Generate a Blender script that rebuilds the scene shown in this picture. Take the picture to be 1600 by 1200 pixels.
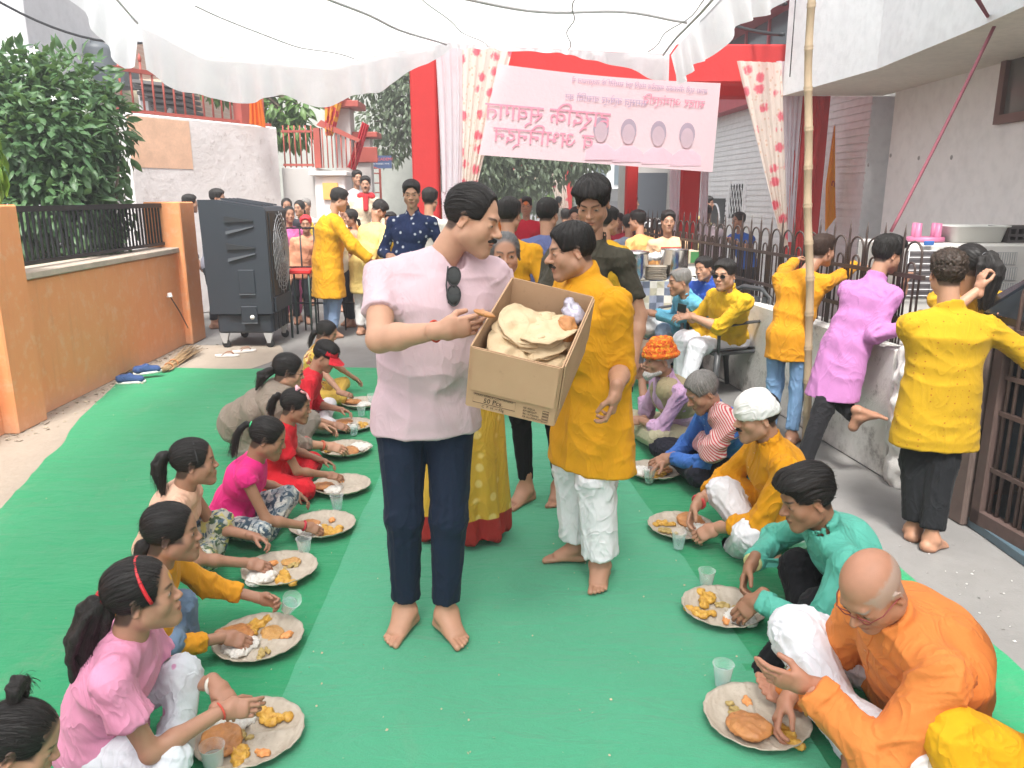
import bpy, math, random
import numpy as np
from mathutils import Vector, Matrix
random.seed(7); RNG = np.random.default_rng(11)
for o in list(bpy.data.objects): bpy.data.objects.remove(o)
SC = bpy.context.scene
COL = SC.collection
# ------------------------------------------------------------------ camera
FPX = 1202.0; CAMH = 1.65; PITCH = math.radians(13.65)
cam = bpy.data.cameras.new('camera'); cam_ob = bpy.data.objects.new('camera', cam); COL.objects.link(cam_ob)
cam.sensor_width = 36.0; cam.lens = FPX / 1600 * 36.0; cam.clip_start = 0.05; cam.clip_end = 400
cam_ob.location = (0, 0, CAMH); cam_ob.rotation_euler = (math.pi / 2 - PITCH, 0, 0)
SC.camera = cam_ob
# ------------------------------------------------------------------ sky, sun, exposure
SUN_EL, SUN_AZ = math.radians(60), math.radians(184)      # azimuth measured from +Y towards +X
w = bpy.data.worlds.new('World'); SC.world = w; w.use_nodes = True
nt = w.node_tree; bg = nt.nodes['Background']
sky = nt.nodes.new('ShaderNodeTexSky'); sky.sky_type = 'NISHITA'; sky.sun_disc = False
sky.sun_elevation = SUN_EL; sky.sun_rotation = SUN_AZ; sky.air_density = 1.0; sky.dust_density = 4.0; sky.ozone_density = 1.0
hs = nt.nodes.new('ShaderNodeHueSaturation'); hs.inputs['Saturation'].default_value = 0.22; hs.inputs['Value'].default_value = 1.0
nt.links.new(sky.outputs[0], hs.inputs['Color']); nt.links.new(hs.outputs[0], bg.inputs[0]); bg.inputs[1].default_value = 0.15
sl = bpy.data.lights.new('sun', 'SUN'); sl.energy = 2.5; sl.angle = math.radians(12); sl.color = (1.0, 0.965, 0.91)
sun = bpy.data.objects.new('sun', sl); COL.objects.link(sun)
sd = Vector((math.sin(SUN_AZ) * math.cos(SUN_EL), math.cos(SUN_AZ) * math.cos(SUN_EL), math.sin(SUN_EL)))
sun.rotation_euler = sd.to_track_quat('Z', 'Y').to_euler(); sun.location = (0, 0, 12)
vs = SC.view_settings; vs.view_transform = 'Standard'; vs.look = 'None'; vs.gamma = 1.0; vs.use_curve_mapping = False; vs.exposure = 1.3
SC.cycles.use_denoising = True; SC.cycles.max_bounces = 8; SC.cycles.transparent_max_bounces = 16
SC.cycles.diffuse_bounces = 4; SC.cycles.sample_clamp_indirect = 6.0; SC.cycles.caustics_reflective = False; SC.cycles.caustics_refractive = False
# ------------------------------------------------------------------ pixel -> place (photo pixels, 1600 x 1200)
CP, SP = math.cos(PITCH), math.sin(PITCH)
CAMP = np.array([0, 0, CAMH])
def V(*a): return np.array(a[0] if len(a) == 1 else a, float)
def nrm(v): v = np.asarray(v, float); return v / (np.linalg.norm(v) + 1e-12)
def ray(px, py):
    a, b = (px - 800) / FPX, (py - 600) / FPX
    return V(a, CP - b * SP, -SP - b * CP)
def G(px, py, z=0.0):
    d = ray(px, py); return CAMP + d * ((z - CAMH) / d[2])
def D(px, py, y):
    d = ray(px, py); return CAMP + d * (y / d[1])
def AX(px, py, x):
    d = ray(px, py); return CAMP + d * (x / d[0])
def pix(p):
    q = np.asarray(p, float) - CAMP; z = q[1] * CP - q[2] * SP
    return (800 + FPX * q[0] / z, 600 - FPX * (q[1] * SP + q[2] * CP) / z)
def az(deg):
    a = math.radians(deg); return V(math.sin(a), math.cos(a), 0)      # 0 = away from the camera, 90 = +X
UP = V(0, 0, 1)
# ------------------------------------------------------------------ noise
def _hash(ix, iy, iz, seed):
    h = (ix.astype(np.int64) * 374761393 + iy.astype(np.int64) * 668265263 + iz.astype(np.int64) * 2147483647 + seed * 974634777) & 0xffffffff
    h = ((h ^ (h >> 13)) * 1274126177) & 0xffffffff
    return ((h ^ (h >> 16)) & 0xffff) / 65535.0
def vnoise(p, seed=0):
    i = np.floor(p); f = p - i; f = f * f * (3 - 2 * f); i = i.astype(np.int64)
    x, y, z = i[..., 0], i[..., 1], i[..., 2]; fx, fy, fz = f[..., 0], f[..., 1], f[..., 2]
    r = 0
    for a in (0, 1):
        for b in (0, 1):
            for c in (0, 1):
                r = r + _hash(x + a, y + b, z + c, seed) * (fx if a else 1 - fx) * (fy if b else 1 - fy) * (fz if c else 1 - fz)
    return r
# ------------------------------------------------------------------ mesh objects
def mesh_obj(name, verts, faces, mat=None, parent=None, smooth=True, base=None, col=None, mats=None, midx=None):
    me = bpy.data.meshes.new(name)
    v = np.asarray(verts, float)
    if base is not None: v = v - np.asarray(base)
    if isinstance(faces, np.ndarray):
        n, k = faces.shape
        me.vertices.add(len(v)); me.vertices.foreach_set('co', v.astype(np.float32).ravel())
        me.loops.add(n * k); me.loops.foreach_set('vertex_index', faces.astype(np.int32).ravel())
        me.polygons.add(n); me.polygons.foreach_set('loop_start', np.arange(0, n * k, k, dtype=np.int32))
        me.update(calc_edges=True); me.validate()
    else:
        me.from_pydata(v.tolist(), [], faces); me.update()
    if mats:
        for m in mats: me.materials.append(m)
        if midx is not None: me.polygons.foreach_set('material_index', np.asarray(midx, np.int32))
    elif mat is not None: me.materials.append(mat)
    if smooth: me.polygons.foreach_set('use_smooth', np.ones(len(me.polygons), bool))
    if col is not None:
        a = me.color_attributes.new('Col', 'FLOAT_COLOR', 'POINT')
        c = np.ones((len(v), 4), np.float32); c[:, :3] = col; a.data.foreach_set('color', c.ravel())
    o = bpy.data.objects.new(name, me); COL.objects.link(o)
    if parent is not None: o.parent = parent
    return o
def tag(o, label, cat, group=None, kind=None):
    if label: o['label'] = label
    if cat: o['category'] = cat
    if group: o['group'] = group
    if kind: o['kind'] = kind
    return o
def empty(name, loc, label, cat, group=None, rz=0.0):
    o = bpy.data.objects.new(name, None); COL.objects.link(o); o.location = tuple(loc); o.rotation_euler = (0, 0, rz); o.empty_display_size = 0.1
    return tag(o, label, cat, group)
def copy_tree(o, parent=None):
    c = o.copy(); COL.objects.link(c)
    if parent is not None: c.parent = parent
    for ch in list(o.children): copy_tree(ch, c)
    return c
class MB:
    """collects simple shapes; build() links them as one mesh"""
    def __init__(s): s.v = []; s.f = []; s.sm = []
    def add(s, v, f, smooth=False):
        n = len(s.v); s.v += [tuple(map(float, p)) for p in v]; s.f += [tuple(i + n for i in q) for q in f]; s.sm += [smooth] * len(f); return s
    def box(s, lo, hi, M=None, bev=0.0):
        lo, hi = V(lo), V(hi); lo, hi = np.minimum(lo, hi), np.maximum(lo, hi)
        if bev <= 0:
            v = [V(x, y, z) for x in (lo[0], hi[0]) for y in (lo[1], hi[1]) for z in (lo[2], hi[2])]
            f = [(0, 1, 3, 2), (4, 6, 7, 5), (0, 4, 5, 1), (2, 3, 7, 6), (0, 2, 6, 4), (1, 5, 7, 3)]
        else:
            b = min(bev, *( (hi - lo) / 2.01)); v = []; idx = {}
            for cx in (0, 1):
                for cy in (0, 1):
                    for cz in (0, 1):
                        c = V(hi[0] if cx else lo[0], hi[1] if cy else lo[1], hi[2] if cz else lo[2]); sg = V(1 - 2 * cx, 1 - 2 * cy, 1 - 2 * cz) * b
                        for a in range(3):
                            p = c + sg; p[a] = c[a]; idx[(cx, cy, cz, a)] = len(v); v.append(p)
            f = []
            for a in range(3):
                o = [i for i in range(3) if i != a]
                for e in (0, 1):
                    q = []
                    for (m, n) in ((0, 0), (1, 0), (1, 1), (0, 1)):
                        k = [0, 0, 0]; k[a] = e; k[o[0]] = m; k[o[1]] = n; q.append(idx[(*k, a)])
                    f.append(tuple(q))
            for a in range(3):
                o = [i for i in range(3) if i != a]
                for m in (0, 1):
                    for n in (0, 1):
                        k0 = [0, 0, 0]; k0[o[0]] = m; k0[o[1]] = n; k1 = list(k0); k1[a] = 1
                        f.append((idx[(*k0, o[0])], idx[(*k1, o[0])], idx[(*k1, o[1])], idx[(*k0, o[1])]))
            for cx in (0, 1):
                for cy in (0, 1):
                    for cz in (0, 1): f.append(tuple(idx[(cx, cy, cz, a)] for a in range(3)))
            v = np.array(v); ctr = (lo + hi) / 2; ff = []
            for q in f:
                p = v[list(q)]; n_ = np.cross(p[1] - p[0], p[2] - p[0])
                ff.append(q if np.dot(n_, p.mean(0) - ctr) > 0 else tuple(reversed(q)))
            f = ff
        if M is not None: v = [M @ V(p) if M.shape == (3, 3) else (M @ np.append(V(p), 1))[:3] for p in v]
        return s.add(v, f)
    def tube(s, pts, r, n=8, caps=True, smooth=True, flat=1.0, closed=False):
        pts = [V(p) for p in pts]; m = len(pts); rs = list(r) if hasattr(r, '__len__') else [r] * m; v = []; ref = None
        for i, p in enumerate(pts):
            if closed: t = nrm(pts[(i + 1) % m] - pts[i - 1])
            else: t = nrm(pts[min(i + 1, m - 1)] - pts[max(i - 1, 0)])
            if ref is None: ref = V(0, 0, 1) if abs(t[2]) < 0.9 else V(1, 0, 0)
            a = nrm(np.cross(t, ref)); b = np.cross(a, t); ref = b
            for k in range(n):
                th = 2 * math.pi * k / n; v.append(p + rs[i] * (a * math.cos(th) + b * math.sin(th) * flat))
        f = []
        for i in range(m if closed else m - 1):
            j = (i + 1) % m
            for k in range(n): f.append((i * n + k, i * n + (k + 1) % n, j * n + (k + 1) % n, j * n + k))
        if caps and not closed:
            f.append(tuple(range(n))[::-1]); f.append(tuple((m - 1) * n + k for k in range(n)))
        return s.add(v, f, smooth)
    def lathe(s, prof, c=(0, 0, 0), n=24, smooth=True, axis=None):
        """prof: list of (r, z)"""
        c = V(c); v = []; f = []
        for (r, z) in prof:
            for k in range(n):
                th = 2 * math.pi * k / n; v.append(c + V(r * math.cos(th), r * math.sin(th), z))
        for i in range(len(prof) - 1):
            for k in range(n): f.append((i * n + k, i * n + (k + 1) % n, (i + 1) * n + (k + 1) % n, (i + 1) * n + k))
        return s.add(v, f, smooth)
    def prism(s, poly, h0, h1, M=None):
        """2D polygon (x,z) extruded along y from h0 to h1; M 4x4 optional"""
        n = len(poly); v = [V(x, h0, z) for x, z in poly] + [V(x, h1, z) for x, z in poly]
        f = [tuple(range(n)), tuple(range(2 * n - 1, n - 1, -1))] + [(i, i + n, (i + 1) % n + n, (i + 1) % n) for i in range(n)]
        if M is not None: v = [(M @ np.append(p, 1))[:3] for p in v]
        return s.add(v, f)
    def grid(s, fn, nu, nv, smooth=True):
        v = [fn(i / nu, j / nv) for j in range(nv + 1) for i in range(nu + 1)]
        f = [(j * (nu + 1) + i, j * (nu + 1) + i + 1, (j + 1) * (nu + 1) + i + 1, (j + 1) * (nu + 1) + i) for j in range(nv) for i in range(nu)]
        return s.add(v, f, smooth)
    def build(s, name, mat, parent=None, base=None):
        o = mesh_obj(name, s.v, s.f, mat, parent, smooth=False, base=base)
        o.data.polygons.foreach_set('use_smooth', np.array(s.sm, bool)); return o
def T4(loc=(0, 0, 0), rz=0.0, rx=0.0, ry=0.0):
    return np.array(Matrix.Translation(Vector(loc)) @ Matrix.Rotation(rz, 4, 'Z') @ Matrix.Rotation(rx, 4, 'X') @ Matrix.Rotation(ry, 4, 'Y'))
# ------------------------------------------------------------------ materials
class NT:
    def __init__(s, name):
        s.m = bpy.data.materials.new(name); s.m.use_nodes = True; s.t = s.m.node_tree; s.t.nodes.clear()
        s.out = s.t.nodes.new('ShaderNodeOutputMaterial'); s.b = s.n('ShaderNodeBsdfPrincipled'); s.l(s.b.outputs[0], s.out.inputs[0])
    def n(s, t, **kw):
        x = s.t.nodes.new(t)
        for k, v in kw.items():
            if k.startswith('i_'): x.inputs[k[2:].replace('_', ' ')].default_value = v
            else: setattr(x, k, v)
        return x
    def l(s, a, b): s.t.links.new(a, b)
    def co(s, scale=(1, 1, 1), rot=(0, 0, 0), kind='Object'):
        tc = s.n('ShaderNodeTexCoord'); mp = s.n('ShaderNodeMapping'); mp.inputs['Scale'].default_value = scale; mp.inputs['Rotation'].default_value = rot
        s.l(tc.outputs[kind], mp.inputs[0]); return mp.outputs[0]
    def noise(s, vec, scale, detail=4, rough=0.55, dist=0.0):
        x = s.n('ShaderNodeTexNoise'); x.inputs['Scale'].default_value = scale; x.inputs['Detail'].default_value = detail
        x.inputs['Roughness'].default_value = rough; x.inputs['Distortion'].default_value = dist
        s.l(vec, x.inputs['Vector']); return x.outputs['Fac']
    def ramp(s, fac, stops, interp='LINEAR'):
        r = s.n('ShaderNodeValToRGB'); r.color_ramp.interpolation = interp; e = r.color_ramp.elements
        while len(e) < len(stops): e.new(0.5)
        for i, (p, c) in enumerate(stops):
            e[i].position = p; e[i].color = (*c, 1) if hasattr(c, '__len__') else (c, c, c, 1)
        s.l(fac, r.inputs[0]); return r.outputs[0]
    def mix(s, fac, a, b, mode='MIX'):
        x = s.n('ShaderNodeMix'); x.data_type = 'RGBA'; x.blend_type = mode
        for sock, v in ((x.inputs[0], fac), (x.inputs[6], a), (x.inputs[7], b)):
            if hasattr(v, 'node'): s.l(v, sock)
            elif hasattr(v, '__len__'): sock.default_value = (*v[:3], 1)
            else: sock.default_value = v
        return x.outputs[2]
    def math(s, op, a, b=0.0, c=None):
        x = s.n('ShaderNodeMath'); x.operation = op
        for i, v in enumerate((a, b) if c is None else (a, b, c)):
            if hasattr(v, 'node'): s.l(v, x.inputs[i])
            else: x.inputs[i].default_value = v
        return x.outputs[0]
    def bump(s, h, strength=0.3, dist=0.01, normal=None):
        x = s.n('ShaderNodeBump'); x.inputs['Strength'].default_value = strength; x.inputs['Distance'].default_value = dist
        s.l(h, x.inputs['Height'])
        if normal is not None: s.l(normal, x.inputs['Normal'])
        return x.outputs[0]
    def set(s, col=None, rough=None, metal=None, normal=None, **kw):
        for k, v in (('Base Color', col), ('Roughness', rough), ('Metallic', metal), ('Normal', normal)):
            if v is None: continue
            if hasattr(v, 'node'): s.l(v, s.b.inputs[k])
            elif hasattr(v, '__len__'): s.b.inputs[k].default_value = (*v[:3], 1)
            else: s.b.inputs[k].default_value = v
        for k, v in kw.items(): s.b.inputs[k.replace('_', ' ')].default_value = v
        return s
def plain(name, col, rough=0.6, metal=0.0, var=0.12, scale=6.0, bump=0.1, bscale=60, bdist=0.004, spec=0.5):
    t = NT(name); v = t.co(); f = t.noise(v, scale, 5)
    c = t.mix(f, tuple(x * (1 - var) for x in col), tuple(min(1, x * (1 + var)) for x in col))
    t.set(c, rough, metal, t.bump(t.noise(v, bscale, 3), bump, bdist) if bump else None, Specular_IOR_Level=spec); return t.m
_cl = {}
def cloth(col, name=None, weave=True, rough=0.85, pattern=None, sheen=0.04, crease=1.0):
    key = (tuple(col), name, rough)
    if key in _cl: return _cl[key]
    t = NT(name or 'cloth'); v = t.co()
    f = t.noise(v, 9, 5, 0.6); c = t.mix(f, tuple(x * 0.88 for x in col), tuple(min(1, x * 1.1) for x in col))
    if pattern: c = pattern(t, v, c)
    n1 = t.bump(t.noise(t.co((1, 1, .45), (.4, .3, 0)), 34, 5, 0.6, .8), 0.30, 0.008)
    cr = t.math('POWER', t.math('SUBTRACT', 1.0, t.math('ABSOLUTE', t.math('SUBTRACT', t.math('MULTIPLY', t.noise(t.co((1.1, 1, .6), (.5, .2, .3)), 7.5, 2, .5, 1.6), 2.0), 1.0))), 7.0)
    n1 = t.bump(cr, 0.40 * crease, 0.011, n1); n2 = t.bump(t.noise(v, 900, 1), 0.15, 0.001, n1)
    t.set(c, rough, 0, n2, Sheen_Weight=sheen, Specular_IOR_Level=0.18); _cl[key] = t.m; return t.m
def attr_mat(name, rough, spec=0.5, bump=0.1, bscale=300, sss=0.0):
    t = NT(name); a = t.n('ShaderNodeVertexColor'); a.layer_name = 'Col'; v = t.co()
    c = t.mix(t.noise(v, 35, 4), (0.86, 0.86, 0.86), (1.08, 1.06, 1.05)); c2 = t.mix(1.0, a.outputs[0], c, 'MULTIPLY')
    t.set(c2, rough, 0, t.bump(t.noise(v, bscale, 2), bump, 0.002), Specular_IOR_Level=spec)
    if sss:
        t.b.inputs['Subsurface Weight'].default_value = sss; t.b.inputs['Subsurface Radius'].default_value = (1, 0.35, 0.2); t.b.inputs['Subsurface Scale'].default_value = 0.006
    return t.m
# ------------------------------------------------------------------ implicit shapes -> meshes
class RC:
    """tapered capsule a->b, elliptical along u by su, cut by half spaces (point, normal)"""
    def __init__(s, a, b, ra, rb, u=None, su=1.0, k=0.03, cuts=(), kind='limb', sub=False):
        s.a, s.b, s.ra, s.rb, s.su, s.k, s.cuts, s.kind, s.sub = V(a), V(b), ra, rb, su, k, cuts, kind, sub
        s.u = None if u is None or su == 1.0 else nrm(u)
        r = max(ra, rb) * max(1, su) + 0.01
        s.lo = np.minimum(s.a, s.b) - r; s.hi = np.maximum(s.a, s.b) + r
    def ev(s, X, Y, Z):
        a = s.a; ba = s.b - a; L2 = ba @ ba + 1e-12
        x, y, z = X - a[0], Y - a[1], Z - a[2]
        t = np.clip((x * ba[0] + y * ba[1] + z * ba[2]) / L2, 0, 1)
        x = x - t * ba[0]; y = y - t * ba[1]; z = z - t * ba[2]
        if s.u is not None:
            q = (x * s.u[0] + y * s.u[1] + z * s.u[2]) * (1 - 1 / s.su)
            x = x - q * s.u[0]; y = y - q * s.u[1]; z = z - q * s.u[2]
        d = np.sqrt(x * x + y * y + z * z) - (s.ra + (s.rb - s.ra) * t)
        for (p, n) in s.cuts: d = np.maximum(d, (X - p[0]) * n[0] + (Y - p[1]) * n[1] + (Z - p[2]) * n[2])
        return d
class EL:
    def __init__(s, c, r, R=None, k=0.02, sub=False, cuts=(), kind='blob'):
        s.c, s.r, s.R, s.k, s.sub, s.cuts, s.kind = V(c), V(r), R, k, sub, cuts, kind
        m = max(r) if R is not None else np.array(r); s.lo = s.c - m - 0.01; s.hi = s.c + m + 0.01
    def ev(s, X, Y, Z):
        x, y, z = X - s.c[0], Y - s.c[1], Z - s.c[2]
        if s.R is not None:
            R = s.R; x, y, z = (x * R[0, i] + y * R[1, i] + z * R[2, i] for i in range(3))
        r = s.r; k0 = np.sqrt((x / r[0]) ** 2 + (y / r[1]) ** 2 + (z / r[2]) ** 2)
        k1 = np.sqrt((x / r[0] ** 2) ** 2 + (y / r[1] ** 2) ** 2 + (z / r[2] ** 2) ** 2) + 1e-9
        d = np.where(k0 < 1e-4, -min(r), k0 * (k0 - 1) / k1)
        for (p, n) in s.cuts: d = np.maximum(d, (X - p[0]) * n[0] + (Y - p[1]) * n[1] + (Z - p[2]) * n[2])
        return d
class FN:
    def __init__(s, fn, lo, hi, k=0.005, sub=False): s.fn, s.lo, s.hi, s.k, s.sub, s.kind = fn, V(lo), V(hi), k, sub, 'fn'
    def ev(s, X, Y, Z): return s.fn(X, Y, Z)
_CO = [(0, 0, 0), (1, 0, 0), (0, 1, 0), (1, 1, 0), (0, 0, 1), (1, 0, 1), (0, 1, 1), (1, 1, 1)]
_ED = [(0, 1), (2, 3), (4, 5), (6, 7), (0, 2), (1, 3), (4, 6), (5, 7), (0, 4), (1, 5), (2, 6), (3, 7)]
def nets(d, lo, h):
    s = d < 0; c = np.zeros(tuple(n - 1 for n in d.shape), np.uint8); nx, ny, nz = c.shape
    for (i, j, k) in _CO: c += s[i:i + nx, j:j + ny, k:k + nz]
    act = (c > 0) & (c < 8); idx = np.argwhere(act)
    if len(idx) == 0: return np.zeros((0, 3)), np.zeros((0, 4), int)
    vid = np.full(c.shape, -1, np.int32); vid[act] = np.arange(len(idx))
    vals = [d[idx[:, 0] + o[0], idx[:, 1] + o[1], idx[:, 2] + o[2]] for o in _CO]
    acc = np.zeros((len(idx), 3)); n = np.zeros(len(idx))
    for a, b in _ED:
        va, vb = vals[a], vals[b]; m = (va < 0) != (vb < 0); t = np.where(m, va / np.where(m, va - vb, 1), 0)
        A = V(_CO[a]); B = V(_CO[b]); acc += (A + t[:, None] * (B - A)) * m[:, None]; n += m
    v = lo + (idx + acc / n[:, None]) * h; F = []
    for ax in range(3):
        o1, o2 = [(1, 2), (2, 0), (0, 1)][ax]
        s0 = [slice(1, None)] * 3; s0[ax] = slice(0, -1); s1 = [slice(1, None)] * 3; s1[ax] = slice(1, None)
        e0, e1 = s[tuple(s0)], s[tuple(s1)]; m = np.argwhere(e0 != e1)
        if len(m) == 0: continue
        sg = e0[m[:, 0], m[:, 1], m[:, 2]]; b = m + 1; b[:, ax] -= 1
        def cell(p, q):
            x = b.copy(); x[:, o1] -= p; x[:, o2] -= q
            ok = (x < np.array(c.shape)).all(1) & (x >= 0).all(1); r = np.full(len(x), -1); r[ok] = vid[x[ok, 0], x[ok, 1], x[ok, 2]]; return r
        q = np.stack([cell(1, 1), cell(0, 1), cell(0, 0), cell(1, 0)], 1); q[~sg] = q[~sg][:, ::-1]
        F.append(q[(q >= 0).all(1)])
    return v, np.concatenate(F)
def mesh_prims(prims, h, post=None):
    pos = [p for p in prims if not p.sub]
    lo = np.min([p.lo for p in pos], 0) - 2 * h; hi = np.max([p.hi for p in pos], 0) + 2 * h
    n = np.ceil((hi - lo) / h).astype(int) + 1; d = np.full(tuple(n), 1.0, np.float32)
    ax = [lo[i] + h * np.arange(n[i]) for i in range(3)]
    for p in prims:
        m = p.k + 2 * h; i0 = np.maximum(0, np.floor((p.lo - m - lo) / h).astype(int)); i1 = np.minimum(n, np.ceil((p.hi + m - lo) / h).astype(int) + 1)
        if (i1 <= i0).any(): continue
        sl = tuple(slice(a, b) for a, b in zip(i0, i1))
        e = p.ev(ax[0][sl[0]][:, None, None], ax[1][sl[1]][None, :, None], ax[2][sl[2]][None, None, :]).astype(np.float32)
        a = d[sl]; k = max(p.k, 1e-4)
        if p.sub:
            t = np.clip(0.5 - 0.5 * (a + e) / k, 0, 1); d[sl] = a + (-e - a) * t + k * t * (1 - t)
        else:
            t = np.clip(0.5 + 0.5 * (a - e) / k, 0, 1); d[sl] = a + (e - a) * t - k * t * (1 - t)
    if post is not None: d = post(d, ax[0][:, None, None], ax[1][None, :, None], ax[2][None, None, :]).astype(np.float32)
    return nets(d, lo, h)
def vnormals(v, f):
    n = np.zeros_like(v); fn = np.cross(v[f[:, 2]] - v[f[:, 0]], v[f[:, 3]] - v[f[:, 1]])
    for i in range(4): np.add.at(n, f[:, i], fn)
    return n / (np.linalg.norm(n, axis=1, keepdims=True) + 1e-12)
def wrinkle(v, f, prims, amp, seed, vert=1.0):
    if len(v) == 0: return v
    N = vnormals(v, f); best = np.full(len(v), 9.0); ti = np.zeros(len(v)); pid = np.zeros(len(v), int)
    rcs = [p for p in prims if isinstance(p, RC) and not p.sub]
    for i, p in enumerate(rcs):
        e = p.ev(v[:, 0], v[:, 1], v[:, 2]); m = e < best; best[m] = e[m]; pid[m] = i
    disp = np.zeros(len(v))
    for i, p in enumerate(rcs):
        m = pid == i
        if not m.any(): continue
        q = v[m]; ba = p.b - p.a; L = np.linalg.norm(ba); t = ((q - p.a) @ ba) / (L * L + 1e-9)
        wv = vnoise(q * 4, seed + 3)
        if p.kind in ('limb', 'leg'):
            e1 = nrm(np.cross(ba, V(0.31, 0.52, 0.8))); e2 = nrm(np.cross(ba, e1)); rr = q - p.a - t[:, None] * ba
            th = np.arctan2(rr @ e2, rr @ e1); w = 0.40 + 1.15 * np.exp(-((t - 1) / 0.28) ** 2) + 0.95 * np.exp(-(t / 0.28) ** 2)
            s = t * L; c_, s_ = np.cos(th), np.sin(th)
            n1 = vnoise(np.stack([s * 17 + 1.9 * np.sin(th + seed + i) + wv, c_ * .9 + i, s_ * .9 + seed], 1), seed + i)
            n2 = vnoise(np.stack([s * 36 + 3.0 * np.sin(th + 2.1 * seed) + 2 * wv, c_ * 1.3 + i, s_ * 1.3], 1), seed + 7 + i)
            d_ = w * (((1 - np.abs(2 * n1 - 1)) ** 1.7 - .45) * 1.1 + .35 * ((1 - np.abs(2 * n2 - 1)) ** 2 - .35))
            if p.kind == 'leg': n3 = vnoise(np.stack([c_ * 2.6 + wv, s_ * 2.6 + i, s * 2.2], 1), seed + 17); d_ = .6 * d_ + .9 * ((1 - np.abs(2 * n3 - 1)) ** 1.5 - .5)
            disp[m] = d_
        else:
            w1 = wv[:, None]
            n1 = vnoise(q * V(11, 11, 2.2) + w1 * 1.8, seed + 1); n2 = vnoise(np.stack([q[:, 0] * 6 + q[:, 2] * 7, q[:, 1] * 6 - q[:, 2] * 6, q[:, 2] * 13], 1) + w1 * 2.4, seed + 2); n3 = vnoise(q * 24 + w1, seed + 5)
            disp[m] = 1.1 * vert * ((1 - np.abs(2 * n1 - 1)) ** 1.4 - 0.5) + 0.75 * ((1 - np.abs(2 * n2 - 1)) ** 2.0 - 0.4) + 0.15 * (n3 - 0.5)
    return v + N * (disp * amp)[:, None]
def mjoin(parts):
    """[(v, f, col)] -> one v, f, col"""
    vs, fs, cs, n = [], [], [], 0
    for v, f, c in parts:
        if len(v) == 0: continue
        vs.append(v); fs.append(f + n); cs.append(np.broadcast_to(np.asarray(c, float), (len(v), 3))); n += len(v)
    return np.concatenate(vs), np.concatenate(fs), np.concatenate(cs)
def ik(a, c, l1, l2, hint):
    a, c = V(a), V(c); d = np.linalg.norm(c - a); n = nrm(c - a); dm = min(d, (l1 + l2) * 0.995); dm = max(dm, abs(l1 - l2) + 0.01)
    x = (l1 * l1 - l2 * l2 + dm * dm) / (2 * dm); y = math.sqrt(max(0, l1 * l1 - x * x))
    h = V(hint) - n * (n @ V(hint)); return a + n * x + nrm(h) * y, a + n * dm
def sstep(a, b, x): t = np.clip((x - a) / (b - a), 0, 1); return t * t * (3 - 2 * t)
SKIN = attr_mat('skin', 0.52, 0.42, 0.12, 260, 0.06)
HAIRM = {}
def hair_mat(c):
    if c not in HAIRM:
        t = NT('hair'); a = t.n('ShaderNodeVertexColor'); a.layer_name = 'Col'; n = t.noise(a.outputs[0], 1.0, 4, .65)
        t.set(t.mix(t.ramp(n, [(.3, 0.0), (.7, 1.0)]), tuple(x * 0.45 for x in c), tuple(x * 1.9 + .004 for x in c)), 0.5, 0, t.bump(n, 0.9, 0.005), Specular_IOR_Level=0.35); HAIRM[c] = t.m
    return HAIRM[c]
BLACKH = (0.013, 0.011, 0.010)
def frame_head(yaw, pitch, roll):
    F = az(yaw); R = np.cross(F, UP); p = math.radians(pitch); F2 = F * math.cos(p) - UP * math.sin(p); U2 = np.cross(R, F2)
    r = math.radians(roll); R2 = R * math.cos(r) + U2 * math.sin(r); U3 = np.cross(R2, F2); return np.stack([R2, F2, U3], 1)   # columns
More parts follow.
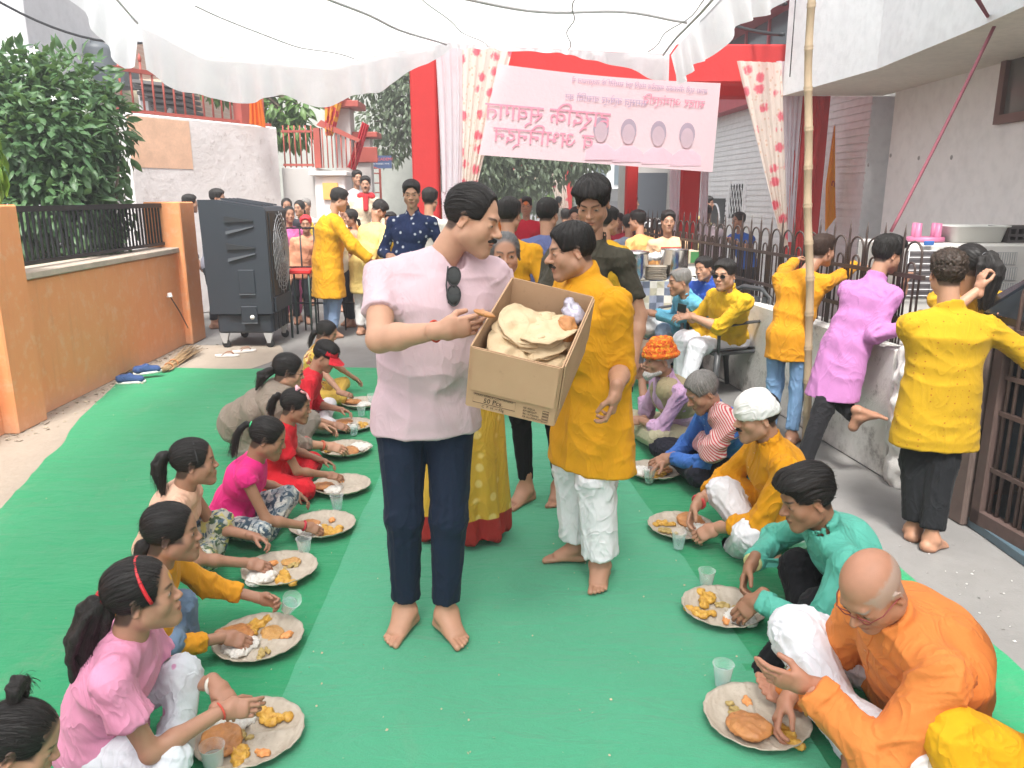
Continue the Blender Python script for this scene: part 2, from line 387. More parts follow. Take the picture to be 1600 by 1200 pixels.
def head_mesh(h, neck_l, P):
    """unit adult head in local space (x right, y front, z up, chin -.115 .. crown .115); neck_l: neck base in local units"""
    fw = P.get('fw', 1.0); jaw = P.get('jaw', 1.0); nose = P.get('nose', 1.0); fat = P.get('fat', 0.0)
    pr = [EL((0, -.012, .033), (.075, .093, .081), k=.01), EL((0, .02, -.03), (.060 * fw, .068, .080), k=.03),
          RC((-.047 * jaw, .004, -.058), (0, .070, -.094), .024 + fat, .020, k=.03), RC((.047 * jaw, .004, -.058), (0, .070, -.094), .024 + fat, .020, k=.03),
          EL((0, .072, -.098), (.020, .017, .014), k=.02), RC((-.030, P.get('ridge', .077), .024), (.030, P.get('ridge', .077), .024), .0115, .0115, k=.02),
          EL((-.040 * fw, .054, -.026), (.024, .026, .026 + fat), k=.02), EL((.040 * fw, .054, -.026), (.024, .026, .026 + fat), k=.02),
          RC((0, .084, .014), (0, .096 + .014 * nose, -.022), .0075, .0115 * nose, k=.012), EL((-.0115 * nose, .096, -.027), (.0085, .011, .0075), k=.008), EL((.0115 * nose, .096, -.027), (.0085, .011, .0075), k=.008),
          EL((-.031, .101, .005), (.018, .015, .012), k=.020, sub=True), EL((.031, .101, .005), (.018, .015, .012), k=.020, sub=True),
          EL((-.032, .0738, .004), (.0145, .0135, .0110), k=.006), EL((.032, .0738, .004), (.0145, .0135, .0110), k=.006),
          EL((0, .078, -.058), (.026, .018, .018), k=.02), EL((0, .0940, -.0545), (.020, .0080, .0058), k=.006), EL((0, .0925, -.0660), (.018, .0082, .0070), k=.006),
          EL((0, .101, -.0600), (.024, .010, .0016), k=.003, sub=True)]
    if P.get('fore'): pr.append(EL((0, .046, .052), (.050, .030, .038), k=.03))
    for sx in (-1, 1):
        Re = np.array(Matrix.Rotation(sx * .35, 3, 'Z') @ Matrix.Rotation(-.2, 3, 'X'))
        ec = V(sx * .079, -.011, -.003); ring = [ec + Re @ V(0, .0150 * math.cos(a) * (1.0 if math.sin(a) > -.3 else .72), .0270 * math.sin(a)) for a in np.linspace(-2.2, 2.5, 9)]
        pr += [EL((sx * .076, -.008, -.004), (.0055, .0150, .0255), Re, k=.006)] + chain(ring, [.0042] * 9, k=.003) + [EL((sx * .085, -.007, -.005), (.0075, .0075, .011), Re, k=.003, sub=True), EL(ec + V(0, .003, -.024), (.0055, .007, .008), k=.004)]
    nl = V(neck_l); r = P.get('neckr', .047) + fat * .8
    pr += [RC((0, -.028, -.045), nl, r, r * 1.10, k=.020)]
    return mesh_prims(pr, h)
def head_paint(v, tone, P):
    x, y, z = np.abs(v[:, 0]), v[:, 1], v[:, 2]; c = np.tile(np.array(tone), (len(v), 1))
    def put(mask, col, a=1.0):
        m = np.clip(mask, 0, 1)[:, None] * a; c[:] = c * (1 - m) + np.array(col) * m
    t = np.array(tone)
    put(sstep(.012, .0, np.abs(z + .018)) * sstep(.05, .085, y), t * (1.06, 1.0, .97), .5)
    if P.get('stubble', 0): put(sstep(-.035, -.06, z) * sstep(-.005, .02, y) * sstep(-.125, -.105, z), t * .55 + .01, P['stubble'])
    put(sstep(.010, .004, np.abs(z + .010)) * sstep(.018, .012, np.abs(x - .032)) * (y > .05), t * .80, .3)      # lower lids
    br = np.clip((x - .030) / .022, -1, 1)
    put(sstep(.0055, .0024, np.abs(z - .0290 + .006 * br * br - .003 * br)) * sstep(.050, .044, x) * sstep(.008, .014, x) * (y > .045), P.get('brow', (.025, .017, .013)), .88)
    e = ((x - .032) / .0135) ** 2 + ((z - .004) / P.get('eye', .0044)) ** 2
    put(sstep(1.5, 1.1, e) * (z > .0055) * (y > .064), t * .22, .5); put(sstep(1.1, .8, e) * (y > .055), (.30, .25, .22)); put(sstep(.0072, .0056, np.hypot(x - .033, z - .0045)) * (e < 1.05) * (y > .055), (.012, .008, .006))
    put((((x / .023) ** 2 + ((z + .060) / .0105) ** 2) < 1) * (y > .07) * 1.0, t * (.86, .58, .60), .75); put(sstep(.0026, .0010, np.abs(z + .0600)) * sstep(.024, .020, x) * (y > .07), t * .28, .8)
    put(sstep(.0065, .003, np.hypot(x - .0085, z + .0335)) * (y > .085), t * .3, .8)
    put((x > .066) * sstep(.03, .0, np.abs(z + .004)) * (y < .03) * (y > -.035) * 1.0, t * (1.0, .82, .78), .5)
    for (px_, pz_, r, col) in P.get('marks', ()): put(sstep(r, r * .6, np.hypot((v[:, 0] - px_), (z - pz_) * .8)) * (y > .05), col)
    if P.get('scalp'): put(sstep(-.004, .012, hair_mask(v[:, 0], v[:, 1], v[:, 2], P) + (vnoise(v * 160, 3) - .5) * .012 * P.get('fuzz', 0)), P['scalp'], P.get('scalpa', .85))
    return c
def hair_mask(x, y, z, P):
    """>0 inside the hair region of the skull (metres)"""
    fr = P.get('front', 0.0)
    fc = np.sqrt((x / .080) ** 2 + ((y - .105) / (.078 + fr * .6)) ** 2 + ((z + .020) / (.104 + fr)) ** 2) - 1
    zl = P.get('nape', -.060) + P.get('side', .068) * sstep(-.050, -.004, y)
    m = np.minimum(fc * .075, z - zl)
    if P.get('bald'): m = np.minimum(m, P['bald'] - z + .25 * np.abs(x) - .18 * np.maximum(y, 0))
    if P.get('peak'): m = np.minimum(m, .03 + .0 * x) if False else m
    return m
def hair_cap(h, P, seed):
    th0, top, fro = P.get('th', .007), P.get('top', .010), P.get('quiff', 0.0)
    el = EL((0, -.012, .033), (.075, .093, .081))
    def fn(X, Y, Z):
        dc = el.ev(X, Y, Z); m = hair_mask(X, Y, Z, P)
        th = th0 + top * sstep(.03, .10, Z) + fro * sstep(.0, .07, Y) * sstep(.05, .09, Z)
        th = th * sstep(-.004, .010, m) - .004 * sstep(.002, -.004, m)
        return np.maximum(dc - th, -m * 1.2)
    mx = th0 + top + fro + .01
    v, f = mesh_prims([FN(fn, (-.075 - mx, -.105 - mx, -.10), (.075 + mx, .081 + mx, .114 + mx))], h)
    if len(v) == 0: return v, f, v
    N = vnormals(v, f); a = P.get('strand', .0022); x, y, z = v.T
    if P.get('flow', 'back') == 'back':
        th = np.arctan2(x, z + .03); q = np.stack([th * 26, y * 12, z * 0], 1); q2 = np.stack([th * 70, y * 20, z * 0 + 3], 1)
    elif P['flow'] == 'curl':
        q = v * 75; q2 = v * 160
    else:                                            # combed to one side / crown whorl
        th = np.arctan2(x - .02, y + .05); r = np.hypot(x, y); q = np.stack([th * 16, r * 20, z * 14], 1); q2 = np.stack([th * 45, r * 40, z * 30], 1)
    dsp = (vnoise(q + 9, seed) - .5) * 2 * a * .9 + (vnoise(q2, seed + 2) - .5) * 2 * a * .7
    fl_ = q2 * V(1.6, .35, .35) if P.get('flow') != 'curl' else q2
    return v + N * (dsp * (1 if P.get('flow') != 'curl' else 2))[:, None], f, fl_
def ribbons(paths, nors, w, rnd):
    vs, fs, cs = [], [], []; n = 0
    for k_, (p, nn) in enumerate(zip(paths, nors)):
        m = len(p); d = np.gradient(p, axis=0); sd_ = np.cross(d, nn); sd_ /= np.linalg.norm(sd_, axis=1, keepdims=True) + 1e-9; ww = w * np.linspace(1, .35, m)[:, None]
        vs += [p - sd_ * ww, p + sd_ * ww]; fs.append(np.array([(n + i, n + i + 1, n + m + i + 1, n + m + i) for i in range(m - 1)])); n += 2 * m; cs.append(np.tile(rnd.uniform(0, 60, 3), (2 * m, 1)))
    return np.concatenate(vs), np.concatenate(fs), np.concatenate(cs)
def cap_strands(v, f, P, n, seed, w=.0011):
    from mathutils.kdtree import KDTree
    kd = KDTree(len(v)); [kd.insert(p, i) for i, p in enumerate(v)]; kd.balance(); N = vnormals(v, f); rg = np.random.default_rng(seed); fl = P.get('flow', 'back'); A, B = [], []
    for i in rg.choice(len(v), n):
        p = v[i].copy(); pts, ns = [], []; ph = rg.uniform(0, 6.3); lift = rg.uniform(.0004, .0022); wild = rg.random() < .12
        for k_ in range(6):
            _, j, _ = kd.find(p); nn = N[j]; pts.append(v[j] + nn * (lift + (.0035 * k_ * k_ / 9 if wild else 0))); ns.append(nn)
            if fl == 'back': d = V(-p[0] * 1.5, -1, -.25 - (p[2] - .03) * 1.5)
            elif fl == 'curl': d = V(math.sin(ph + k_), math.cos(ph + k_ * 1.3), math.sin(k_ * 2 + ph))
            else: d = V(p[0] * 5 - .15, (p[1] + .045) * 6 + .05, -.5 if p[2] < .08 else 0) + rg.normal(size=3) * .10
            d = d - nn * (d @ nn); p = v[j] + nrm(d) * .011
        A.append(np.array(pts) + rg.normal(size=(6, 3)) * .0004); B.append(np.array(ns))
    return ribbons(A, B, w, rg)
def hand_prims(wr, d, n, side, g, curl=0.5, spread=0.0, thumb=0.4, pinch=False):
    """wr wrist, d towards fingers, n palm normal, side +1 right / -1 left; g scale (1 adult)"""
    d = nrm(d); n = nrm(n - d * (n @ d)); l = np.cross(d, n) * side          # l: thumb side
    pr = [RC(wr - d * .03 * g, wr + d * .02 * g, .0255 * g, .026 * g, l, 1.15, k=.01), RC(wr + d * .015 * g, wr + d * .078 * g, .0165 * g, .0135 * g, l, 2.3, k=.012 * g),
          EL(wr + d * .035 * g + l * .026 * g + n * .008 * g, (.016 * g,) * 3, k=.015 * g)]
    K = wr + d * .088 * g
    for i, (o, L, r) in enumerate(((.029, .070, .0088), (.0095, .078, .0092), (-.010, .073, .0088), (-.028, .056, .0076))):
        p = K + l * o * g - d * abs(o - .0095) * .25 * g; c = curl if not hasattr(curl, '__len__') else curl[i]
        dd = nrm(d + l * (spread * (1.5 - i) * .13 + .0)); ang = c * .9; ax_ = np.cross(dd, n)
        p0 = p - dd * .02 * g
        for j, (fl, fr) in enumerate(((.45, 1.0), (.31, .92), (.24, .85))):
            q = p + (dd * math.cos(ang) + n * math.sin(ang)) * L * fl * g
            pr.append(RC(p0 if j == 0 else p, q, r * fr * g, r * (fr - .08) * g, k=.003 * g)); p = q; ang += c * (1.05 if j == 0 else .7)
    tb = wr + d * .028 * g + l * .026 * g + n * .006 * g; td = nrm(d * .75 + l * (.75 - .55 * thumb) + n * (.25 + .8 * thumb))
    tm = tb + td * .042 * g; te = tm + nrm(td * .7 + d * .55 - l * .35 * thumb + n * .1) * .034 * g
    pr += [RC(tb, tm, .0125 * g, .0102 * g, k=.008 * g), RC(tm, te, .0102 * g, .0080 * g, k=.003 * g)]
    return pr
def foot_prims(ank, fd, g, toes=True, up=None, side=1):
    """ank ankle joint (about 8.5 cm above the sole), fd direction of the toes; up: sole's up vector"""
    u = UP if up is None else nrm(up); fd = nrm(fd - u * (fd @ u)); l = np.cross(fd, u) * -side      # l: towards big toe (inner side)
    s0 = ank - u * .085 * g
    pr = [RC(ank + u * .06 * g, ank, .034 * g, .036 * g, k=.02), EL(s0 - fd * .035 * g + u * .032 * g, (.033 * g, .033 * g, .032 * g), k=.025), RC(ank - u * .02 * g + fd * .01 * g, s0 + fd * .095 * g + u * .022 * g, .034 * g, .019 * g, l, 1.55, k=.03), RC(s0 - fd * .02 * g + u * .02 * g, s0 + fd * .092 * g + u * .017 * g, .022 * g, .0155 * g, l, 2.15, k=.02)]
    for i in range(5 if toes else 0):
        o = (.026, .006, -.010, -.0245, -.037)[i]; L = (.052, .050, .044, .038, .032)[i]; r = (.0125, .0088, .0085, .0082, .0078)[i]
        p = s0 + fd * (.112, .112, .106, .098, .086)[i] * g + l * o * g + u * .015 * g
        pr.append(RC(p - fd * .02 * g, p + fd * L * .85 * g - u * .005 * g, r * .9 * g, r * g, k=.003 * g))
    return pr
def chain(pts, rs, k=.02, kind='limb'):
    return [RC(pts[i], pts[i + 1], rs[i], rs[i + 1], k=k, kind=kind) for i in range(len(pts) - 1)]
PEOPLE = []
def person(label, H, face, base, pose='stand', head=None, hyaw=None, hpitch=5, hroll=0, lean=(0, 0), lh=None, rh=None, lcurl=.5, rcurl=.5, lpalm=None, rpalm=None, ldir=None, rdir=None,
           lel=None, rel=None, top=None, bot=None, skin=(.36, .19, .115), hair=None, face_p=None, res=1.0, bulk=1.0, kid=0.0, cyaw=0, belly=0.0, group=None, pz=None, knees=None, ankles=None,
           feet=True, fdir=None, spine=.405, seed=None, hscale=1.0, slouch=.0, thumb=(.6, .6), wr_amp=1.0, show=('head', 'arms', 'legs'), headz=None, fheel=None, neck=None):
    seed = len(PEOPLE) * 13 + 5 if seed is None else seed
    base = V(base); F = az(face); R = np.cross(F, UP); Fc = az(face + cyaw); Rc = np.cross(Fc, UP); g = H / 1.70; gb = g * bulk
    hh = H * (.132 + .024 * kid) * hscale; hs = hh / .23
    rt = empty('person', base, label, 'person', group); J = dict(rt=rt, base=base, F=F, R=R, g=g)
    hyaw = face if hyaw is None else hyaw; HM = frame_head(hyaw, hpitch, hroll)
    # ---- trunk
    if pose == 'stand': Pz = (.515 if pz is None else pz) * H
    elif pose == 'sit': Pz = (.070 if pz is None else pz) * H
    else: Pz = pz
    P = base + UP * Pz
    if pose != 'stand' and head is not None:
        d = nrm(ray(*head)); m = P - CAMP; b = m @ d; r = spine * H; disc = b * b - (m @ m - r * r)
        if disc <= 0: Hd = CAMP + d * b; Hd = P + nrm(Hd - P) * r
        else:
            c1, c2 = CAMP + d * (b - math.sqrt(disc)), CAMP + d * (b + math.sqrt(disc)); want = P + UP * r * .95 + F * r * .3
            Hd = min((c1, c2), key=lambda c: np.linalg.norm(c - want))
        N = Hd - HM[:, 2] * .070 * H * .55 - UP * .075 * H * .6 - F * .030 * H
    else:
        N = P + UP * .315 * H + F * lean[0] + R * lean[1]
        if head is not None:
            Hd = D(head[0], head[1], N[1] + (F * .02 * H)[1] + (headz or 0)); N = Hd - UP * .105 * H - F * .022 * H
        else: Hd = N + UP * .104 * H + F * .025 * H + HM[:, 1] * .008
    if neck is not None: N = D(neck[0], neck[1], N[1])
    tu = nrm(N - P); C = P + (N - P) * .70 - Fc * (slouch * H * .06) + tu * .0
    W = P + (N - P) * .33 - F * (slouch * H * .05)
    sw = (.108 - .010 * kid) * H * (.5 + .5 * bulk)
    S = {1: N + Rc * sw - tu * .046 * H - Fc * .004, -1: N - Rc * sw - tu * .046 * H - Fc * .004}
    l1, l2 = .170 * H, .148 * H
    Wr, El = {}, {}
    for s, tgt, hint in ((1, rh, rel), (-1, lh, lel)):
        if tgt is None: tgt = S[s] - UP * .30 * H + Rc * s * .05 * H + Fc * .03 * H
        hint = (-Fc * .7 - UP * .5 + Rc * s * .55) if hint is None else V(hint)
        El[s], Wr[s] = ik(S[s], V(tgt), l1, l2, hint)
    # ---- legs
    hw = .054 * H; Hp = {1: P + R * hw - UP * .015 * H, -1: P - R * hw - UP * .015 * H}; lt, ls = .245 * H, .240 * H; Kn, An = {}, {}
    if ankles is None:
        if pose == 'stand': ankles = {1: base + R * .055 * H + UP * .05 * H, -1: base - R * .055 * H + UP * .05 * H}
        elif pose == 'sit': ankles = {1: P + F * .15 * H - R * .055 * H - UP * (Pz - .035 * H), -1: P + F * .185 * H + R * .06 * H - UP * (Pz - .045 * H)}
        else: ankles = {1: base + F * .27 * H + R * .06 * H + UP * .05 * H, -1: base + F * .27 * H - R * .06 * H + UP * .05 * H}
    for s in (1, -1):
        A = V(ankles[s])
        hint = F + UP * .05 if pose == 'stand' else (R * s * 1.0 + F * .35 + UP * .12 if pose == 'sit' else UP + F * .6)
        if knees and s in knees: Kn[s] = Hp[s] + nrm(V(knees[s]) - Hp[s]) * lt; An[s] = Kn[s] + nrm(A - Kn[s]) * ls
        elif pose == 'stand':
            dd = np.linalg.norm(A - Hp[s]) * .5025; Kn[s], An[s] = ik(Hp[s], A, dd, dd, hint)
        else: Kn[s], An[s] = ik(Hp[s], A, lt, ls, hint)
    J.update(P=P, N=N, Hd=Hd, S=S, E=El, W=Wr, K=Kn, A=An, C=C, HM=HM, hs=hs, Wst=W, Fc=Fc, Rc=Rc, tu=tu)
    # ---- skin
    sk = np.array(skin); parts = []; fp = dict(face_p or {}); hp = dict(hair or {}); fp.update({k_: hp[k_] for k_ in ('front', 'nape', 'side', 'bald') if k_ in hp})
    if hair and hair.get('cap', True): fp.setdefault('scalp', tuple(hp.get('col', BLACKH)))
    toL = lambda p: (HM.T @ (V(p) - Hd)) / hs
    hv, hf = head_mesh(.0040 * res, toL(N - tu * .02 * H), fp); hc = head_paint(hv, sk, fp); parts.append((hv @ HM.T * hs + Hd, hf, hc))
    hands = {}
    tp = top or {}; slv = tp.get('sleeve', 1.0)
    for s, crl, plm, hd, th in ((1, rcurl, rpalm, rdir, thumb[0]), (-1, lcurl, lpalm, ldir, thumb[1])):
        fa = nrm(Wr[s] - El[s]); hd = fa if hd is None else nrm(V(hd)); plm = (-UP * .8 - Rc * s * .6) if plm is None else V(plm); kh = g * (1 - .12 * kid)
        pr = hand_prims(Wr[s], hd, plm, s, kh, crl, thumb=th) if res < 2.2 else [RC(Wr[s], Wr[s] + hd * .08 * g, .028 * g, .03 * g), RC(Wr[s] + hd * .08 * g, Wr[s] + hd * .15 * g, .026 * g, .018 * g)]
        v, f = mesh_prims(pr, .0033 * max(res, .9) if res < 2.2 else .010); parts.append((v, f, sk * (.95, .92, .92))); hands[s] = (Wr[s], hd, plm)
        st = slv * 2 - .25                                   # start of visible arm: 0..1 upper, 1..2 fore
        am = .86 if kid else 1.0; pr = []
        if st < 1: a0 = S[s] + (El[s] - S[s]) * max(0, st); pr.append(RC(a0, El[s], .043 * gb * am, .036 * gb * am, k=.02))
        if st < 1.95:
            b0 = El[s] + (Wr[s] - El[s]) * max(0, st - 1); mid = El[s] + (Wr[s] - El[s]) * .3
            if st < 1.3: pr += [RC(b0, mid, .036 * gb * am, .037 * gb * am, k=.02), RC(mid, Wr[s], .036 * gb * am, .0245 * g, k=.02)]
            else: pr.append(RC(b0, Wr[s], .032 * gb * am, .0245 * g, k=.02))
            v, f = mesh_prims(pr, .0065 * res); parts.append((v, f, sk))
    J['hands'] = hands
    bt = bot or {}; bl = bt.get('len', .95)
    if feet:
        for s in (1, -1):
            fd = (F if fdir is None else V(fdir[s])); upv = None
            if pose == 'sit' and fheel is None: fd = nrm(An[s] - Kn[s]); upv = nrm(UP * .55 + R * s * .8)
            if fheel and s in fheel: upv = V(fheel[s])
            pr = foot_prims(An[s], fd, g * (1 - .05 * kid), res < 2, upv, s)
            if bl < .9: pr.append(RC(Kn[s] + (An[s] - Kn[s]) * max(0, bl * 2 - 1.2), An[s], .045 * g, .034 * g))
            v, f = mesh_prims(pr, .0048 * res if res < 2 else .012); parts.append((v, f, sk * (.92, .88, .86)))
    core = [RC(P, N, .045 * g, .04 * g), RC(S[1], S[-1], .035 * g, .035 * g)]
    for s in (1, -1): core += [RC(S[s], El[s], .028 * g, .025 * g), RC(El[s], Wr[s], .026 * g, .02 * g), RC(P, Hp[s], .045 * g, .045 * g), RC(Hp[s], Kn[s], .045 * g, .04 * g), RC(Kn[s], An[s], .036 * g, .028 * g)]
    v, f = mesh_prims(core, .02); parts.append((v, f, sk))
    v, f, c = mjoin(parts); mesh_obj('body', v, f, SKIN, rt, base=base, col=c)
    # ---- clothes
    lo = tp.get('loose', 1.0); prims = []
    if top:
        rr = .100 * gb; s_ = 1.42 - .1 * kid
        prims += [RC(P, W, rr * .98 * lo, rr * .98 * lo, R, s_, k=.05, kind='torso'), RC(W, C, rr * .98 * lo, rr * 1.10 * lo, (R + Rc) / 2, s_, k=.05, kind='torso'), RC(C, N - tu * .045 * H, rr * 1.08 * lo, rr * .70, Rc, 1.55, k=.05, kind='torso')]
        if belly: prims.append(EL(W + F * .045 * g + (C - W) * .2, (.13 * gb, .10 * gb, .14 * gb), np.stack([R, F, UP], 1), k=.06))
        if tp.get('bust'): prims.append(EL(C + Fc * .07 * g - tu * .01, (.11 * g, .06 * g, .06 * g), np.stack([Rc, Fc, UP], 1), k=.05))
        for s in (1, -1):
            sh = S[s]; prims.append(RC(N - tu * .022 * H, sh, .044 * gb, .045 * gb * (1 + (lo - 1) * .5), k=.05, kind='torso'))
            if slv <= .5:
                e = sh + (El[s] - sh) * (slv * 2); ud = nrm(El[s] - sh)
                prims.append(RC(sh, e + ud * .03, .043 * gb * lo, .054 * gb * lo * tp.get('flare', 1.0), k=.045, cuts=[(e, ud)]))
            else:
                t = slv * 2 - 1; e = El[s] + (Wr[s] - El[s]) * t; ud = nrm(Wr[s] - El[s])
                prims += [RC(sh, El[s], .048 * gb * lo, .047 * gb * lo, k=.035), RC(El[s], e + ud * .03, .047 * gb * lo, (.047 - .009 * t) * gb * lo, k=.03, cuts=[(e, ud)]), RC(e - ud * .035, e + ud * .03, (.050 - .009 * t) * gb * lo, (.050 - .009 * t) * gb * lo, k=.004, cuts=[(e + ud * .004, ud), (e - ud * .035, -ud)])]
        nd = nrm(Hd - N - HM[:, 1] * .02); nk = N + nd * .012 * H
        if tp.get('collar') in ('band', 'shirt'):
            hgt = .030 * g; cr = (.058 + .05 * fp.get('fat', 0)) * hs * 1.04
            prims.append(RC(N - tu * .03, nk + nd * (hgt + .03), cr * 1.12, cr, k=.015, cuts=[(nk + nd * hgt - Fc * .0, nrm(nd + Fc * .35))], kind='torso'))
        hem = tp.get('hem', -.02)                             # how far below the pelvis centre (in H)
        if pose == 'stand':
            hc_ = P - UP * (hem + .0) * H + F * tp.get('hemf', 0.0); fl = tp.get('hflare', 1.0)
            prims.append(RC(P, hc_ - UP * .05, rr * 1.06 * lo, rr * 1.10 * lo * fl, R, 1.50, k=.04, kind='torso', cuts=[(hc_, V(tp.get('hemn', (0, 0, -1))))]))
        elif hem > .05:
            for s in (1, -1):
                e = Hp[s] + (Kn[s] - Hp[s]) * min(1.0, hem * 4); prims.append(RC(Hp[s] + UP * .02, e + UP * .012, .088 * gb, .070 * gb, k=.05, kind='torso'))
            prims.append(RC(P + F * .05 * g, P + F * .13 * g - UP * .01, .085 * gb, .06 * gb, R, 1.6, k=.05, kind='torso'))
        else: prims.append(EL(P - UP * .01 * H, (.135 * gb * lo, .115 * gb * lo, .085 * gb), np.stack([R, F, UP], 1), k=.04))
        prims += tp.get('extra', lambda J: [])(J)
        sub = [EL(N + nd * .042 * H + Fc * .014 * g, (.054 * hs, .058 * hs, .05 * H), np.stack([Rc, Fc, nd], 1), k=.012, sub=True)] if tp.get('collar') not in ('band', 'shirt') else [RC(nk, nk + nd * .10, .050 * hs, .050 * hs, k=.006, sub=True)]
        if tp.get('vneck'): sub.append(RC(N + nd * .02 * H + Fc * .05 * g, N + Fc * .095 * g - tu * .06 * H, .03 * g, .006 * g, k=.008, sub=True))
        v, f = mesh_prims(prims + sub, tp.get('h', .0075) * res); v = wrinkle(v, f, prims, .0095 * g * tp.get('wr', 1.0) * wr_amp * (1.0 if pose == 'stand' else 1.25), seed, 1.0 if pose == 'stand' else .75)
        J['top'] = mesh_obj(tp.get('name', 'shirt'), v, f, tp['mat'], rt, base=base)
    if bot:
        q = bt.get('loose', 1.0); ct = [(P - UP * (tp.get('hem', -.02) - .014) * H, UP)] if (top and pose == 'stand') else []
        pp = [RC(Hp[1], Hp[-1], .080 * gb * (.6 + .4 * q), .080 * gb * (.6 + .4 * q), k=.04, kind='torso', cuts=ct), RC(P, P + tu * .04 * H, .085 * gb, .075 * gb, R, 1.3, k=.04, kind='torso', cuts=ct)]
        for s in (1, -1):
            t = bt.get('len', .95); kd = nrm(An[s] - Kn[s]); e = Kn[s] + (An[s] - Kn[s]) * (t * 2 - 1)
            r0, r1, r2 = .079 * gb * (.55 + .45 * q), .058 * gb * q, bt.get('ankle', .046) * g * q
            pp += [RC(Hp[s], Kn[s], r0, r1, k=.035, cuts=ct, kind='leg'), RC(Kn[s], e + kd * .04, r1, r2, k=.03, cuts=[(e, kd)], kind='leg')]
        v, f = mesh_prims(pp, bt.get('h', .008) * res); v = wrinkle(v, f, pp, .0085 * g * bt.get('wr', 1.0) * wr_amp, seed + 50)
        if pose == 'sit': v[:, 2] = np.maximum(v[:, 2], .006 + (v[:, 2] < .006) * 0)
        mesh_obj(bt.get('name', 'trousers'), v, f, bt['mat'], rt, base=base)
    # ---- hair
    if hair and hair.get('cap', True):
        v, f, fl_ = hair_cap(.0038 * res, hp, seed)
        parts = [(v @ HM.T * hs + Hd, f, fl_)]
        if res < 1.35 and len(v) > 50 and not hair.get('bald', 0) == .055:
            sv, sf, scol = cap_strands(v, f, hp, int(900 / res), seed); parts.append((sv @ HM.T * hs + Hd, sf, scol))
        if hair.get('tail'):                                 # list of points in head space; last ones sag in the world
            pts = [HM @ (V(p) * hs) + Hd for p in hair['tail']]; rs = [r * hs for r in hair['tailr']]; tv = []; rg = np.random.default_rng(seed)
            ns = hair.get('locks', 7 if res < 2 else 0)
            pr = chain(pts, [r * .8 for r in rs], k=.012)
            for _ in range(ns):
                o = rg.normal(size=3) * .55; o2 = rg.normal(size=3) * .8; n_ = len(pts)
                q = [p + o * rs[i] * .75 + o2 * rs[i] * (i / n_) * .9 for i, p in enumerate(pts)]; q[-1] = q[-1] + nrm(pts[-1] - pts[-2]) * rg.uniform(-.02, .05) * hs
                pr += chain(q, [max(.0035, r * rg.uniform(.28, .5)) for r in rs[:-1]] + [.0025], k=.006)
            v, f = mesh_prims(pr, .0042 * max(1, res)); N_ = vnormals(v, f)
            th = v @ (HM @ V(1, 0, 0)); v = v + N_ * ((vnoise(np.stack([th * 200, v[:, 1] * 25, v[:, 2] * 25], 1), seed) - .5) * .006)[:, None]
            if ns:
                A, B = [], []; P5 = np.array(pts)
                for _ in range(220):
                    o = nrm(rg.normal(size=3)); tt = np.linspace(rg.uniform(0, .3), 1, 7) * (len(pts) - 1); q = np.stack([np.interp(tt, range(len(pts)), P5[:, i]) for i in range(3)], 1); rr_ = np.interp(tt, range(len(pts)), rs)
                    sw_ = rg.normal(size=3) * .4; q = q + o * (rr_ * rg.uniform(.75, 1.12))[:, None] + np.outer((np.linspace(0, 1, 7)) ** 2, sw_ + o * .5) * .022; A.append(q); B.append(np.tile(o, (7, 1)))
                parts.append(ribbons(A, B, .0012, rg))
            parts.append((v, f, np.stack([th * 420, (v @ HM[:, 1]) * 160, v[:, 2] * 14], 1)))
        v, f, c = mjoin(parts); J['hair'] = mesh_obj('hair', v, f, hair_mat(tuple(hp.get('col', BLACKH))), rt, base=base, col=c)
    if fp.get('mustache'):
        mw, mz = fp['mustache']; pr = [RC((0, .103, -.0435), (sx * mw, .090, -.0435 - mz), .0072, .0045, k=.004) for sx in (-1, 1)]
        v, f = mesh_prims(pr, .0026 * res if res < 2 else .005); v = v + vnormals(v, f) * ((vnoise(v * V(400, 60, 120), seed) - .5) * .004)[:, None]
        mesh_obj('mustache', v @ HM.T * hs + Hd, f, hair_mat(tuple(fp.get('mcol', BLACKH))), rt, base=base, col=v * V(700, 200, 200))
    if fp.get('beard'):
        pr = [RC((-.05, .02, -.07), (0, .085, -.10), .02, .026, k=.02), RC((.05, .02, -.07), (0, .085, -.10), .02, .026, k=.02), RC((0, .085, -.10), (0, .085, -.10 - fp['beard']), .028, .010, k=.02)]
        v, f = mesh_prims(pr, .004 * res); v = v + vnormals(v, f) * ((vnoise(v * V(300, 300, 60), seed) - .5) * .008)[:, None]
        mesh_obj('beard', v @ HM.T * hs + Hd, f, hair_mat((.5, .48, .46)), rt, base=base, col=v * V(500, 500, 60))
    J['toW'] = lambda p: HM @ (V(p) * hs) + Hd
    PEOPLE.append(J); return J
def child(J, name, mb_or_vf, mat, label=None):
    if isinstance(mb_or_vf, MB): o = mb_or_vf.build(name, mat, J['rt'], base=J['base'])
    else: o = mesh_obj(name, mb_or_vf[0], mb_or_vf[1], mat, J['rt'], base=J['base'])
    if label: o['label'] = label
    return o

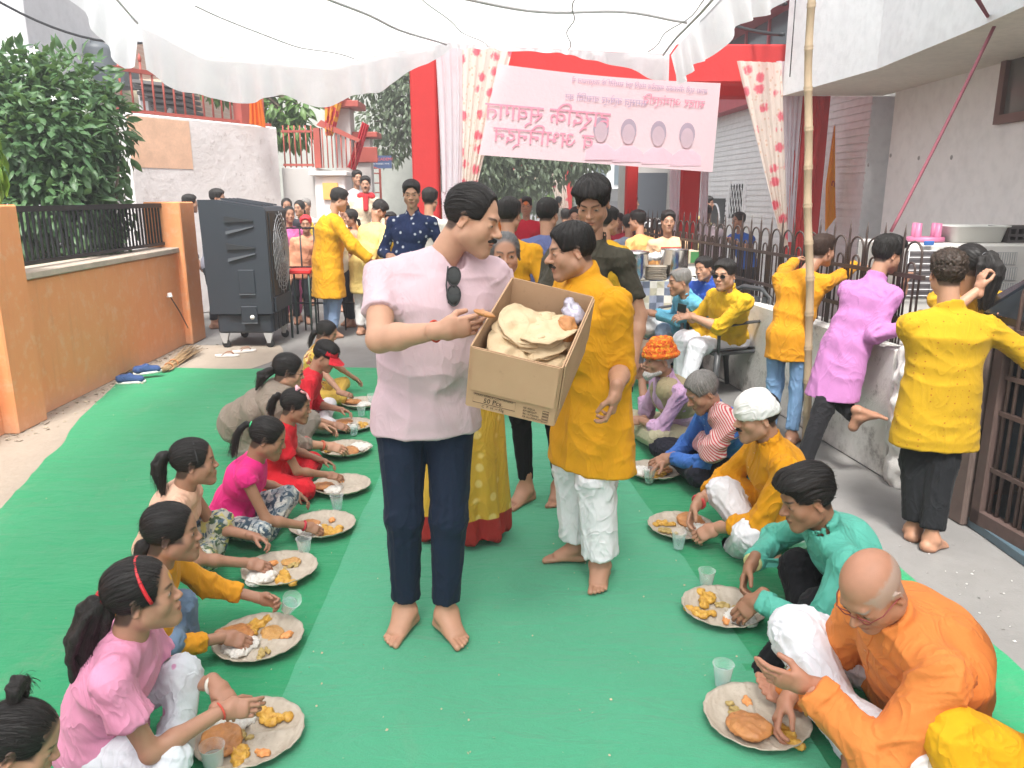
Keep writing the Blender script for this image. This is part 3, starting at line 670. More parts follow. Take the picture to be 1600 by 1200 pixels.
def surf_hit(J, o, d):
    ok, loc, n_, _ = J['top'].ray_cast(Vector(V(o) - J['base']), Vector(nrm(d))); return (V(loc) + J['base'], V(n_)) if ok else None
def placket(J, L, nb=3, w=.014, side=0.0, mat=None, col=(.75, .72, .65)):
    """sewn front strip with buttons"""
    A, B = [], []; F = nrm(J['Fc']); R = J['Rc']; up = nrm(J['N'] - J['P'])
    for t_ in np.linspace(0, 1, 14):
        p = J['N'] - up * (.012 * J['g'] + t_ * L) + R * side
        hs_ = [surf_hit(J, p + R * sx * w + F * .5, -F) for sx in (-1, 1)]
        if all(hs_): A.append([h[0] + F * .0028 for h in hs_]); B.append(hs_)
    if len(A) < 3: return
    vv = [q for a in A for q in a] + [q - F * .004 for a in A for q in a]; n = len(A); ff = [(2 * i, 2 * i + 1, 2 * i + 3, 2 * i + 2) for i in range(n - 1)] + [(2 * i, 2 * i + 2, 2 * n + 2 * i + 2, 2 * n + 2 * i) for i in range(n - 1)] + [(2 * i + 1, 2 * n + 2 * i + 1, 2 * n + 2 * i + 3, 2 * i + 3) for i in range(n - 1)]
    MB().add(vv, ff).build('placket', mat or J['top'].data.materials[0], J['rt'], J['base'])
    for k_ in range(nb):
        c_ = np.mean(A[min(n - 1, int((k_ + .6) * n / nb))], 0) + F * .002; MB().add([c_ + (R * math.cos(a) + up * math.sin(a)) * .0055 + F * .001 for a in np.linspace(0, 2 * math.pi, 8, endpoint=False)], [tuple(range(8))]).build('button', plain('button', col, .4, bump=0), J['rt'], J['base'])
# ================================================================== THE SETTING
def struct(o): o['kind'] = 'structure'; return o
def thing(o, label, cat, group=None): return tag(o, label, cat, group)
def concrete(name, col, stain=.5, scale=1.2, bump=.3, crack=False, spots=True):
    t = NT(name); v = t.co(); n1 = t.noise(v, scale, 8, .65, .4); n2 = t.noise(v, scale * 7, 6, .6); n3 = t.noise(v, 90, 3)
    c = t.mix(t.ramp(n1, [(.3, 0.0), (.75, 1.0)]), tuple(x * (1 - stain * .5) for x in col), tuple(min(1, x * (1 + stain * .25)) for x in col))
    c = t.mix(t.ramp(n2, [(.45, 0.0), (.8, .5)]), c, tuple(x * .7 for x in col))
    h = t.math('ADD', n2, t.math('MULTIPLY', n3, .5))
    t.set(c, .9, 0, t.bump(h, bump, .01), Specular_IOR_Level=.25); return t.m
M_GROUND = concrete('paving', (.235, .228, .220), .5, .7, .4)
ground = struct(MB().box((-150, -40, -.3), (150, 260, 0)).build('ground', M_GROUND))
# dusty earth strip beside the orange wall
t = NT('dust'); v = t.co(); n = t.noise(v, 2.2, 8, .7, .3); n2 = t.noise(v, 26, 5, .7)
t.set(t.mix(t.math('MULTIPLY', n, n2), (.42, .36, .295), (.22, .175, .13)), .95, 0, t.bump(n2, .6, .015))
def strip(u, v_):
    a = G(0, 720) * (1 - v_) + G(300, 540) * v_
    wdt = 1.2 + .25 * math.sin(v_ * 9); return V(a[0] - .3 + u * wdt, a[1] - .8 * (1 - v_), .004)
dirt = struct(MB().grid(strip, 12, 30).build('dirt_verge', t.m))
# ------------------------------------------------------------------ green carpet strips
def green(name, a, b, dirty=.5):
    t = NT(name); v = t.co(); n = t.noise(v, 1.3, 7, .6, .3); n2 = t.noise(t.co((1, .35, 1)), 5, 6, .7, .4); n3 = t.noise(v, 420, 2); n4 = t.noise(v, 11, 6, .75)
    c = t.mix(n, a, b); c = t.mix(t.ramp(n2, [(.56, 0.0), (.80, dirty * .6)]), c, (.30, .30, .22)); c = t.mix(t.ramp(n4, [(.64, 0.0), (.74, dirty * .7)]), c, (.34, .22, .13))
    c = t.mix(t.ramp(n3, [(.35, .18), (.65, 0.0)]), c, tuple(x * .4 for x in a))
    w = t.noise(t.co((1, 3.2, 1), (0, 0, .25)), 3.0, 5, .6, .6)
    t.set(c, .95, 0, t.bump(t.math('ADD', t.math('MULTIPLY', n3, .12), t.math('ADD', t.math('MULTIPLY', w, 1.3), t.math('MULTIPLY', n4, .4))), .75, .022), Sheen_Weight=.2, Specular_IOR_Level=.15); return t.m
M_G1 = green('carpet_green', (.018, .270, .108), (.030, .335, .148)); M_G2 = green('carpet_green_light', (.062, .345, .185), (.085, .400, .230), .3)
def sheet(name, corners, mat, z, nu=60, nv=90, amp=.006, label='', edge=.02, sd=0):
    a, b, c, d = [V(p) for p in corners]                  # near-left, near-right, far-right, far-left
    pts = []
    for j in range(nv + 1):
        for i in range(nu + 1):
            u, w_ = i / nu, j / nv; p = (a * (1 - u) + b * u) * (1 - w_) + (d * (1 - u) + c * u) * w_; pts.append(p)
    pts = np.array(pts); n = vnoise(pts * V(1.1, 3.5, 1) + 5, 3 + sd); n2 = vnoise(pts * V(5, 9, 1), 8 + sd)
    pts[:, 2] = z + amp * np.clip((1 - np.abs(2 * n - 1)) * 1.6 - .9, 0, 1) * 2.2 + amp * .5 * n2
    e = vnoise(pts * V(2.2, 2.2, 0), 21 + sd) - .5; ii = np.tile(np.arange(nu + 1), nv + 1); pts[:, 0] += e * edge * ((ii == 0) | (ii == nu))
    f = np.array([(j * (nu + 1) + i, j * (nu + 1) + i + 1, (j + 1) * (nu + 1) + i + 1, (j + 1) * (nu + 1) + i) for j in range(nv) for i in range(nu)])
    o = mesh_obj(name, pts, f, mat); return thing(o, label, 'carpet', 'green carpet strips')
gl0, gl1 = G(0, 800), G(180, 600); dl = (gl1 - gl0) / (gl1[1] - gl0[1])
near = gl0 + dl * (.6 - gl0[1]); gr0, gr1 = G(1600, 1040), G(1400, 872); dr = (gr1 - gr0) / (gr1[1] - gr0[1])
sm0, sm1 = G(1000, 780), G(1290, 1195); ds = (sm0 - sm1) / (sm0[1] - sm1[1])
L0 = (gl0 + dl * (.5 - gl0[1])) + V(-.0, 0, 0); FARY = G(400, 577)[1]
carp1 = sheet('green_carpet', [(-1.75, .3, 0), (-.55, .3, 0), (-.62, FARY + .02, 0), (gl1[0] - .25, FARY, 0)], M_G1, .004, 70, 100, .006, 'green carpet strip under the row of diners along the orange wall', sd=1)
# widen the strip to the left along its visible edge
me = carp1.data; co = np.zeros(len(me.vertices) * 3, np.float32); me.vertices.foreach_get('co', co); co = co.reshape(-1, 3)
xl = gl0[0] + dl[0] * (co[:, 1] - gl0[1]); xr = -.58; uu = np.tile(np.arange(71), 101) / 70
jit = (vnoise(np.stack([co[:, 1] * 3, co[:, 1] * 0, co[:, 1] * 0], 1), 5) - .5) * .05
co[:, 0] = xl * (1 - uu) + xr * uu + jit * (1 - uu) ** 8; me.vertices.foreach_set('co', co.ravel()); me.update()
xs = lambda y: sm1[0] + ds[0] * (y - sm1[1])
carp2 = sheet('green_carpet', [(-.75, .3, 0), (xs(.3), .3, 0), (xs(7.4), 7.4, 0), (-.85, 7.45, 0)], M_G2, .010, 60, 100, .006, 'paler green carpet strip under the two people with the box', sd=2)
carp3 = sheet('green_carpet', [(xs(.3) - .05, .3, 0), (gr0[0] + dr[0] * (.3 - gr0[1]), .3, 0), (gr0[0] + dr[0] * (7.0 - gr0[1]) - .12, 7.0, 0), (xs(7.0) - .05, 7.0, 0)], M_G1, .004, 50, 100, .006, 'green carpet strip under the row of diners along the low wall', sd=3)
# ------------------------------------------------------------------ orange boundary wall with railing
t = NT('orange_paint'); v = t.co(); n = t.noise(v, 1.6, 8, .65, .5); n2 = t.noise(v, 9, 6, .7); n3 = t.noise(t.co((1, 1, .25)), 4, 6, .7)
c = t.mix(n, (.78, .295, .115), (.84, .37, .165)); c = t.mix(t.ramp(n2, [(.52, 0.0), (.70, .55)]), c, (.80, .50, .31)); c = t.mix(t.ramp(n3, [(.62, 0.0), (.85, .5)]), c, (.46, .22, .13))
c = t.mix(t.ramp(t.noise(v, 14, 5, .8), [(.66, 0.0), (.70, .7)]), c, (.66, .53, .42)); c = t.mix(t.ramp(t.noise(t.co((6, 6, .5)), 2.5, 5, .6), [(.56, 0.0), (.75, .25)]), c, (.56, .24, .12))
sz = t.n('ShaderNodeSeparateXYZ'); t.l(v, sz.inputs[0]); c = t.mix(t.ramp(t.math('ADD', sz.outputs[2], t.math('MULTIPLY', n2, .35)), [(.10, .6), (.38, 0.0)]), c, (.52, .38, .28))
t.set(c, .8, 0, t.bump(n2, .25, .01), Specular_IOR_Level=.3); M_ORANGE = t.m
M_LEDGE = concrete('ledge', (.55, .46, .38), .5, 3)
WA, WB = G(57, 655), G(290, 539); WA[2] = WB[2] = 0; wd = nrm(WB - WA); wn = V(wd[1], -wd[0], 0)      # wn points to the lane
def WL(s, o, z): return WA + wd * s + wn * o + UP * z
WLEN = np.linalg.norm(WB - WA); ZW = D(45, 428, WA[1])[2] - .06; ZP = D(20, 320, WA[1] - .2)[2]
def obox(mb, f, s0, s1, o0, o1, z0, z1, bev=0.0):
    M = np.eye(4); e = f(1, 0, 0) - f(0, 0, 0); n_ = f(0, 1, 0) - f(0, 0, 0); M[:3, 0] = e; M[:3, 1] = n_; M[:3, 3] = f(0, 0, 0); return mb.box((s0, o0, z0), (s1, o1, z1), M, bev)
wall = empty('orange_wall', WL(0, 0, 0), 'orange painted boundary wall with black railing beside the green carpet', 'wall'); wb = V(wall.location)
obox(MB(), WL, -6, WLEN + .15, -.28, 0, 0, ZW, .01).build('wall_panel', M_ORANGE, wall, wb)
obox(MB(), WL, 0.0, WLEN + .1, -.30, .03, ZW + .003, ZW + .06, .008).build('ledge', M_LEDGE, wall, wb)
for (s0, s1, o1, zt) in ((-.40, -.02, .10, ZP), (WLEN + .02, WLEN + .45, .08, ZP), (-4.6, -4.2, .1, ZP)):
    p = obox(MB(), WL, s0, s1, -.32, o1, 0, zt, .012).build('pillar', M_ORANGE, wall, wb)
M_BLACKIRON = plain('black_iron', (.025, .027, .03), .5, .4, .2)
rail = MB(); obox(rail, WL, 0, WLEN + .1, -.16, -.12, ZW + .09, ZW + .12); obox(rail, WL, 0, WLEN + .1, -.165, -.115, ZP - .06, ZP - .015); ro = rail.build('railing', M_BLACKIRON, wall, wb)
b0 = obox(MB(), lambda s, o, z: V(s, o, z), -.008, .008, -.008, .008, ZW + .12, ZP - .058).build('bar', M_BLACKIRON, ro)
nb = 40
for i in range(nb):
    o = b0 if i == 0 else b0.copy()
    if i: COL.objects.link(o)
    o.location = tuple(WL((i + .5) * (WLEN + .1) / nb, -.14, 0) - wb)
# ------------------------------------------------------------------ white plastered wall and red railings behind
t = NT('white_plaster'); v = t.co(); n = t.noise(v, 1.1, 9, .7, .6); n2 = t.noise(v, 7, 8, .75)
c = t.mix(t.ramp(n, [(.35, 0.0), (.7, 1.0)]), (.60, .565, .55), (.80, .775, .77)); c = t.mix(t.ramp(n2, [(.58, 0.0), (.68, .75)]), c, (.38, .33, .31)); t.set(c, .9, 0, t.bump(n2, .6, .03)); M_PLASTER = t.m
M_RED = plain('red_iron', (.36, .075, .055), .55, .1, .25); M_PEACH = concrete('peach_patch', (.74, .48, .33), .35, 5)
wa, wb2 = D(212, 330, 10.4), D(442, 330, 12.6); wa[2] = wb2[2] = 0; d2 = nrm(wb2 - wa); n2_ = V(d2[1], -d2[0], 0); LW = np.linalg.norm(wb2 - wa)
def PL(s, o, z): return wa + d2 * s + n2_ * o + UP * z
pw = empty('plastered_wall', PL(0, 0, 0), 'tall white plastered wall with a peach patch and red railing on top', 'wall'); pb = V(pw.location)
ztop = D(330, 188, 11.5)[2]
obox(MB(), PL, 0, LW, -.3, 0, 0, ztop, .02).build('wall_panel', M_PLASTER, pw, pb)
obox(MB(), PL, .02, .95, .0, .006, ztop - .68, ztop - .04).build('peach_patch', M_PEACH, pw, pb)
mb = MB(); obox(mb, PL, 0, LW, -.17, -.12, ztop + .02, ztop + .06); obox(mb, PL, 0, LW, -.17, -.12, ztop + .52, ztop + .57); rr_ = mb.build('railing', M_RED, pw, pb)
obox(MB(), PL, LW - .62, LW - .45, -.24, -.06, ztop, ztop + .72).build('post', M_RED, pw, pb)
bb = MB().tube([(0, 0, ztop), (0, 0, ztop + .68)], .014, 6).build('bar', M_RED, rr_)
for i in range(16):
    o = bb if i == 0 else bb.copy()
    if i: COL.objects.link(o)
    o.location = tuple(PL(.08 + i * (LW - .2) / 15, -.145, 0) - pb)
    if i % 2 == 0:
        t_ = MB().lathe([(.0, .78), (.02, .73), (.028, .70), (.018, .67), (.012, .66)], (0, 0, ztop), 8).build('spear_tip', M_RED, rr_) if i == 0 else tip.copy()
        if i: COL.objects.link(t_)
        else: tip = t_
        t_.location = o.location
# tiled low building beside the temple gate, red fence, tiled pillar
M_TILE = NT('stone_tile'); v = M_TILE.co(); br = M_TILE.n('ShaderNodeTexBrick'); M_TILE.l(M_TILE.co((1, 1, 1), (math.pi / 2, 0, 0)), br.inputs[0]); br.offset = .0
for k_, x in (('Scale', 1.0), ('Mortar Size', .006), ('Brick Width', .62), ('Row Height', .42)): br.inputs[k_].default_value = x
br.inputs['Color1'].default_value = (.44, .42, .40, 1); br.inputs['Color2'].default_value = (.48, .46, .44, 1); br.inputs['Mortar'].default_value = (.42, .40, .38, 1)
M_TILE.set(M_TILE.mix(M_TILE.noise(v, 3, 6), br.outputs[0], (.50, .48, .46)), .5); M_TILE = M_TILE.m
ta, tb_ = D(440, 262, 12.9), D(536, 262, 12.9)
kiosk = empty('tiled_kiosk', (ta[0], 12.9, 0), 'grey tiled shrine base with red fence on top beside the white wall', 'building'); kb = V(kiosk.location)
MB().box((ta[0], 12.9, 0), (tb_[0] - .45, 14.2, ta[2]), bev=.01).build('wall', M_TILE, kiosk, kb)
MB().box((tb_[0] - .44, 12.75, 0), (tb_[0] + .05, 14.0, ta[2] - .12), bev=.02).build('marble_niche', plain('marble', (.78, .72, .70), .35, 0, .06), kiosk, kb)
MB().box((tb_[0] - .30, 12.70, ta[2] - .50), (tb_[0] - .06, 12.745, ta[2] - .24)).build('gold_panel', plain('gold_panel', (.80, .42, .12), .5, 0, .3), kiosk, kb)
MB().box((tb_[0] - .50, 12.66, ta[2] - .13), (tb_[0] + .1, 14.05, ta[2] - .06), bev=.01).build('lintel', plain('white_lintel', (.85, .83, .80), .5), kiosk, kb)
mb = MB(); zz = ta[2]
for z_ in (.03, .55): mb.box((ta[0], 13.0, zz + z_), (ta[0] + .5, 13.03, zz + z_ + .035))
fo = mb.build('red_fence', M_RED, kiosk, kb)
for i in range(6): MB().tube([(ta[0] + .03 + i * .09, 13.015, zz), (ta[0] + .03 + i * .09, 13.015, zz + .66)], .012, 6).build('bar', M_RED, fo, kb)
MB().box((ta[0] + .52, 12.98, zz), (ta[0] + .62, 13.08, zz + .62)).build('red_post', M_RED, kiosk, kb)
for i in range(8):
    x = ta[0] + .66 + i * .075; MB().tube([(x, 13.0, zz), (x, 13.0, zz + .62 - i * .022)], .011, 6).build('bar', M_RED, fo, kb)
MB().prism([(ta[0] + .58, zz + .66), (ta[0] + .66, zz + .74), (ta[0] + 1.28, zz + .44), (ta[0] + 1.24, zz + .40)], 12.97, 13.04).build('sloping_rail', M_RED, kiosk, kb)
pil = empty('tiled_pillar', D(545, 400, 13.4) * V(1, 1, 0), 'square stone tiled temple pillar with red stepped caps', 'pillar'); plb = V(pil.location)
p0, p1 = D(522, 170, 13.4), D(548, 170, 13.4)
MB().box((p0[0], 13.3, 0), (p1[0], 13.65, p0[2]), bev=.01).build('shaft', M_TILE, pil, plb)
MB().box((p0[0] - .18, 13.12, p0[2]), (p1[0] + .18, 13.8, p0[2] + .10), bev=.01).build('cap', M_RED, pil, plb)
MB().box((p0[0] + .02, 13.22, p0[2] + .102), (p1[0] - .02, 13.7, p0[2] + .17), bev=.01).build('cap', M_RED, pil, plb)
MB().box((p1[0] + .05, 13.5, 0), (p1[0] + .28, 13.75, p0[2] - .45), bev=.01).build('rear_shaft', M_TILE, pil, plb)
MB().box((p1[0] + .0, 13.4, p0[2] - .448), (p1[0] + .42, 13.85, p0[2] - .36), bev=.01).build('cap', M_RED, pil, plb)
MB().box((p1[0] + .0, 13.45, p0[2] - .85), (p1[0] + .40, 13.495, p0[2] - .60), bev=.01).build('lintel', M_RED, pil, plb)
def drape(name, top, bot, mat, w0, w1, folds=6, sag=0.0, nv=22, depth=.05, parent=None, base=None, mid=None, nu=48):
    """hanging gathered cloth from a top line (a,b) to bottom point: list of (centre, width) stations"""
    a, b = V(top[0]), V(top[1]); bot = V(bot); ctr = (a + b) / 2; ax_ = nrm(b - a); W0 = np.linalg.norm(b - a); nn = nrm(np.cross(ax_, UP))
    def fn(u, v_):
        c_ = ctr * (1 - v_) + bot * v_
        if mid is not None: c_ = c_ + V(mid) * math.sin(v_ * math.pi)
        wd_ = W0 * (1 - v_) ** w0 + w1 * (1 - (1 - v_) ** w0); ph = u * folds * 2 * math.pi + 1.3 * math.sin(3 * v_ + folds)
        return c_ + ax_ * (u - .5) * wd_ + nn * depth * (.5 + .5 * v_) * (math.sin(ph) + .4 * math.sin(2.3 * ph + 1)) - UP * sag * math.sin(u * math.pi) * (1 - v_)
    return MB().grid(fn, nu, nv).build(name, mat, parent, base)
def fabric(name, col, trans=.45, rough=.8, pattern=None, transp=0.0):
    t = NT(name); v = t.co(); c = t.mix(t.noise(v, 6, 5), tuple(x * .9 for x in col), tuple(min(1, x * 1.06) for x in col))
    if pattern: c = pattern(t, v, c)
    nb_ = t.bump(t.noise(v, 25, 4), .3, .01); t.set(c, rough, 0, nb_, Specular_IOR_Level=.2)
    tr = t.n('ShaderNodeBsdfTranslucent'); t.l(nb_, tr.inputs['Normal']); mx = t.n('ShaderNodeMixShader'); mx.inputs[0].default_value = trans
    if hasattr(c, 'node'): t.l(c, tr.inputs[0])
    t.l(t.b.outputs[0], mx.inputs[1]); t.l(tr.outputs[0], mx.inputs[2]); last = mx.outputs[0]
    if transp:
        tp_ = t.n('ShaderNodeBsdfTransparent'); m2 = t.n('ShaderNodeMixShader'); m2.inputs[0].default_value = transp; t.l(last, m2.inputs[1]); t.l(tp_.outputs[0], m2.inputs[2]); last = m2.outputs[0]
    t.l(last, t.out.inputs[0]); return t.m
M_REDF = fabric('red_fabric', (.66, .065, .065), .40); M_WHF = fabric('white_fabric', (.80, .77, .81), .5); M_ORF = fabric('orange_fabric', (.85, .22, .03), .4)
def p_floral(t, v, c):
    vo = t.n('ShaderNodeTexVoronoi'); vo.inputs['Scale'].default_value = 5.2; vo.inputs['Randomness'].default_value = .55; t.l(v, vo.inputs['Vector'])
    n = t.noise(v, 22, 3); d_ = t.math('ADD', vo.outputs['Distance'], t.math('MULTIPLY', n, .28))
    c = t.mix(t.ramp(d_, [(.36, 1.0), (.46, 0.0)]), c, (.80, .20, .25)); vo2 = t.n('ShaderNodeTexVoronoi'); vo2.inputs['Scale'].default_value = 16; t.l(v, vo2.inputs['Vector'])
    return t.mix(t.ramp(vo2.outputs['Distance'], [(.16, .6), (.26, 0.0)]), c, (.70, .45, .30))
M_FLORAL = fabric('floral_fabric', (.84, .76, .68), .45, pattern=p_floral)
def p_or(t, v, c): return t.mix(t.ramp(t.noise(v, 7, 3, .6, 1.0), [(.45, 0.0), (.55, 1.0)]), c, (.85, .45, .06))
thing(drape('red_cloth', (D(506, 106, 13.0), D(545, 106, 13.0)), D(514, 212, 13.0), fabric('red_gold_cloth', (.62, .05, .08), .35, pattern=p_or), .7, .10, 3), 'red and gold cloth hanging beside the tiled temple pillar', 'cloth')
thing(drape('red_cloth', (D(566, 190, 13.1), D(577, 196, 13.1)), D(549, 264, 13.1), fabric('red_cloth_b', (.62, .05, .07), .35), .8, .14, 3, depth=.04), 'crimson cloth looped in front of the red lintel', 'cloth')
thing(drape('orange_cloth', (D(386, 100, 11.9), D(400, 104, 11.9)), D(402, 196, 11.9), M_ORF, .8, .24, 3, depth=.04), 'orange cloth tied to the red railing on the white wall', 'cloth')
# red barred gate and sign of the school behind it
gx0, gx1 = D(563, 330, 14.5), D(596, 330, 14.5); tg = empty('red_gate', (gx0[0], 14.5, 0), 'red arched gate with horizontal bars behind the person in the red scarf', 'gate'); tgb = V(tg.location)
zt_ = D(590, 262, 14.5)[2]
gm = MB(); gm.tube([(gx0[0], 14.5, 0), (gx0[0], 14.5, zt_ - .25), (gx0[0] + .12, 14.5, zt_ - .06), (gx1[0] - .1, 14.5, zt_), (gx1[0], 14.5, zt_ - .02), (gx1[0], 14.5, 0)], .022, 6, smooth=False).build('frame', M_RED, tg, tgb)
for i in range(12): MB().tube([(gx0[0], 14.5, .2 + i * .17), (gx1[0], 14.5, .2 + i * .17)], .012, 6).build('bar', M_RED, tg, tgb)
def text(name, s, loc, size, mat, parent=None, base=None, rot=(math.pi / 2, 0, 0), mirror=False, align='CENTER', ext=.001):
    cu = bpy.data.curves.new(name, 'FONT'); cu.body = s; cu.size = size; cu.align_x = align; cu.align_y = 'CENTER'; cu.extrude = ext; cu.materials.append(mat); cu.resolution_u = 3
    o = bpy.data.objects.new(name, cu); COL.objects.link(o); l = V(loc) - (V(base) if base is not None else 0); o.location = tuple(l); o.rotation_euler = rot
    if mirror: o.scale = (-1, 1, 1)
    me = bpy.data.meshes.new_from_object(o); o2 = bpy.data.objects.new(name, me); COL.objects.link(o2); o2.location = o.location; o2.rotation_euler = o.rotation_euler; o2.scale = o.scale
    bpy.data.objects.remove(o)
    if parent is not None: o2.parent = parent
    return o2
s0, s1 = D(578, 243, 15.5), D(612, 263, 15.5); sg = empty('sign_board', (s0[0], 15.5, s1[2]), 'dark blue school sign board with red lettering above the red gate', 'sign'); sgb = V(sg.location)
MB().box((s0[0], 15.5, s1[2]), (s1[0], 15.54, s0[2])).build('board', plain('sign_blue', (.04, .07, .16), .6), sg, sgb)
M_SIGNRED = plain('sign_red', (.6, .1, .1), .6, bump=0); M_PALE = plain('pale_paint', (.75, .75, .75), .6, bump=0)
text('lettering', 'LES ACADEMY', ((s0[0] + s1[0]) / 2, 15.49, s0[2] - .07), .075, M_SIGNRED, sg, sgb)
text('lettering', 'ALL CLASSES 1 TO 8', ((s0[0] + s1[0]) / 2, 15.49, s0[2] - .155), .036, M_PALE, sg, sgb)
# grey concrete house behind the trees
hx0, hx1 = D(415, 100, 19)[0], D(660, 100, 19)[0]
gh = empty('concrete_house', (hx0, 19, 0), 'bare grey concrete house wall behind the temple and trees', 'building'); ghb = V(gh.location)
M_GREYH = concrete('house_grey', (.52, .54, .50), .5, .6)
MB().box((hx0, 19, 0), (hx1 + .4, 25, 7.2), bev=.02).build('wall', M_GREYH, gh, ghb)
MB().box((hx0 - .1, 18.9, 5.2), (hx1 + .5, 18.998, 5.35)).build('ledge', M_GREYH, gh, ghb)
# brick house far left with water tank, shed roof
t = NT('bare_brick'); br = t.n('ShaderNodeTexBrick'); t.l(t.co((1, 1, 1), (math.pi / 2, 0, 0)), br.inputs[0])
for k_, x in (('Scale', 1.0), ('Mortar Size', .012), ('Brick Width', .23), ('Row Height', .085), ('Mortar Smooth', .2)): br.inputs[k_].default_value = x
br.inputs['Color1'].default_value = (.40, .235, .17, 1); br.inputs['Color2'].default_value = (.50, .31, .235, 1); br.inputs['Mortar'].default_value = (.48, .42, .37, 1)
t.set(t.mix(t.noise(t.co(), 2, 6), br.outputs[0], (.44, .32, .26)), .9, 0, t.bump(br.outputs['Fac'], -.5, .01)); M_BRICK = t.m
bx0, bx1 = D(38, 20, 15)[0], D(215, 60, 15)[0]; bz = D(150, 40, 15)[2]
bh = empty('brick_house', (bx0, 15, 0), 'bare red brick house above the flowering bush', 'building'); bhb = V(bh.location)
MB().box((bx0, 15, 0), (bx1 - .9, 19, bz + .1)).build('wall', M_BRICK, bh, bhb)
MB().box((bx1 - .898, 15.01, 0), (bx1 + .4, 18.99, bz - .9)).build('wall', M_BRICK, bh, bhb)
MB().prism([(bx0 + .45, bz - .9), (bx0 + .45, bz - .15), (bx1 - .95, bz - .65), (bx1 - .95, bz - .95)], 14.9, 14.996).build('plaster_band', concrete('br_band', (.42, .28, .21), .3, 3), bh, bhb)
MB().tube([(bx0 + .42, 14.93, bz - 2), (bx0 + .42, 14.93, bz + .5)], .035, 8).build('drain_pipe', plain('pipe', (.55, .52, .48), .6), bh, bhb)
MB().box((bx1 - .3, 14.8, bz - 1.35), (bx1 + .7, 14.99, bz - .95)).build('cream_wall', plain('cream', (.66, .58, .42), .8), bh, bhb)
ph = empty('white_house', (bx0 - 5, 12.5, 0), 'pale plastered house wall at the far end behind the bush', 'building'); phb = V(ph.location); hx = D(40, 40, 12.5)[0]
MB().box((hx - 6, 12.5, 0), (hx, 15, 6.5), bev=.02).build('wall', concrete('pale_wall', (.62, .62, .64), .2, 1), ph, phb)
wt = empty('water_tank', D(150, 108, 14.2), 'dark grey water tank on the brick house roof', 'tank'); wtb = V(wt.location); tl, th_ = D(126, 108, 14.2), D(173, 66, 14.2)
M_TANK = plain('tank_plastic', (.10, .115, .13), .5); r_ = (th_[0] - tl[0]) / 2
MB().box((tl[0] - .05, 14.0, tl[2] - .3), (th_[0] + .25, 14.6, tl[2]), bev=.02).build('base_tray', plain('tray', (.06, .07, .09), .5), wt, wtb)
MB().lathe([(0, th_[2] + .06), (r_ * .35, th_[2] + .06), (r_ * .4, th_[2]), (r_ * .95, th_[2] - .05), (r_, th_[2] - .12), (r_ * .97, th_[2] - .25), (r_, th_[2] - .30), (r_, tl[2] + .002)], (tl[0] + r_, 14.3, 0), 24).build('drum', M_TANK, wt, wtb)
MB().tube([(tl[0] - .09, 14.25, tl[2] - 1.0), (tl[0] - .09, 14.25, th_[2] + .3)], .02, 6).build('pipe', plain('green_pipe', (.12, .35, .30), .5), wt, wtb)
sh = empty('shed_roof', D(235, 150, 12.2), 'weathered shed roof of stacked planks beside the red railing', 'roof'); shb = V(sh.location)
sp0, sp1 = D(203, 122, 12.2), D(262, 140, 12.2)
for i in range(5): MB().box((0, 0, 0), (sp1[0] - sp0[0] + .1, .9, .05), T4((sp0[0], 12.2 + .08 * i, sp0[2] - .06 - .075 * i), .02 * i, 0, .10), .004).build('plank', plain('old_wood', (.13, .12, .12), .85, 0, .3), sh, shb)
MB().tube([(sp1[0] - .1, 12.5, sp0[2] - .4), (sp0[0] + .12, 12.5, sp0[2] - .95)], .04, 6).build('strut', plain('grey_post', (.35, .33, .32), .8), sh, shb)
MB().box((sp0[0] - .02, 12.45, 0), (sp0[0] + .12, 12.6, sp0[2] - .1)).build('post', plain('grey_post2', (.42, .40, .40), .8), sh, shb)
# ------------------------------------------------------------------ foliage
def leaf_mat(name, a, b, rough=.45):
    t = NT(name); oi = t.n('ShaderNodeObjectInfo'); v = t.co(); n = t.noise(v, 3.0, 3); n2 = t.noise(v, 23, 2)
    c = t.mix(t.ramp(t.math('ADD', t.math('MULTIPLY', n, .6), t.math('MULTIPLY', n2, .4)), [(.35, 0.0), (.65, 1.0)]), a, b); t.set(c, rough, 0, None, Specular_IOR_Level=.45)
    tr = t.n('ShaderNodeBsdfTranslucent'); t.l(t.mix(.5, c, (b[0] * 1.8, b[1] * 1.6, b[2] * .8)), tr.inputs[0]); mx = t.n('ShaderNodeMixShader'); mx.inputs[0].default_value = .28
    t.l(t.b.outputs[0], mx.inputs[1]); t.l(tr.outputs[0], mx.inputs[2]); t.l(mx.outputs[0], t.out.inputs[0]); return t.m
LEAF_V = np.array([(0, 0, 0), (.28, .34, -.03), (.30, .62, -.08), (0, 1, -.22), (-.30, .62, -.08), (-.28, .34, -.03), (0, .35, .05), (0, .66, .0)]) * V(.62, 1, 1)
LEAF_F = [(0, 1, 6), (1, 2, 7, 6), (2, 3, 7), (0, 6, 5), (5, 6, 7, 4), (4, 7, 3)]
def leaf_cloud(cent, dirs, sizes, seed, droop=.35):
    rg = np.random.default_rng(seed); vs, fs = [], []; n = 0
    for c_, d_, s_ in zip(cent, dirs, sizes):
        d_ = nrm(d_ + rg.normal(size=3) * .45 - UP * droop); a = nrm(np.cross(d_, UP + rg.normal(size=3) * .5)); b = np.cross(a, d_)
        vs.append(c_ + s_ * (LEAF_V[:, :1] * a + LEAF_V[:, 1:2] * d_ + LEAF_V[:, 2:] * b)); fs += [tuple(i + n for i in q) for q in LEAF_F]; n += len(LEAF_V)
    return np.concatenate(vs), fs
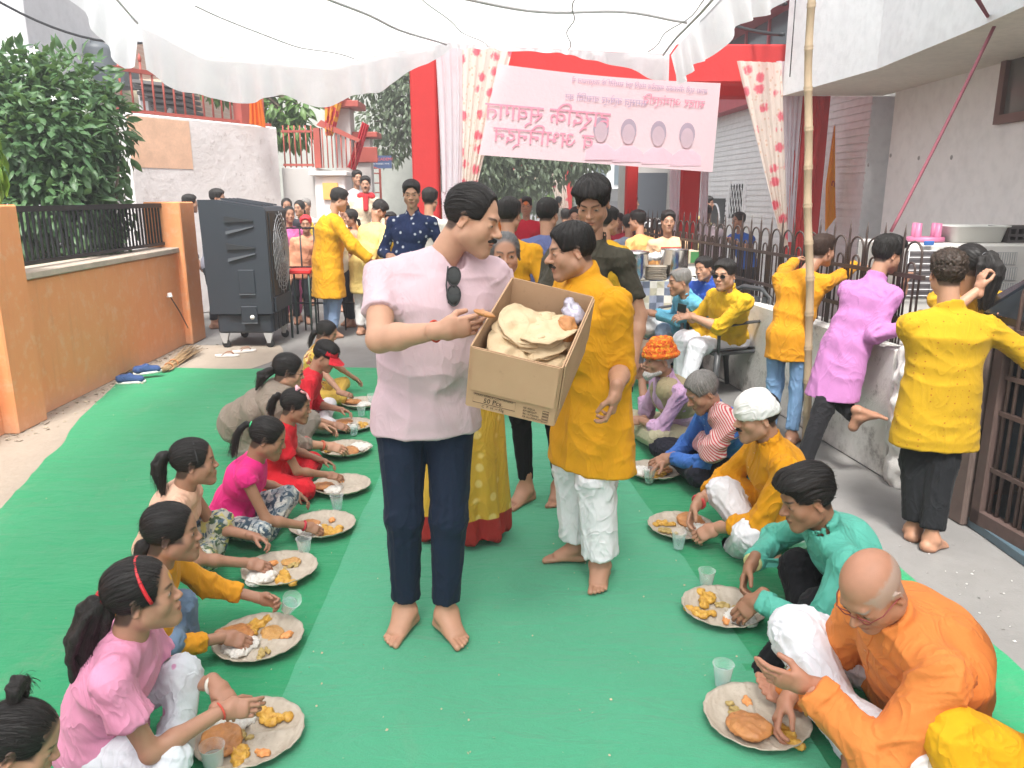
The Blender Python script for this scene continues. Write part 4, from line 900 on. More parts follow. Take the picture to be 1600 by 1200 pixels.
def crown_pts(blobs, n, seed, shell=.55):
    rg = np.random.default_rng(seed); w_ = np.array([np.prod(b[1]) ** .67 for b in blobs]); P_, D_ = [], []
    for i in rg.choice(len(blobs), n, p=w_ / w_.sum()):
        c_, r_ = V(blobs[i][0]), V(blobs[i][1]); d_ = nrm(rg.normal(size=3)); rr = shell + (1 - shell) * rg.random() ** .6; P_.append(c_ + d_ * r_ * rr); D_.append(d_)
    return np.array(P_), np.array(D_)
M_LEAF = leaf_mat('leaf_dark', (.040, .105, .042), (.125, .225, .095)); M_LEAF2 = leaf_mat('leaf_olive', (.11, .15, .10), (.20, .26, .16)); M_LEAF3 = leaf_mat('leaf_fresh', (.08, .17, .02), (.17, .28, .04))
M_BARK = plain('bark', (.12, .085, .06), .9, 0, .3, 20, .5)
# flowering bush behind the orange wall (white flowers)
bush = empty('flowering_bush', V(-5.2, 7.9, 0), 'big dark green bush with small white flowers behind the black railing', 'bush'); bsb = V(bush.location)
blobs = []; rg = np.random.default_rng(3)
for (px_, py_, y_, r_) in ((40, 150, 7.0, .62), (110, 140, 7.2, .60), (165, 175, 7.2, .42), (185, 200, 7.3, .34), (60, 240, 6.6, .62), (140, 260, 6.8, .55), (185, 260, 7.0, .36), (10, 200, 6.6, .6), (100, 330, 6.6, .60), (175, 330, 6.8, .40), (30, 320, 6.4, .55), (100, 400, 6.6, .5), (-60, 200, 6.8, .8), (-60, 330, 6.6, .7), (150, 380, 6.7, .4), (75, 110, 7.1, .35), (20, 105, 7.0, .35), (205, 235, 7.3, .22), (195, 330, 7.1, .3)):
    blobs.append((D(px_, py_ + (22 if py_ < 180 else 0), y_ + .95), (r_ * 1.05, r_ * .95, r_ * .92)))
P_, D_ = crown_pts(blobs, 10500, 5, .35); ok_ = (P_ - WA) @ wn < -.22; P_, D_ = P_[ok_], D_[ok_]; v_, f_ = leaf_cloud(P_, D_, np.random.default_rng(6).uniform(.09, .17, len(P_)), 7)
o = mesh_obj('foliage', v_, f_, M_LEAF, bush, base=bsb); o['kind'] = 'stuff'
P2, D2 = crown_pts(blobs, 1100, 15, .85); ok_ = (P2 - WA) @ wn < -.25; P2, D2 = P2[ok_], D2[ok_]; key = P2 @ V(0.1, -1, .15); sel = np.argsort(-key)[:240]
lf = None
for q in sel:
    d_ = nrm(D2[q] - UP * .5 - V(0, .4, 0)); M_ = Vector(d_).to_track_quat('Y', 'Z').to_matrix().to_4x4()
    if lf is None: lf = mesh_obj('leaf', LEAF_V, LEAF_F, M_LEAF, bush); o = lf
    else: o = lf.copy(); COL.objects.link(o)
    s_ = rg.uniform(.13, .20); o.matrix_basis = Matrix.Translation(Vector(P2[q] - bsb)) @ M_ @ Matrix.Rotation(rg.uniform(-.5, .5), 4, 'Y') @ Matrix.Diagonal((s_, s_, s_, 1))
trk = MB()
for k_ in range(9):
    a = V(-5.2 + rg.normal() * .35, 7.8 + rg.normal() * .2, 0); e = blobs[k_][0]; trk.tube([a, a * .5 + e * .5 + V(rg.normal() * .12, rg.normal() * .1, -.15), e], [.045, .03, .012], 6)
trk.build('stem', M_BARK, bush, bsb)
M_PETAL = plain('petal', (.80, .82, .78), .6, bump=0); fl = None
for q in rg.choice(np.argsort(-(P2 @ V(0, -.6, 1.0)))[:420], 46, replace=False):
    if fl is None:
        mb = MB()
        for k_ in range(5):
            th = k_ * 2 * math.pi / 5; mb.add([(0, 0, 0), (math.cos(th - .45) * .55, math.sin(th - .45) * .55, .12), (math.cos(th), math.sin(th), .05), (math.cos(th + .3) * .6, math.sin(th + .3) * .6, .16)], [(0, 1, 2, 3)])
        fl = mb.build('flower', M_PETAL, bush); o = fl
    else: o = fl.copy(); COL.objects.link(o)
    o.location = tuple(P2[q] + nrm(V(0, -1, .8)) * .06 - bsb); s_ = rg.uniform(.028, .05); o.scale = (s_,) * 3; o.rotation_euler = (rg.uniform(.2, 1.2), rg.uniform(-.5, .5), rg.uniform(0, 6))
# light drooping leaves at the very left edge
sp = empty('drooping_plant', D(2, 330, 5.6) * V(1, 1, 0), 'yellow-green drooping leaves beside the orange pillar', 'plant'); spb = V(sp.location)
pp_ = []; dd_ = []
for k_ in range(26): pp_.append(D(rg.uniform(-40, 8), rg.uniform(205, 285), 5.6)); dd_.append(V(rg.normal() * .3, 0, -1.2))
v_, f_ = leaf_cloud(np.array(pp_), np.array(dd_), rg.uniform(.14, .24, 26), 9, 1.0); mesh_obj('foliage', v_, f_, M_LEAF3, sp, base=spb)['kind'] = 'stuff'
MB().tube([spb - V(.35, 0, 0), D(-60, 400, 5.6), D(-30, 215, 5.6), D(-5, 205, 5.6)], [.03, .025, .015, .008], 6).build('stem', M_BARK, sp, spb)
def tree(label, blobs, trunk, n, mat, ls, seed, shell=.3, droop=.8):
    tr = empty('tree', V(trunk[0]), label, 'tree', 'trees behind the lane'); tb0 = V(tr.location); P_, D_ = crown_pts(blobs, n, seed, shell)
    v_, f_ = leaf_cloud(P_, D_, np.random.default_rng(seed).uniform(ls * .7, ls * 1.3, n), seed, droop); o = mesh_obj('crown', v_, f_, mat, tr, base=tb0); o['kind'] = 'stuff'
    mb = MB(); mb.tube(trunk, np.linspace(.16, .07, len(trunk)), 8)
    for b in blobs[:7]: mb.tube([V(trunk[-1]), (V(trunk[-1]) + V(b[0])) / 2 + UP * .1, V(b[0])], [.06, .04, .012], 6)
    mb.build('trunk', M_BARK, tr, tb0); return tr
def bl(lst, y, sc=1.0): return [(D(a, b, y + dy), (r, r, r * .85)) for (a, b, r, dy) in lst]
tree('leafy mango tree in front of the grey house beside the red post', bl([(600, 130, .75, 0), (640, 110, .8, 0), (585, 190, .5, 0), (625, 200, .7, .3), (650, 170, .8, 0), (560, 120, .5, .2), (610, 235, .35, 0), (660, 60, 1.0, .4), (700, 90, 1.0, 1), (600, 80, .7, 0)], 16.5), [D(668, 600, 17.5) * V(1, 1, 0), D(666, 350, 17.2), D(650, 200, 16.8)], 5200, M_LEAF2, .17, 31)
tree('mango tree overhanging the street beyond the pink banner', bl([(760, 262, .7, 0), (800, 260, .8, .5), (840, 255, .7, .8), (780, 230, 1.0, .5), (850, 225, 1.2, 1), (905, 240, .8, 1), (740, 220, 1.0, 0), (820, 285, .35, .5), (790, 285, .3, .3)], 17.5), [D(735, 470, 18.5) * V(1, 1, 0) + V(0, 1, 0), D(738, 330, 19), D(760, 240, 18.4)], 4200, M_LEAF2, .19, 33)
tree('far pale green tree at the end of the street', bl([(770, 300, 1.5, 0), (820, 290, 1.6, 1), (700, 280, 2, 0), (860, 300, 1.3, 1), (790, 318, 1.0, 0), (750, 310, 1.2, 1), (900, 285, 1.6, 2)], 34), [D(800, 345, 36) * V(1, 1, 0), D(800, 318, 36), D(805, 300, 35)], 3800, M_LEAF3, .38, 35, .2, .3)
tree('vine leaved tree behind the red railing', bl([(365, 115, .45, 0), (420, 130, .35, .3), (440, 170, .3, 0), (345, 130, .3, 0), (425, 200, .3, 0), (460, 200, .28, 0), (470, 165, .2, 0)], 13.6), [D(400, 420, 13.9) * V(1, 1, 0), D(402, 260, 13.9), D(398, 150, 13.8)], 900, leaf_mat('leaf_vine', (.05, .12, .03), (.14, .25, .06)), .20, 37)
# ------------------------------------------------------------------ canopy of white cloth over the lane
M_CAN = fabric('canopy_cloth', (.95, .95, .98), .62, .9, transp=.20)
CX0, CX1, CY0, CY1 = -3.05, 1.36, -3.2, 7.0
cz = lambda x, y: 2.86
canopy = empty('canopy', V(0, 2, 2.8), 'white cloth canopy stretched over the lane with a hanging frill', 'canopy'); cab = V(canopy.location)
far = [(-3.05, 6.75), (-2.2, 7.05), (-.62, 7.3), (.4, 7.15), (1.5, 6.95)]
def cedge(u):
    x = CX0 + (CX1 - CX0) * u; xs_ = [p[0] for p in far]; ys_ = [p[1] for p in far]; return V(x, np.interp(x, xs_, ys_), np.interp(x, [-3.05, -2.6, -1.6, -.55, .3, 1.5], [3.02, 2.80, 2.76, 2.98, 2.90, 2.80]))
def cfun(u, v_):
    e = cedge(u); y = CY0 + (e[1] - CY0) * v_; b = .5 + .5 * math.cos(v_ * 3 * 2 * math.pi); sag = -.16 * math.sin(u * math.pi) * (.6 + .4 * math.sin(v_ * 9)) * (1 - v_ ** 6)
    xo = .10 * math.sin(v_ * 11 + 1) * (u - .5); z = e[2] * v_ ** 3 + 2.95 * (1 - v_ ** 3) + sag + .025 * math.sin(u * 17 + 3 * math.sin(v_ * 7)) * (1 - v_ ** 8) + .03 * (vnoise(np.array([[u * 9, v_ * 14, 0]]), 4)[0] - .5)
    if u < .22: z += (1 - u / .22) ** 1.3 * max(0, 6.5 - y) * .45
    return V(e[0] + xo - .10 * u * (1 - v_), y, z)
MB().grid(cfun, 60, 90).build('roof_cloth', M_CAN, canopy, cab)
def val_far(u, v_):
    e = cfun(u, 1.0); dr = .34 - .20 * math.exp(-((e[0] + .55) / .5) ** 2) - .10 * sstep(-.6, .6, V(e[0]))[0] * (1 - sstep(.7, 1.4, V(e[0]))[0]) if False else None
    drop = np.interp(e[0], [-3.05, -2.5, -1.8, -1.2, -.75, -.55, -.2, .5, 1.0, 1.45], [.36, .35, .31, .28, .15, .04, .02, .03, .12, .25])
    w_ = .03 * math.sin(u * 120 + 2 * math.sin(u * 31)) * v_; return e + V(.01 * math.sin(u * 90) * v_, .015 + w_ + .03 * v_, -drop * v_ * (1 + .10 * math.sin(u * 47) + .06 * math.sin(u * 23)))
M_FRILL = fabric('frill_cloth', (.95, .95, .98), .55, .9, transp=.03)
MB().grid(val_far, 220, 5).build('frill', M_FRILL, canopy, cab)
def val_side(side):
    def fn(u, v_):
        e = cfun(0.0 if side < 0 else 1.0, u); drop = (.34 if side < 0 else .24) * (1 + .1 * math.sin(u * 60) + .05 * math.sin(u * 27 + 1)); return e + V(side * (.02 + .025 * math.sin(u * 150 + 2 * math.sin(u * 40)) * v_ + .06 * v_), .05 * u ** 8, -drop * v_)
    return fn
for sd_ in (-1, 1): MB().grid(val_side(sd_), 200, 5).build('frill', M_FRILL, canopy, cab)
M_ROPE = plain('grey_rope', (.48, .47, .47), .8)
def rope(name, pts, r, mat, label, cat='rope', n=6, group=None):
    pts = [V(p) for p in pts]; b = pts[0]; o = MB().tube(pts, r, n).build(name, mat, None, b); o.location = tuple(b); return thing(o, label, cat, group)
def sagline(a, b, sag, n=14): a, b = V(a), V(b); return [a * (1 - t) + b * t - UP * sag * 4 * t * (1 - t) for t in np.linspace(0, 1, n)]
def on_can(pts): return [cfun((p[0] - CX0) / (CX1 - CX0), p[1]) - UP * .018 for p in pts]
for pts, lab in (([(-3.0 + .01, v_) for v_ in np.linspace(.2, .98, 24)], 'left border'), ([(1.30, v_) for v_ in np.linspace(.2, .995, 24)], 'right border')):
    MB().tube(on_can(pts), .010, 6).build('border_rope', M_ROPE, canopy, cab)
for (x0, v0, x1, v1, r_) in ((-2.75, .86, -1.9, .70, .010), (-.57, .995, -1.15, .74, .009), (-1.35, .985, -1.9, .80, .005), (-.2, .99, -.55, .80, .004), (.5, .99, .42, .80, .005), (1.16, .985, 1.28, .80, .005), (-.3, .80, 1.28, .88, .010), (.1, .79, -.3, .80, .010)):
    MB().tube(on_can([(x0 + (x1 - x0) * t + .02 * math.sin(t * 12), v0 + (v1 - v0) * t) for t in np.linspace(0, 1, 16)]), r_, 6).build('seam_rope', M_ROPE, canopy, cab)
# ------------------------------------------------------------------ fabric arch with curtains and banner
GY = 9.0
arch = empty('fabric_arch', V(1.3, GY, 0), 'tall red fabric arch with white and floral curtains across the lane', 'arch'); arb = V(arch.location)
def gp(px_, py_, y=GY): return D(px_, py_, y)
a0, a1 = gp(641, 65), gp(680, 65); top = a0[2]
def wrapped(lo, hi, name, mat=M_REDF, n=10):
    mb = MB(); lo, hi = V(lo), V(hi)
    mb.box(lo, hi, bev=.02); return mb.build(name, mat, arch, arb)
wrapped((a0[0] - .02, GY, 0), (a1[0], GY + .32, top + .02), 'post')
r0, r1 = gp(1255, 150), gp(1292, 150); wrapped((r0[0] + .12, GY, 0), (r1[0] + .05, GY + .32, top - .05), 'post')
wrapped((a1[0] + .002, GY + .02, top - .42), (r0[0] + .118, GY + .30, top - .02), 'beam')
wrapped((a1[0] + .002, GY + 1.0, top - .45), (r0[0] + .3, GY + 1.25, top - .1), 'rear_beam')
MB().grid(lambda u, v_: V(a1[0] + (r0[0] - a1[0] + .2) * u, GY + .31 + .7 * v_, top - .10 - .10 * math.sin(u * math.pi) * math.sin(v_ * math.pi) + .02 * math.sin(u * 40)), 60, 6).build('roof_cloth', M_REDF, arch, arb)
def curt(name, mat, p_top0, p_top1, p_bot, w0, w1, y, folds, depth, dropto=None):
    a_, b_ = gp(*p_top0, y), gp(*p_top1, y); o = drape(name, (a_, b_), gp(*p_bot, y), mat, w0, w1, folds, parent=arch, base=arb, depth=depth, nv=26); 
    return o
curt('white_curtain', M_WHF, (679, 52), (727, 52), (706, 300), 1.2, .22, GY - .10, 3, .022)
curt('white_curtain', M_WHF, (690, 300), (722, 300), (712, 520), 1.0, .25, GY - .10, 3, .02)
curt('floral_curtain', M_FLORAL, (722, 55), (805, 62), (733, 295), 1.1, .16, GY - .16, 5, .022)
curt('floral_curtain', M_FLORAL, (1152, 95), (1222, 98), (1226, 385), 1.0, .06, GY - .16, 5, .022)
curt('white_curtain', M_WHF, (1214, 95), (1262, 98), (1232, 378), 1.0, .08, GY - .10, 5, .03)
curt('red_curtain', M_REDF, (1256, 110), (1296, 110), (1240, 400), 1.0, .30, GY - .08, 4, .03)
# rear arch posts and a further arch down the street
for (px0, px1, py0, y_) in ((981, 998, 262, 11.0), (1066, 1096, 265, 10.4)):
    c0, c1 = gp(px0, py0, y_), gp(px1, py0, y_); MB().box((c0[0], y_, 0), (c1[0], y_ + .25, top), bev=.02).build('rear_post', M_REDF, arch, arb)
curt('white_curtain', M_WHF, (1046, 262), (1064, 262), (1054, 395), 1.0, .10, 10.3, 3, .03); curt('white_curtain', M_WHF, (1096, 262), (1108, 262), (1098, 395), 1.0, .10, 10.3, 3, .02)
ar2 = empty('fabric_arch', D(860, 350, 22) * V(1, 1, 0), 'small distant red fabric arch with a cream curtain at the street end', 'arch'); a2b = V(ar2.location)
q0, q1, q2 = gp(838, 258, 22), gp(895, 258, 22), gp(895, 270, 22)
MB().box((q1[0] - .22, 22, 0), (q1[0], 22.3, q1[2]), bev=.02).build('post', M_REDF, ar2, a2b); MB().box((q1[0] - 4.2, 22, 0), (q1[0] - 4.0, 22.3, q1[2]), bev=.02).build('post', M_REDF, ar2, a2b)
MB().box((q1[0] - 3.998, 22.01, q1[2] - .22), (q1[0] - .222, 22.29, q1[2]), bev=.02).build('beam', M_REDF, ar2, a2b)
drape('curtain', (gp(855, 262, 21.9), gp(882, 262, 21.9)), gp(880, 325, 21.9), M_FLORAL, 1.0, .3, 5, depth=.04, parent=ar2, base=a2b)
MB().box(gp(795, 265, 21.95) + V(0, 0, -.0), gp(858, 284, 21.95) + V(0, .03, 0)).build('banner_board', plain('cream_banner', (.85, .68, .55), .7), ar2, a2b)
# banner seen from behind: mirrored faint print on thin cloth
def p_ban(t, v, c):
    n = t.noise(v, 1.2, 4); return t.mix(n, (.88, .70, .755), (.92, .78, .82))
M_BAN = fabric('banner_cloth', (.90, .70, .76), .55, pattern=p_ban)
ban = empty('banner', gp(940, 180, 8.75), 'pink cloth banner with faint mirrored lettering and portraits hung across the arch', 'banner'); bnb = V(ban.location)
bc = [gp(778, 100, 8.75), gp(1126, 130, 8.75), gp(1113, 269, 8.75), gp(748, 242, 8.75)]
def bq(u, v_, off=0.0):
    p = (bc[0] * (1 - u) + bc[1] * u) * (1 - v_) + (bc[3] * (1 - u) + bc[2] * u) * v_; return p + V(0, off + .004 * math.sin(u * 9 + v_ * 3) * (.3 + .7 * v_), -.05 * math.sin(u * math.pi) * (1 - v_) * .6)
MB().grid(bq, 40, 16).build('cloth', M_BAN, ban, bnb)
M_T1 = fabric('print_pink', (.78, .34, .44), .4); M_T2 = fabric('print_mauve', (.56, .45, .58), .4); M_T3 = fabric('print_grey', (.40, .33, .40), .4); M_T4 = fabric('print_shade', (.74, .55, .62), .4); M_T5 = fabric('print_face', (.60, .46, .51), .4)
tilt = math.atan2((bc[1] - bc[0])[2], (bc[1] - bc[0])[0])
def btext(s, u, v_, size, mat): return text('lettering', s, bq(u, v_, -.011), size, mat, ban, bnb, rot=(math.pi / 2, -tilt, 0), mirror=True, ext=.0005)
btext('बाबा श्री नीलकंठ महादेव मंदिर एवं समिति के तत्वाधान में', .64, .08, .070, M_T2); btext('सादर आमंत्रित', .80, .24, .12, M_T1); btext('समस्त क्षेत्र वासियों का', .50, .27, .095, M_T2)
btext('हार्दिक स्वागत', .26, .50, .24, M_T1); btext('व अभिनन्दन', .26, .76, .23, M_T1)
for (u, hr) in ((.50, .035), (.62, .06), (.75, .05), (.875, .06)):          # generic faded portrait silhouettes
    c_ = bq(u, .62, -.012); hd_ = []; 
    for (w_, h_, dz, dy, m_, nm) in ((.085, .12, .028, .002, M_T3, 'portrait_hair'), (.068, .105, -.012, -.002, M_T5, 'portrait_face')):
        n = 20; vv = [(c_[0] + w_ * math.cos(k_ * 2 * math.pi / n), c_[1] + dy, c_[2] + dz + h_ * math.sin(k_ * 2 * math.pi / n)) for k_ in range(n)]; MB().add(vv, [tuple(range(n))]).build(nm, m_, ban, bnb)
    sh_ = [(-.17, -.30), (-.16, -.20), (-.06, -.13), (.06, -.13), (.16, -.20), (.17, -.30)]; MB().add([(c_[0] + x, c_[1] + .004, c_[2] + z) for x, z in sh_], [tuple(range(6))]).build('portrait_shoulders', M_T4, ban, bnb)
# ------------------------------------------------------------------ buildings on the right
M_WHITEP = concrete('white_paint', (.80, .80, .80), .12, 1.5, .15); M_CREAM = concrete('cream_paint', (.82, .80, .775), .16, 1.1, .2); M_CREAM2 = concrete('cream_soffit', (.80, .75, .66), .2, 2.0, .2); M_MAROON = plain('maroon_paint', (.42, .06, .08), .6)
hb = empty('cream_house', V(3.9, 8.6, 0), 'cream plastered house with an overhanging balcony slab beside the iron fence', 'building'); hbb = V(hb.location)
cx, cy = 4.02, 8.55
MB().box((cx, -4, 0), (cx + 4, cy, 6.0)).build('wall', M_CREAM, hb, hbb)
ev = [V(p) for p in ((1222, 150), (1300, 128), (1370, 108), (1450, 75), (1530, 42), (1600, 10), (1700, -45))]; zsl = 2.72; ed = [G(p[0], p[1], zsl) for p in ev] + [V(3.15, -4, zsl)]
poly = [(p[0], p[1]) for p in ed]; n = len(poly); zt2 = 4.6
vv = [(x, y, zsl) for x, y in poly] + [(x, y, zt2) for x, y in poly]; MB().add(vv, [(i, i + 1, i + 1 + n, i + n) for i in range(n - 1)]).build('balcony_face', concrete('balcony_white', (.80, .83, .83), .25, 1.6, .45), hb, hbb)
vv = [(x, y, zsl) for x, y in poly] + [(cx + .01, y, zsl) for x, y in poly]; MB().add(vv, [(i, i + n, i + 1 + n, i + 1) for i in range(n - 1)]).build('soffit', M_CREAM2, hb, hbb)
e0 = ed[0]; MB().add([(e0[0], e0[1], zsl), (cx + 1, e0[1] + .02, zsl), (cx + 1, e0[1] + .02, zt2), (e0[0], e0[1], zt2)], [(0, 1, 2, 3)]).build('balcony_side', M_WHITEP, hb, hbb)
MB().tube([AX(1245 + 0, 0, 3.1) * 0 + D(1243, 0, 8.2), D(1234, 120, 8.2)], .006, 5).build('hanging_wire', M_BLACKIRON, hb, hbb)
hk = D(1356, 104, 7.35); MB().tube([hk + V(.05 * math.cos(a), 0, -.045 * math.sin(a)) for a in np.linspace(.2, math.pi - .2, 9)], .006, 5).build('hook', M_BLACKIRON, hb, hbb)
# window on the house wall
w0_, w1_ = AX(1560, 195, cx), AX(1612, 75, cx); wy0, wy1 = sorted((w0_[1], AX(1700, 100, cx)[1])); wz0, wz1 = w0_[2], AX(1575, 78, cx)[2]
wm = MB(); fr_ = .07
wm.box((cx - .05, wy0, wz0), (cx + .02, wy1, wz0 + fr_)).box((cx - .05, wy0, wz1 - fr_), (cx + .02, wy1, wz1)).box((cx - .05, wy0, wz0 + fr_), (cx + .02, wy0 + fr_, wz1 - fr_)).box((cx - .05, wy1 - fr_, wz0 + fr_), (cx + .02, wy1, wz1 - fr_))
wo = wm.build('window', plain('brown_frame', (.16, .085, .07), .6), hb, hbb); MB().box((cx - .012, wy0 + fr_, wz0 + fr_), (cx - .004, wy1 - fr_, wz1 - fr_)).build('pane', plain('dark_glass', (.12, .11, .10), .15, bump=0), wo, hbb)
for (a_, b_) in ((1392, 243), (1436, 247), (1487, 246), (1357, 258)):
    p = AX(a_, b_, cx); MB().lathe([(0, .006), (.02, .004), (.022, 0)], (0, 0, 0), 8).build('wall_plug', plain('plug', (.35, .33, .31), .8, bump=0), hb).matrix_basis = Matrix.Translation(Vector(p - hbb + V(-.002, 0, 0))) @ Matrix.Rotation(-math.pi / 2, 4, 'Y')
# rope tied to the slab
rope('maroon_rope', sagline(D(1392, 362, 5.3), G(1556, 36, zsl + .02), .02) + [G(1560, 30, zsl + .1) - V(.06, 0, 0), D(1522, -10, 3.6)], .011, plain('maroon_rope', (.30, .09, .12), .8), 'maroon rope running from the balcony slab hook down to the fence')
# white sided house with maroon band further along
sh2 = empty('white_sided_house', V(2.6, 12, 0), 'white house with horizontal siding and maroon bands behind the fence', 'building'); s2b = V(sh2.location)
SA, SB = D(1088, 400, 15.5) * V(1, 1, 0), D(1252, 400, 10.8) * V(1, 1, 0); d3 = nrm(SB - SA); n3 = V(d3[1], -d3[0], 0); n3 = n3 if n3[1] < 0 else -n3; L3 = np.linalg.norm(SB - SA)
def SL(s, o, z): return SA + d3 * s + n3 * o + UP * z
def sfind(px_, py_):
    d_ = ray(px_, py_); A_ = np.array([[d_[0], -d3[0]], [d_[1], -d3[1]]]); t_, s_ = np.linalg.solve(A_, SA[:2]); return s_, (CAMP + d_ * t_)[2]
obox(MB(), SL, 0, L3 + 1.5, -4, 0, 0, 3.05).build('wall', M_WHITEP, sh2, s2b)
for i in range(34):
    z0 = .15 + i * .085; obox(MB(), SL, .01, L3 + 1.5, .0, .012, z0, z0 + .062).build('siding_board', M_WHITEP, sh2, s2b)
obox(MB(), SL, -.1, L3 + 1.6, -4, .25, 3.05, 3.45).build('maroon_band', M_MAROON, sh2, s2b)
obox(MB(), SL, .1, L3 + 1.5, -4, .0, 3.45, 4.25).build('glazing', plain('glazing', (.10, .13, .16), .12, bump=0), sh2, s2b)
for i in range(7): obox(MB(), SL, .1 + i * .95, .16 + i * .95, .0, .03, 3.45, 4.25).build('mullion', M_MAROON, sh2, s2b)
obox(MB(), SL, -.1, L3 + 1.6, -4, .35, 4.25, 4.5).build('maroon_band', M_MAROON, sh2, s2b)
obox(MB(), SL, -.3, L3 + 1.6, -4, .1, 4.5, 5.6).build('upper_wall', M_WHITEP, sh2, s2b); obox(MB(), SL, -.5, L3 + 1.6, -4, .8, 5.6, 6.0).build('maroon_band', M_MAROON, sh2, s2b); obox(MB(), SL, -.5, L3 + 1.6, -4, .7, 6.0, 8.5).build('parapet', M_WHITEP, sh2, s2b)
ws, wz = sfind(1141, 340); we, wz2 = sfind(1166, 287)
wo = obox(MB(), SL, ws, we, .0, .02, wz, wz2).build('window', plain('dark_pane', (.05, .055, .06), .2, bump=0), sh2, s2b); M_GRILL = plain('white_grille', (.7, .7, .7), .5)
obox(MB(), SL, ws - .06, ws, 0, .05, wz - .06, wz2 + .06).build('frame', M_WHITEP, wo, s2b); obox(MB(), SL, we, we + .06, 0, .05, wz - .06, wz2 + .06).build('frame', M_WHITEP, wo, s2b)
gm = MB()
for k_ in range(-6, 12):
    s0_ = ws + (we - ws) * k_ / 5
    for sg_ in (1, -1):
        pts = []
        for q in np.linspace(0, 1, 12):
            s_ = s0_ + sg_ * (q - .0) * (wz2 - wz) * .5
            if ws <= s_ <= we: pts.append(SL(s_, .035, wz + q * (wz2 - wz)))
        if len(pts) > 1: gm.tube(pts, .008, 4)
gm.build('grille', M_GRILL, wo, s2b)['kind'] = 'stuff'
ds_, dz0 = sfind(1103, 392); de_, dz1 = sfind(1135, 310)
do_ = obox(MB(), SL, ds_, de_, .0, .03, 0, dz1).build('door', plain('black_door', (.035, .037, .04), .4), sh2, s2b)
MB().tube([SL(ds_ + (de_ - ds_) * (.5 + .32 * math.cos(a)), .04, dz1 - .45 + .35 * math.sin(a)) for a in np.linspace(0, math.pi, 12)], .018, 5).build('arch_ornament', M_GRILL, do_, s2b)
MB().tube([SL(ds_ + (de_ - ds_) * (.5 + .15 * math.cos(a)), .04, .95 + .22 * math.sin(a)) for a in np.linspace(0, 2 * math.pi, 14)], .014, 5).build('ring_ornament', M_GRILL, do_, s2b)
# balcony rail up high
for i in range(6): obox(MB(), SL, L3 * .35 + i * .22, L3 * .35 + i * .22 + .02, .75, .77, 8.5, 9.0).build('roof_rail', M_GRILL, sh2, s2b)
# pale house behind the flag
fh = empty('pale_house', V(5.5, 13.5, 0), 'plain pale house wall behind the yellow flag', 'building'); fhb = V(fh.location)
f0, f1 = D(1262, 245, 13.5), D(1400, 245, 13.5); MB().box((f0[0], 13.5, 0), (f1[0] + 3, 16, f0[2]), bev=.01).build('wall', concrete('pale_cream', (.70, .66, .58), .15, 1), fh, fhb)
MB().box((f0[0] - .1, 13.45, f0[2]), (f1[0] + 3, 16.1, f0[2] + .12)).build('coping', M_WHITEP, fh, fhb)
# shop fronts closing the street
sp_ = empty('pizza_shop', D(1030, 400, 17) * V(1, 1, 0), 'dark pizza shop front with white sign lettering behind the red posts', 'shop'); spb2 = V(sp_.location)
u0, u1 = D(996, 265, 17), D(1064, 265, 17); MB().box((u0[0], 17, 0), (u1[0] + .9, 20, u0[2] + .3), bev=.02).build('wall', concrete('shop_wall', (.5, .48, .45), .3, 1), sp_, spb2)
k0, k1 = D(996, 270, 16.9), D(1040, 340, 16.9); MB().box((k0[0], 16.9, k1[2]), (k1[0], 16.99, k0[2])).build('dark_panel', plain('dark_panel', (.075, .085, .10), .4, bump=0), sp_, spb2)
k0, k1 = D(998, 343, 16.5), D(1065, 384, 16.5); MB().box((k0[0], 16.5, k1[2]), (k1[0], 16.6, k0[2])).build('sign_panel', plain('sign_black', (.02, .018, .018), .5, bump=0), sp_, spb2)
text('lettering', 'ori Pizza', D(1030, 350, 16.47), .30, plain('white_letter', (.8, .8, .8), .6, bump=0), sp_, spb2)
for i, (a_, b_) in enumerate(((1003, 366), (1022, 370), (1040, 366))): MB().lathe([(0, .01), (.12, .012), (.14, 0)], (0, 0, 0), 16).build('pizza_picture', plain('pizza%d' % i, (.55, .3 - .05 * i, .12), .7, 0, .5, 30), sp_).matrix_basis = Matrix.Translation(Vector(D(a_, b_, 16.49) - spb2)) @ Matrix.Rotation(math.pi / 2, 4, 'X')
fs_ = empty('street_house', D(940, 350, 30) * V(1, 1, 0), 'pale two storey house with dark windows at the end of the street', 'building'); fsb = V(fs_.location)
u0, u1 = D(912, 262, 30), D(1000, 262, 30); MB().box((u0[0], 30, 0), (u1[0] + 6, 36, 8), bev=.03).build('wall', concrete('far_wall', (.66, .67, .68), .2, .5), fs_, fsb)
for i in range(4): MB().box((u0[0] + .4 + i * .75, 29.9, 2.1), (u0[0] + .85 + i * .75, 29.99, 3.2)).build('window', plain('far_window', (.10, .13, .15), .2, bump=0), fs_, fsb)
MB().box((u0[0] - .2, 29.0, 1.95), (u1[0] + 2, 29.98, 2.02)).build('balcony', M_WHITEP, fs_, fsb); MB().box((u0[0] + .1, 29.85, 0), (u0[0] + 2.0, 29.99, 1.5)).build('shutter', plain('far_shutter', (.33, .33, .35), .5), fs_, fsb)
lh_ = empty('street_house', D(640, 350, 26) * V(1, 1, 0), 'grey far house behind the first arch post', 'building'); lb = V(lh_.location); MB().box((D(650, 300, 27)[0], 27, 0), (D(760, 300, 27)[0], 32, 4.2)).build('wall', concrete('far_wall2', (.45, .47, .44), .3, .5), lh_, lb)
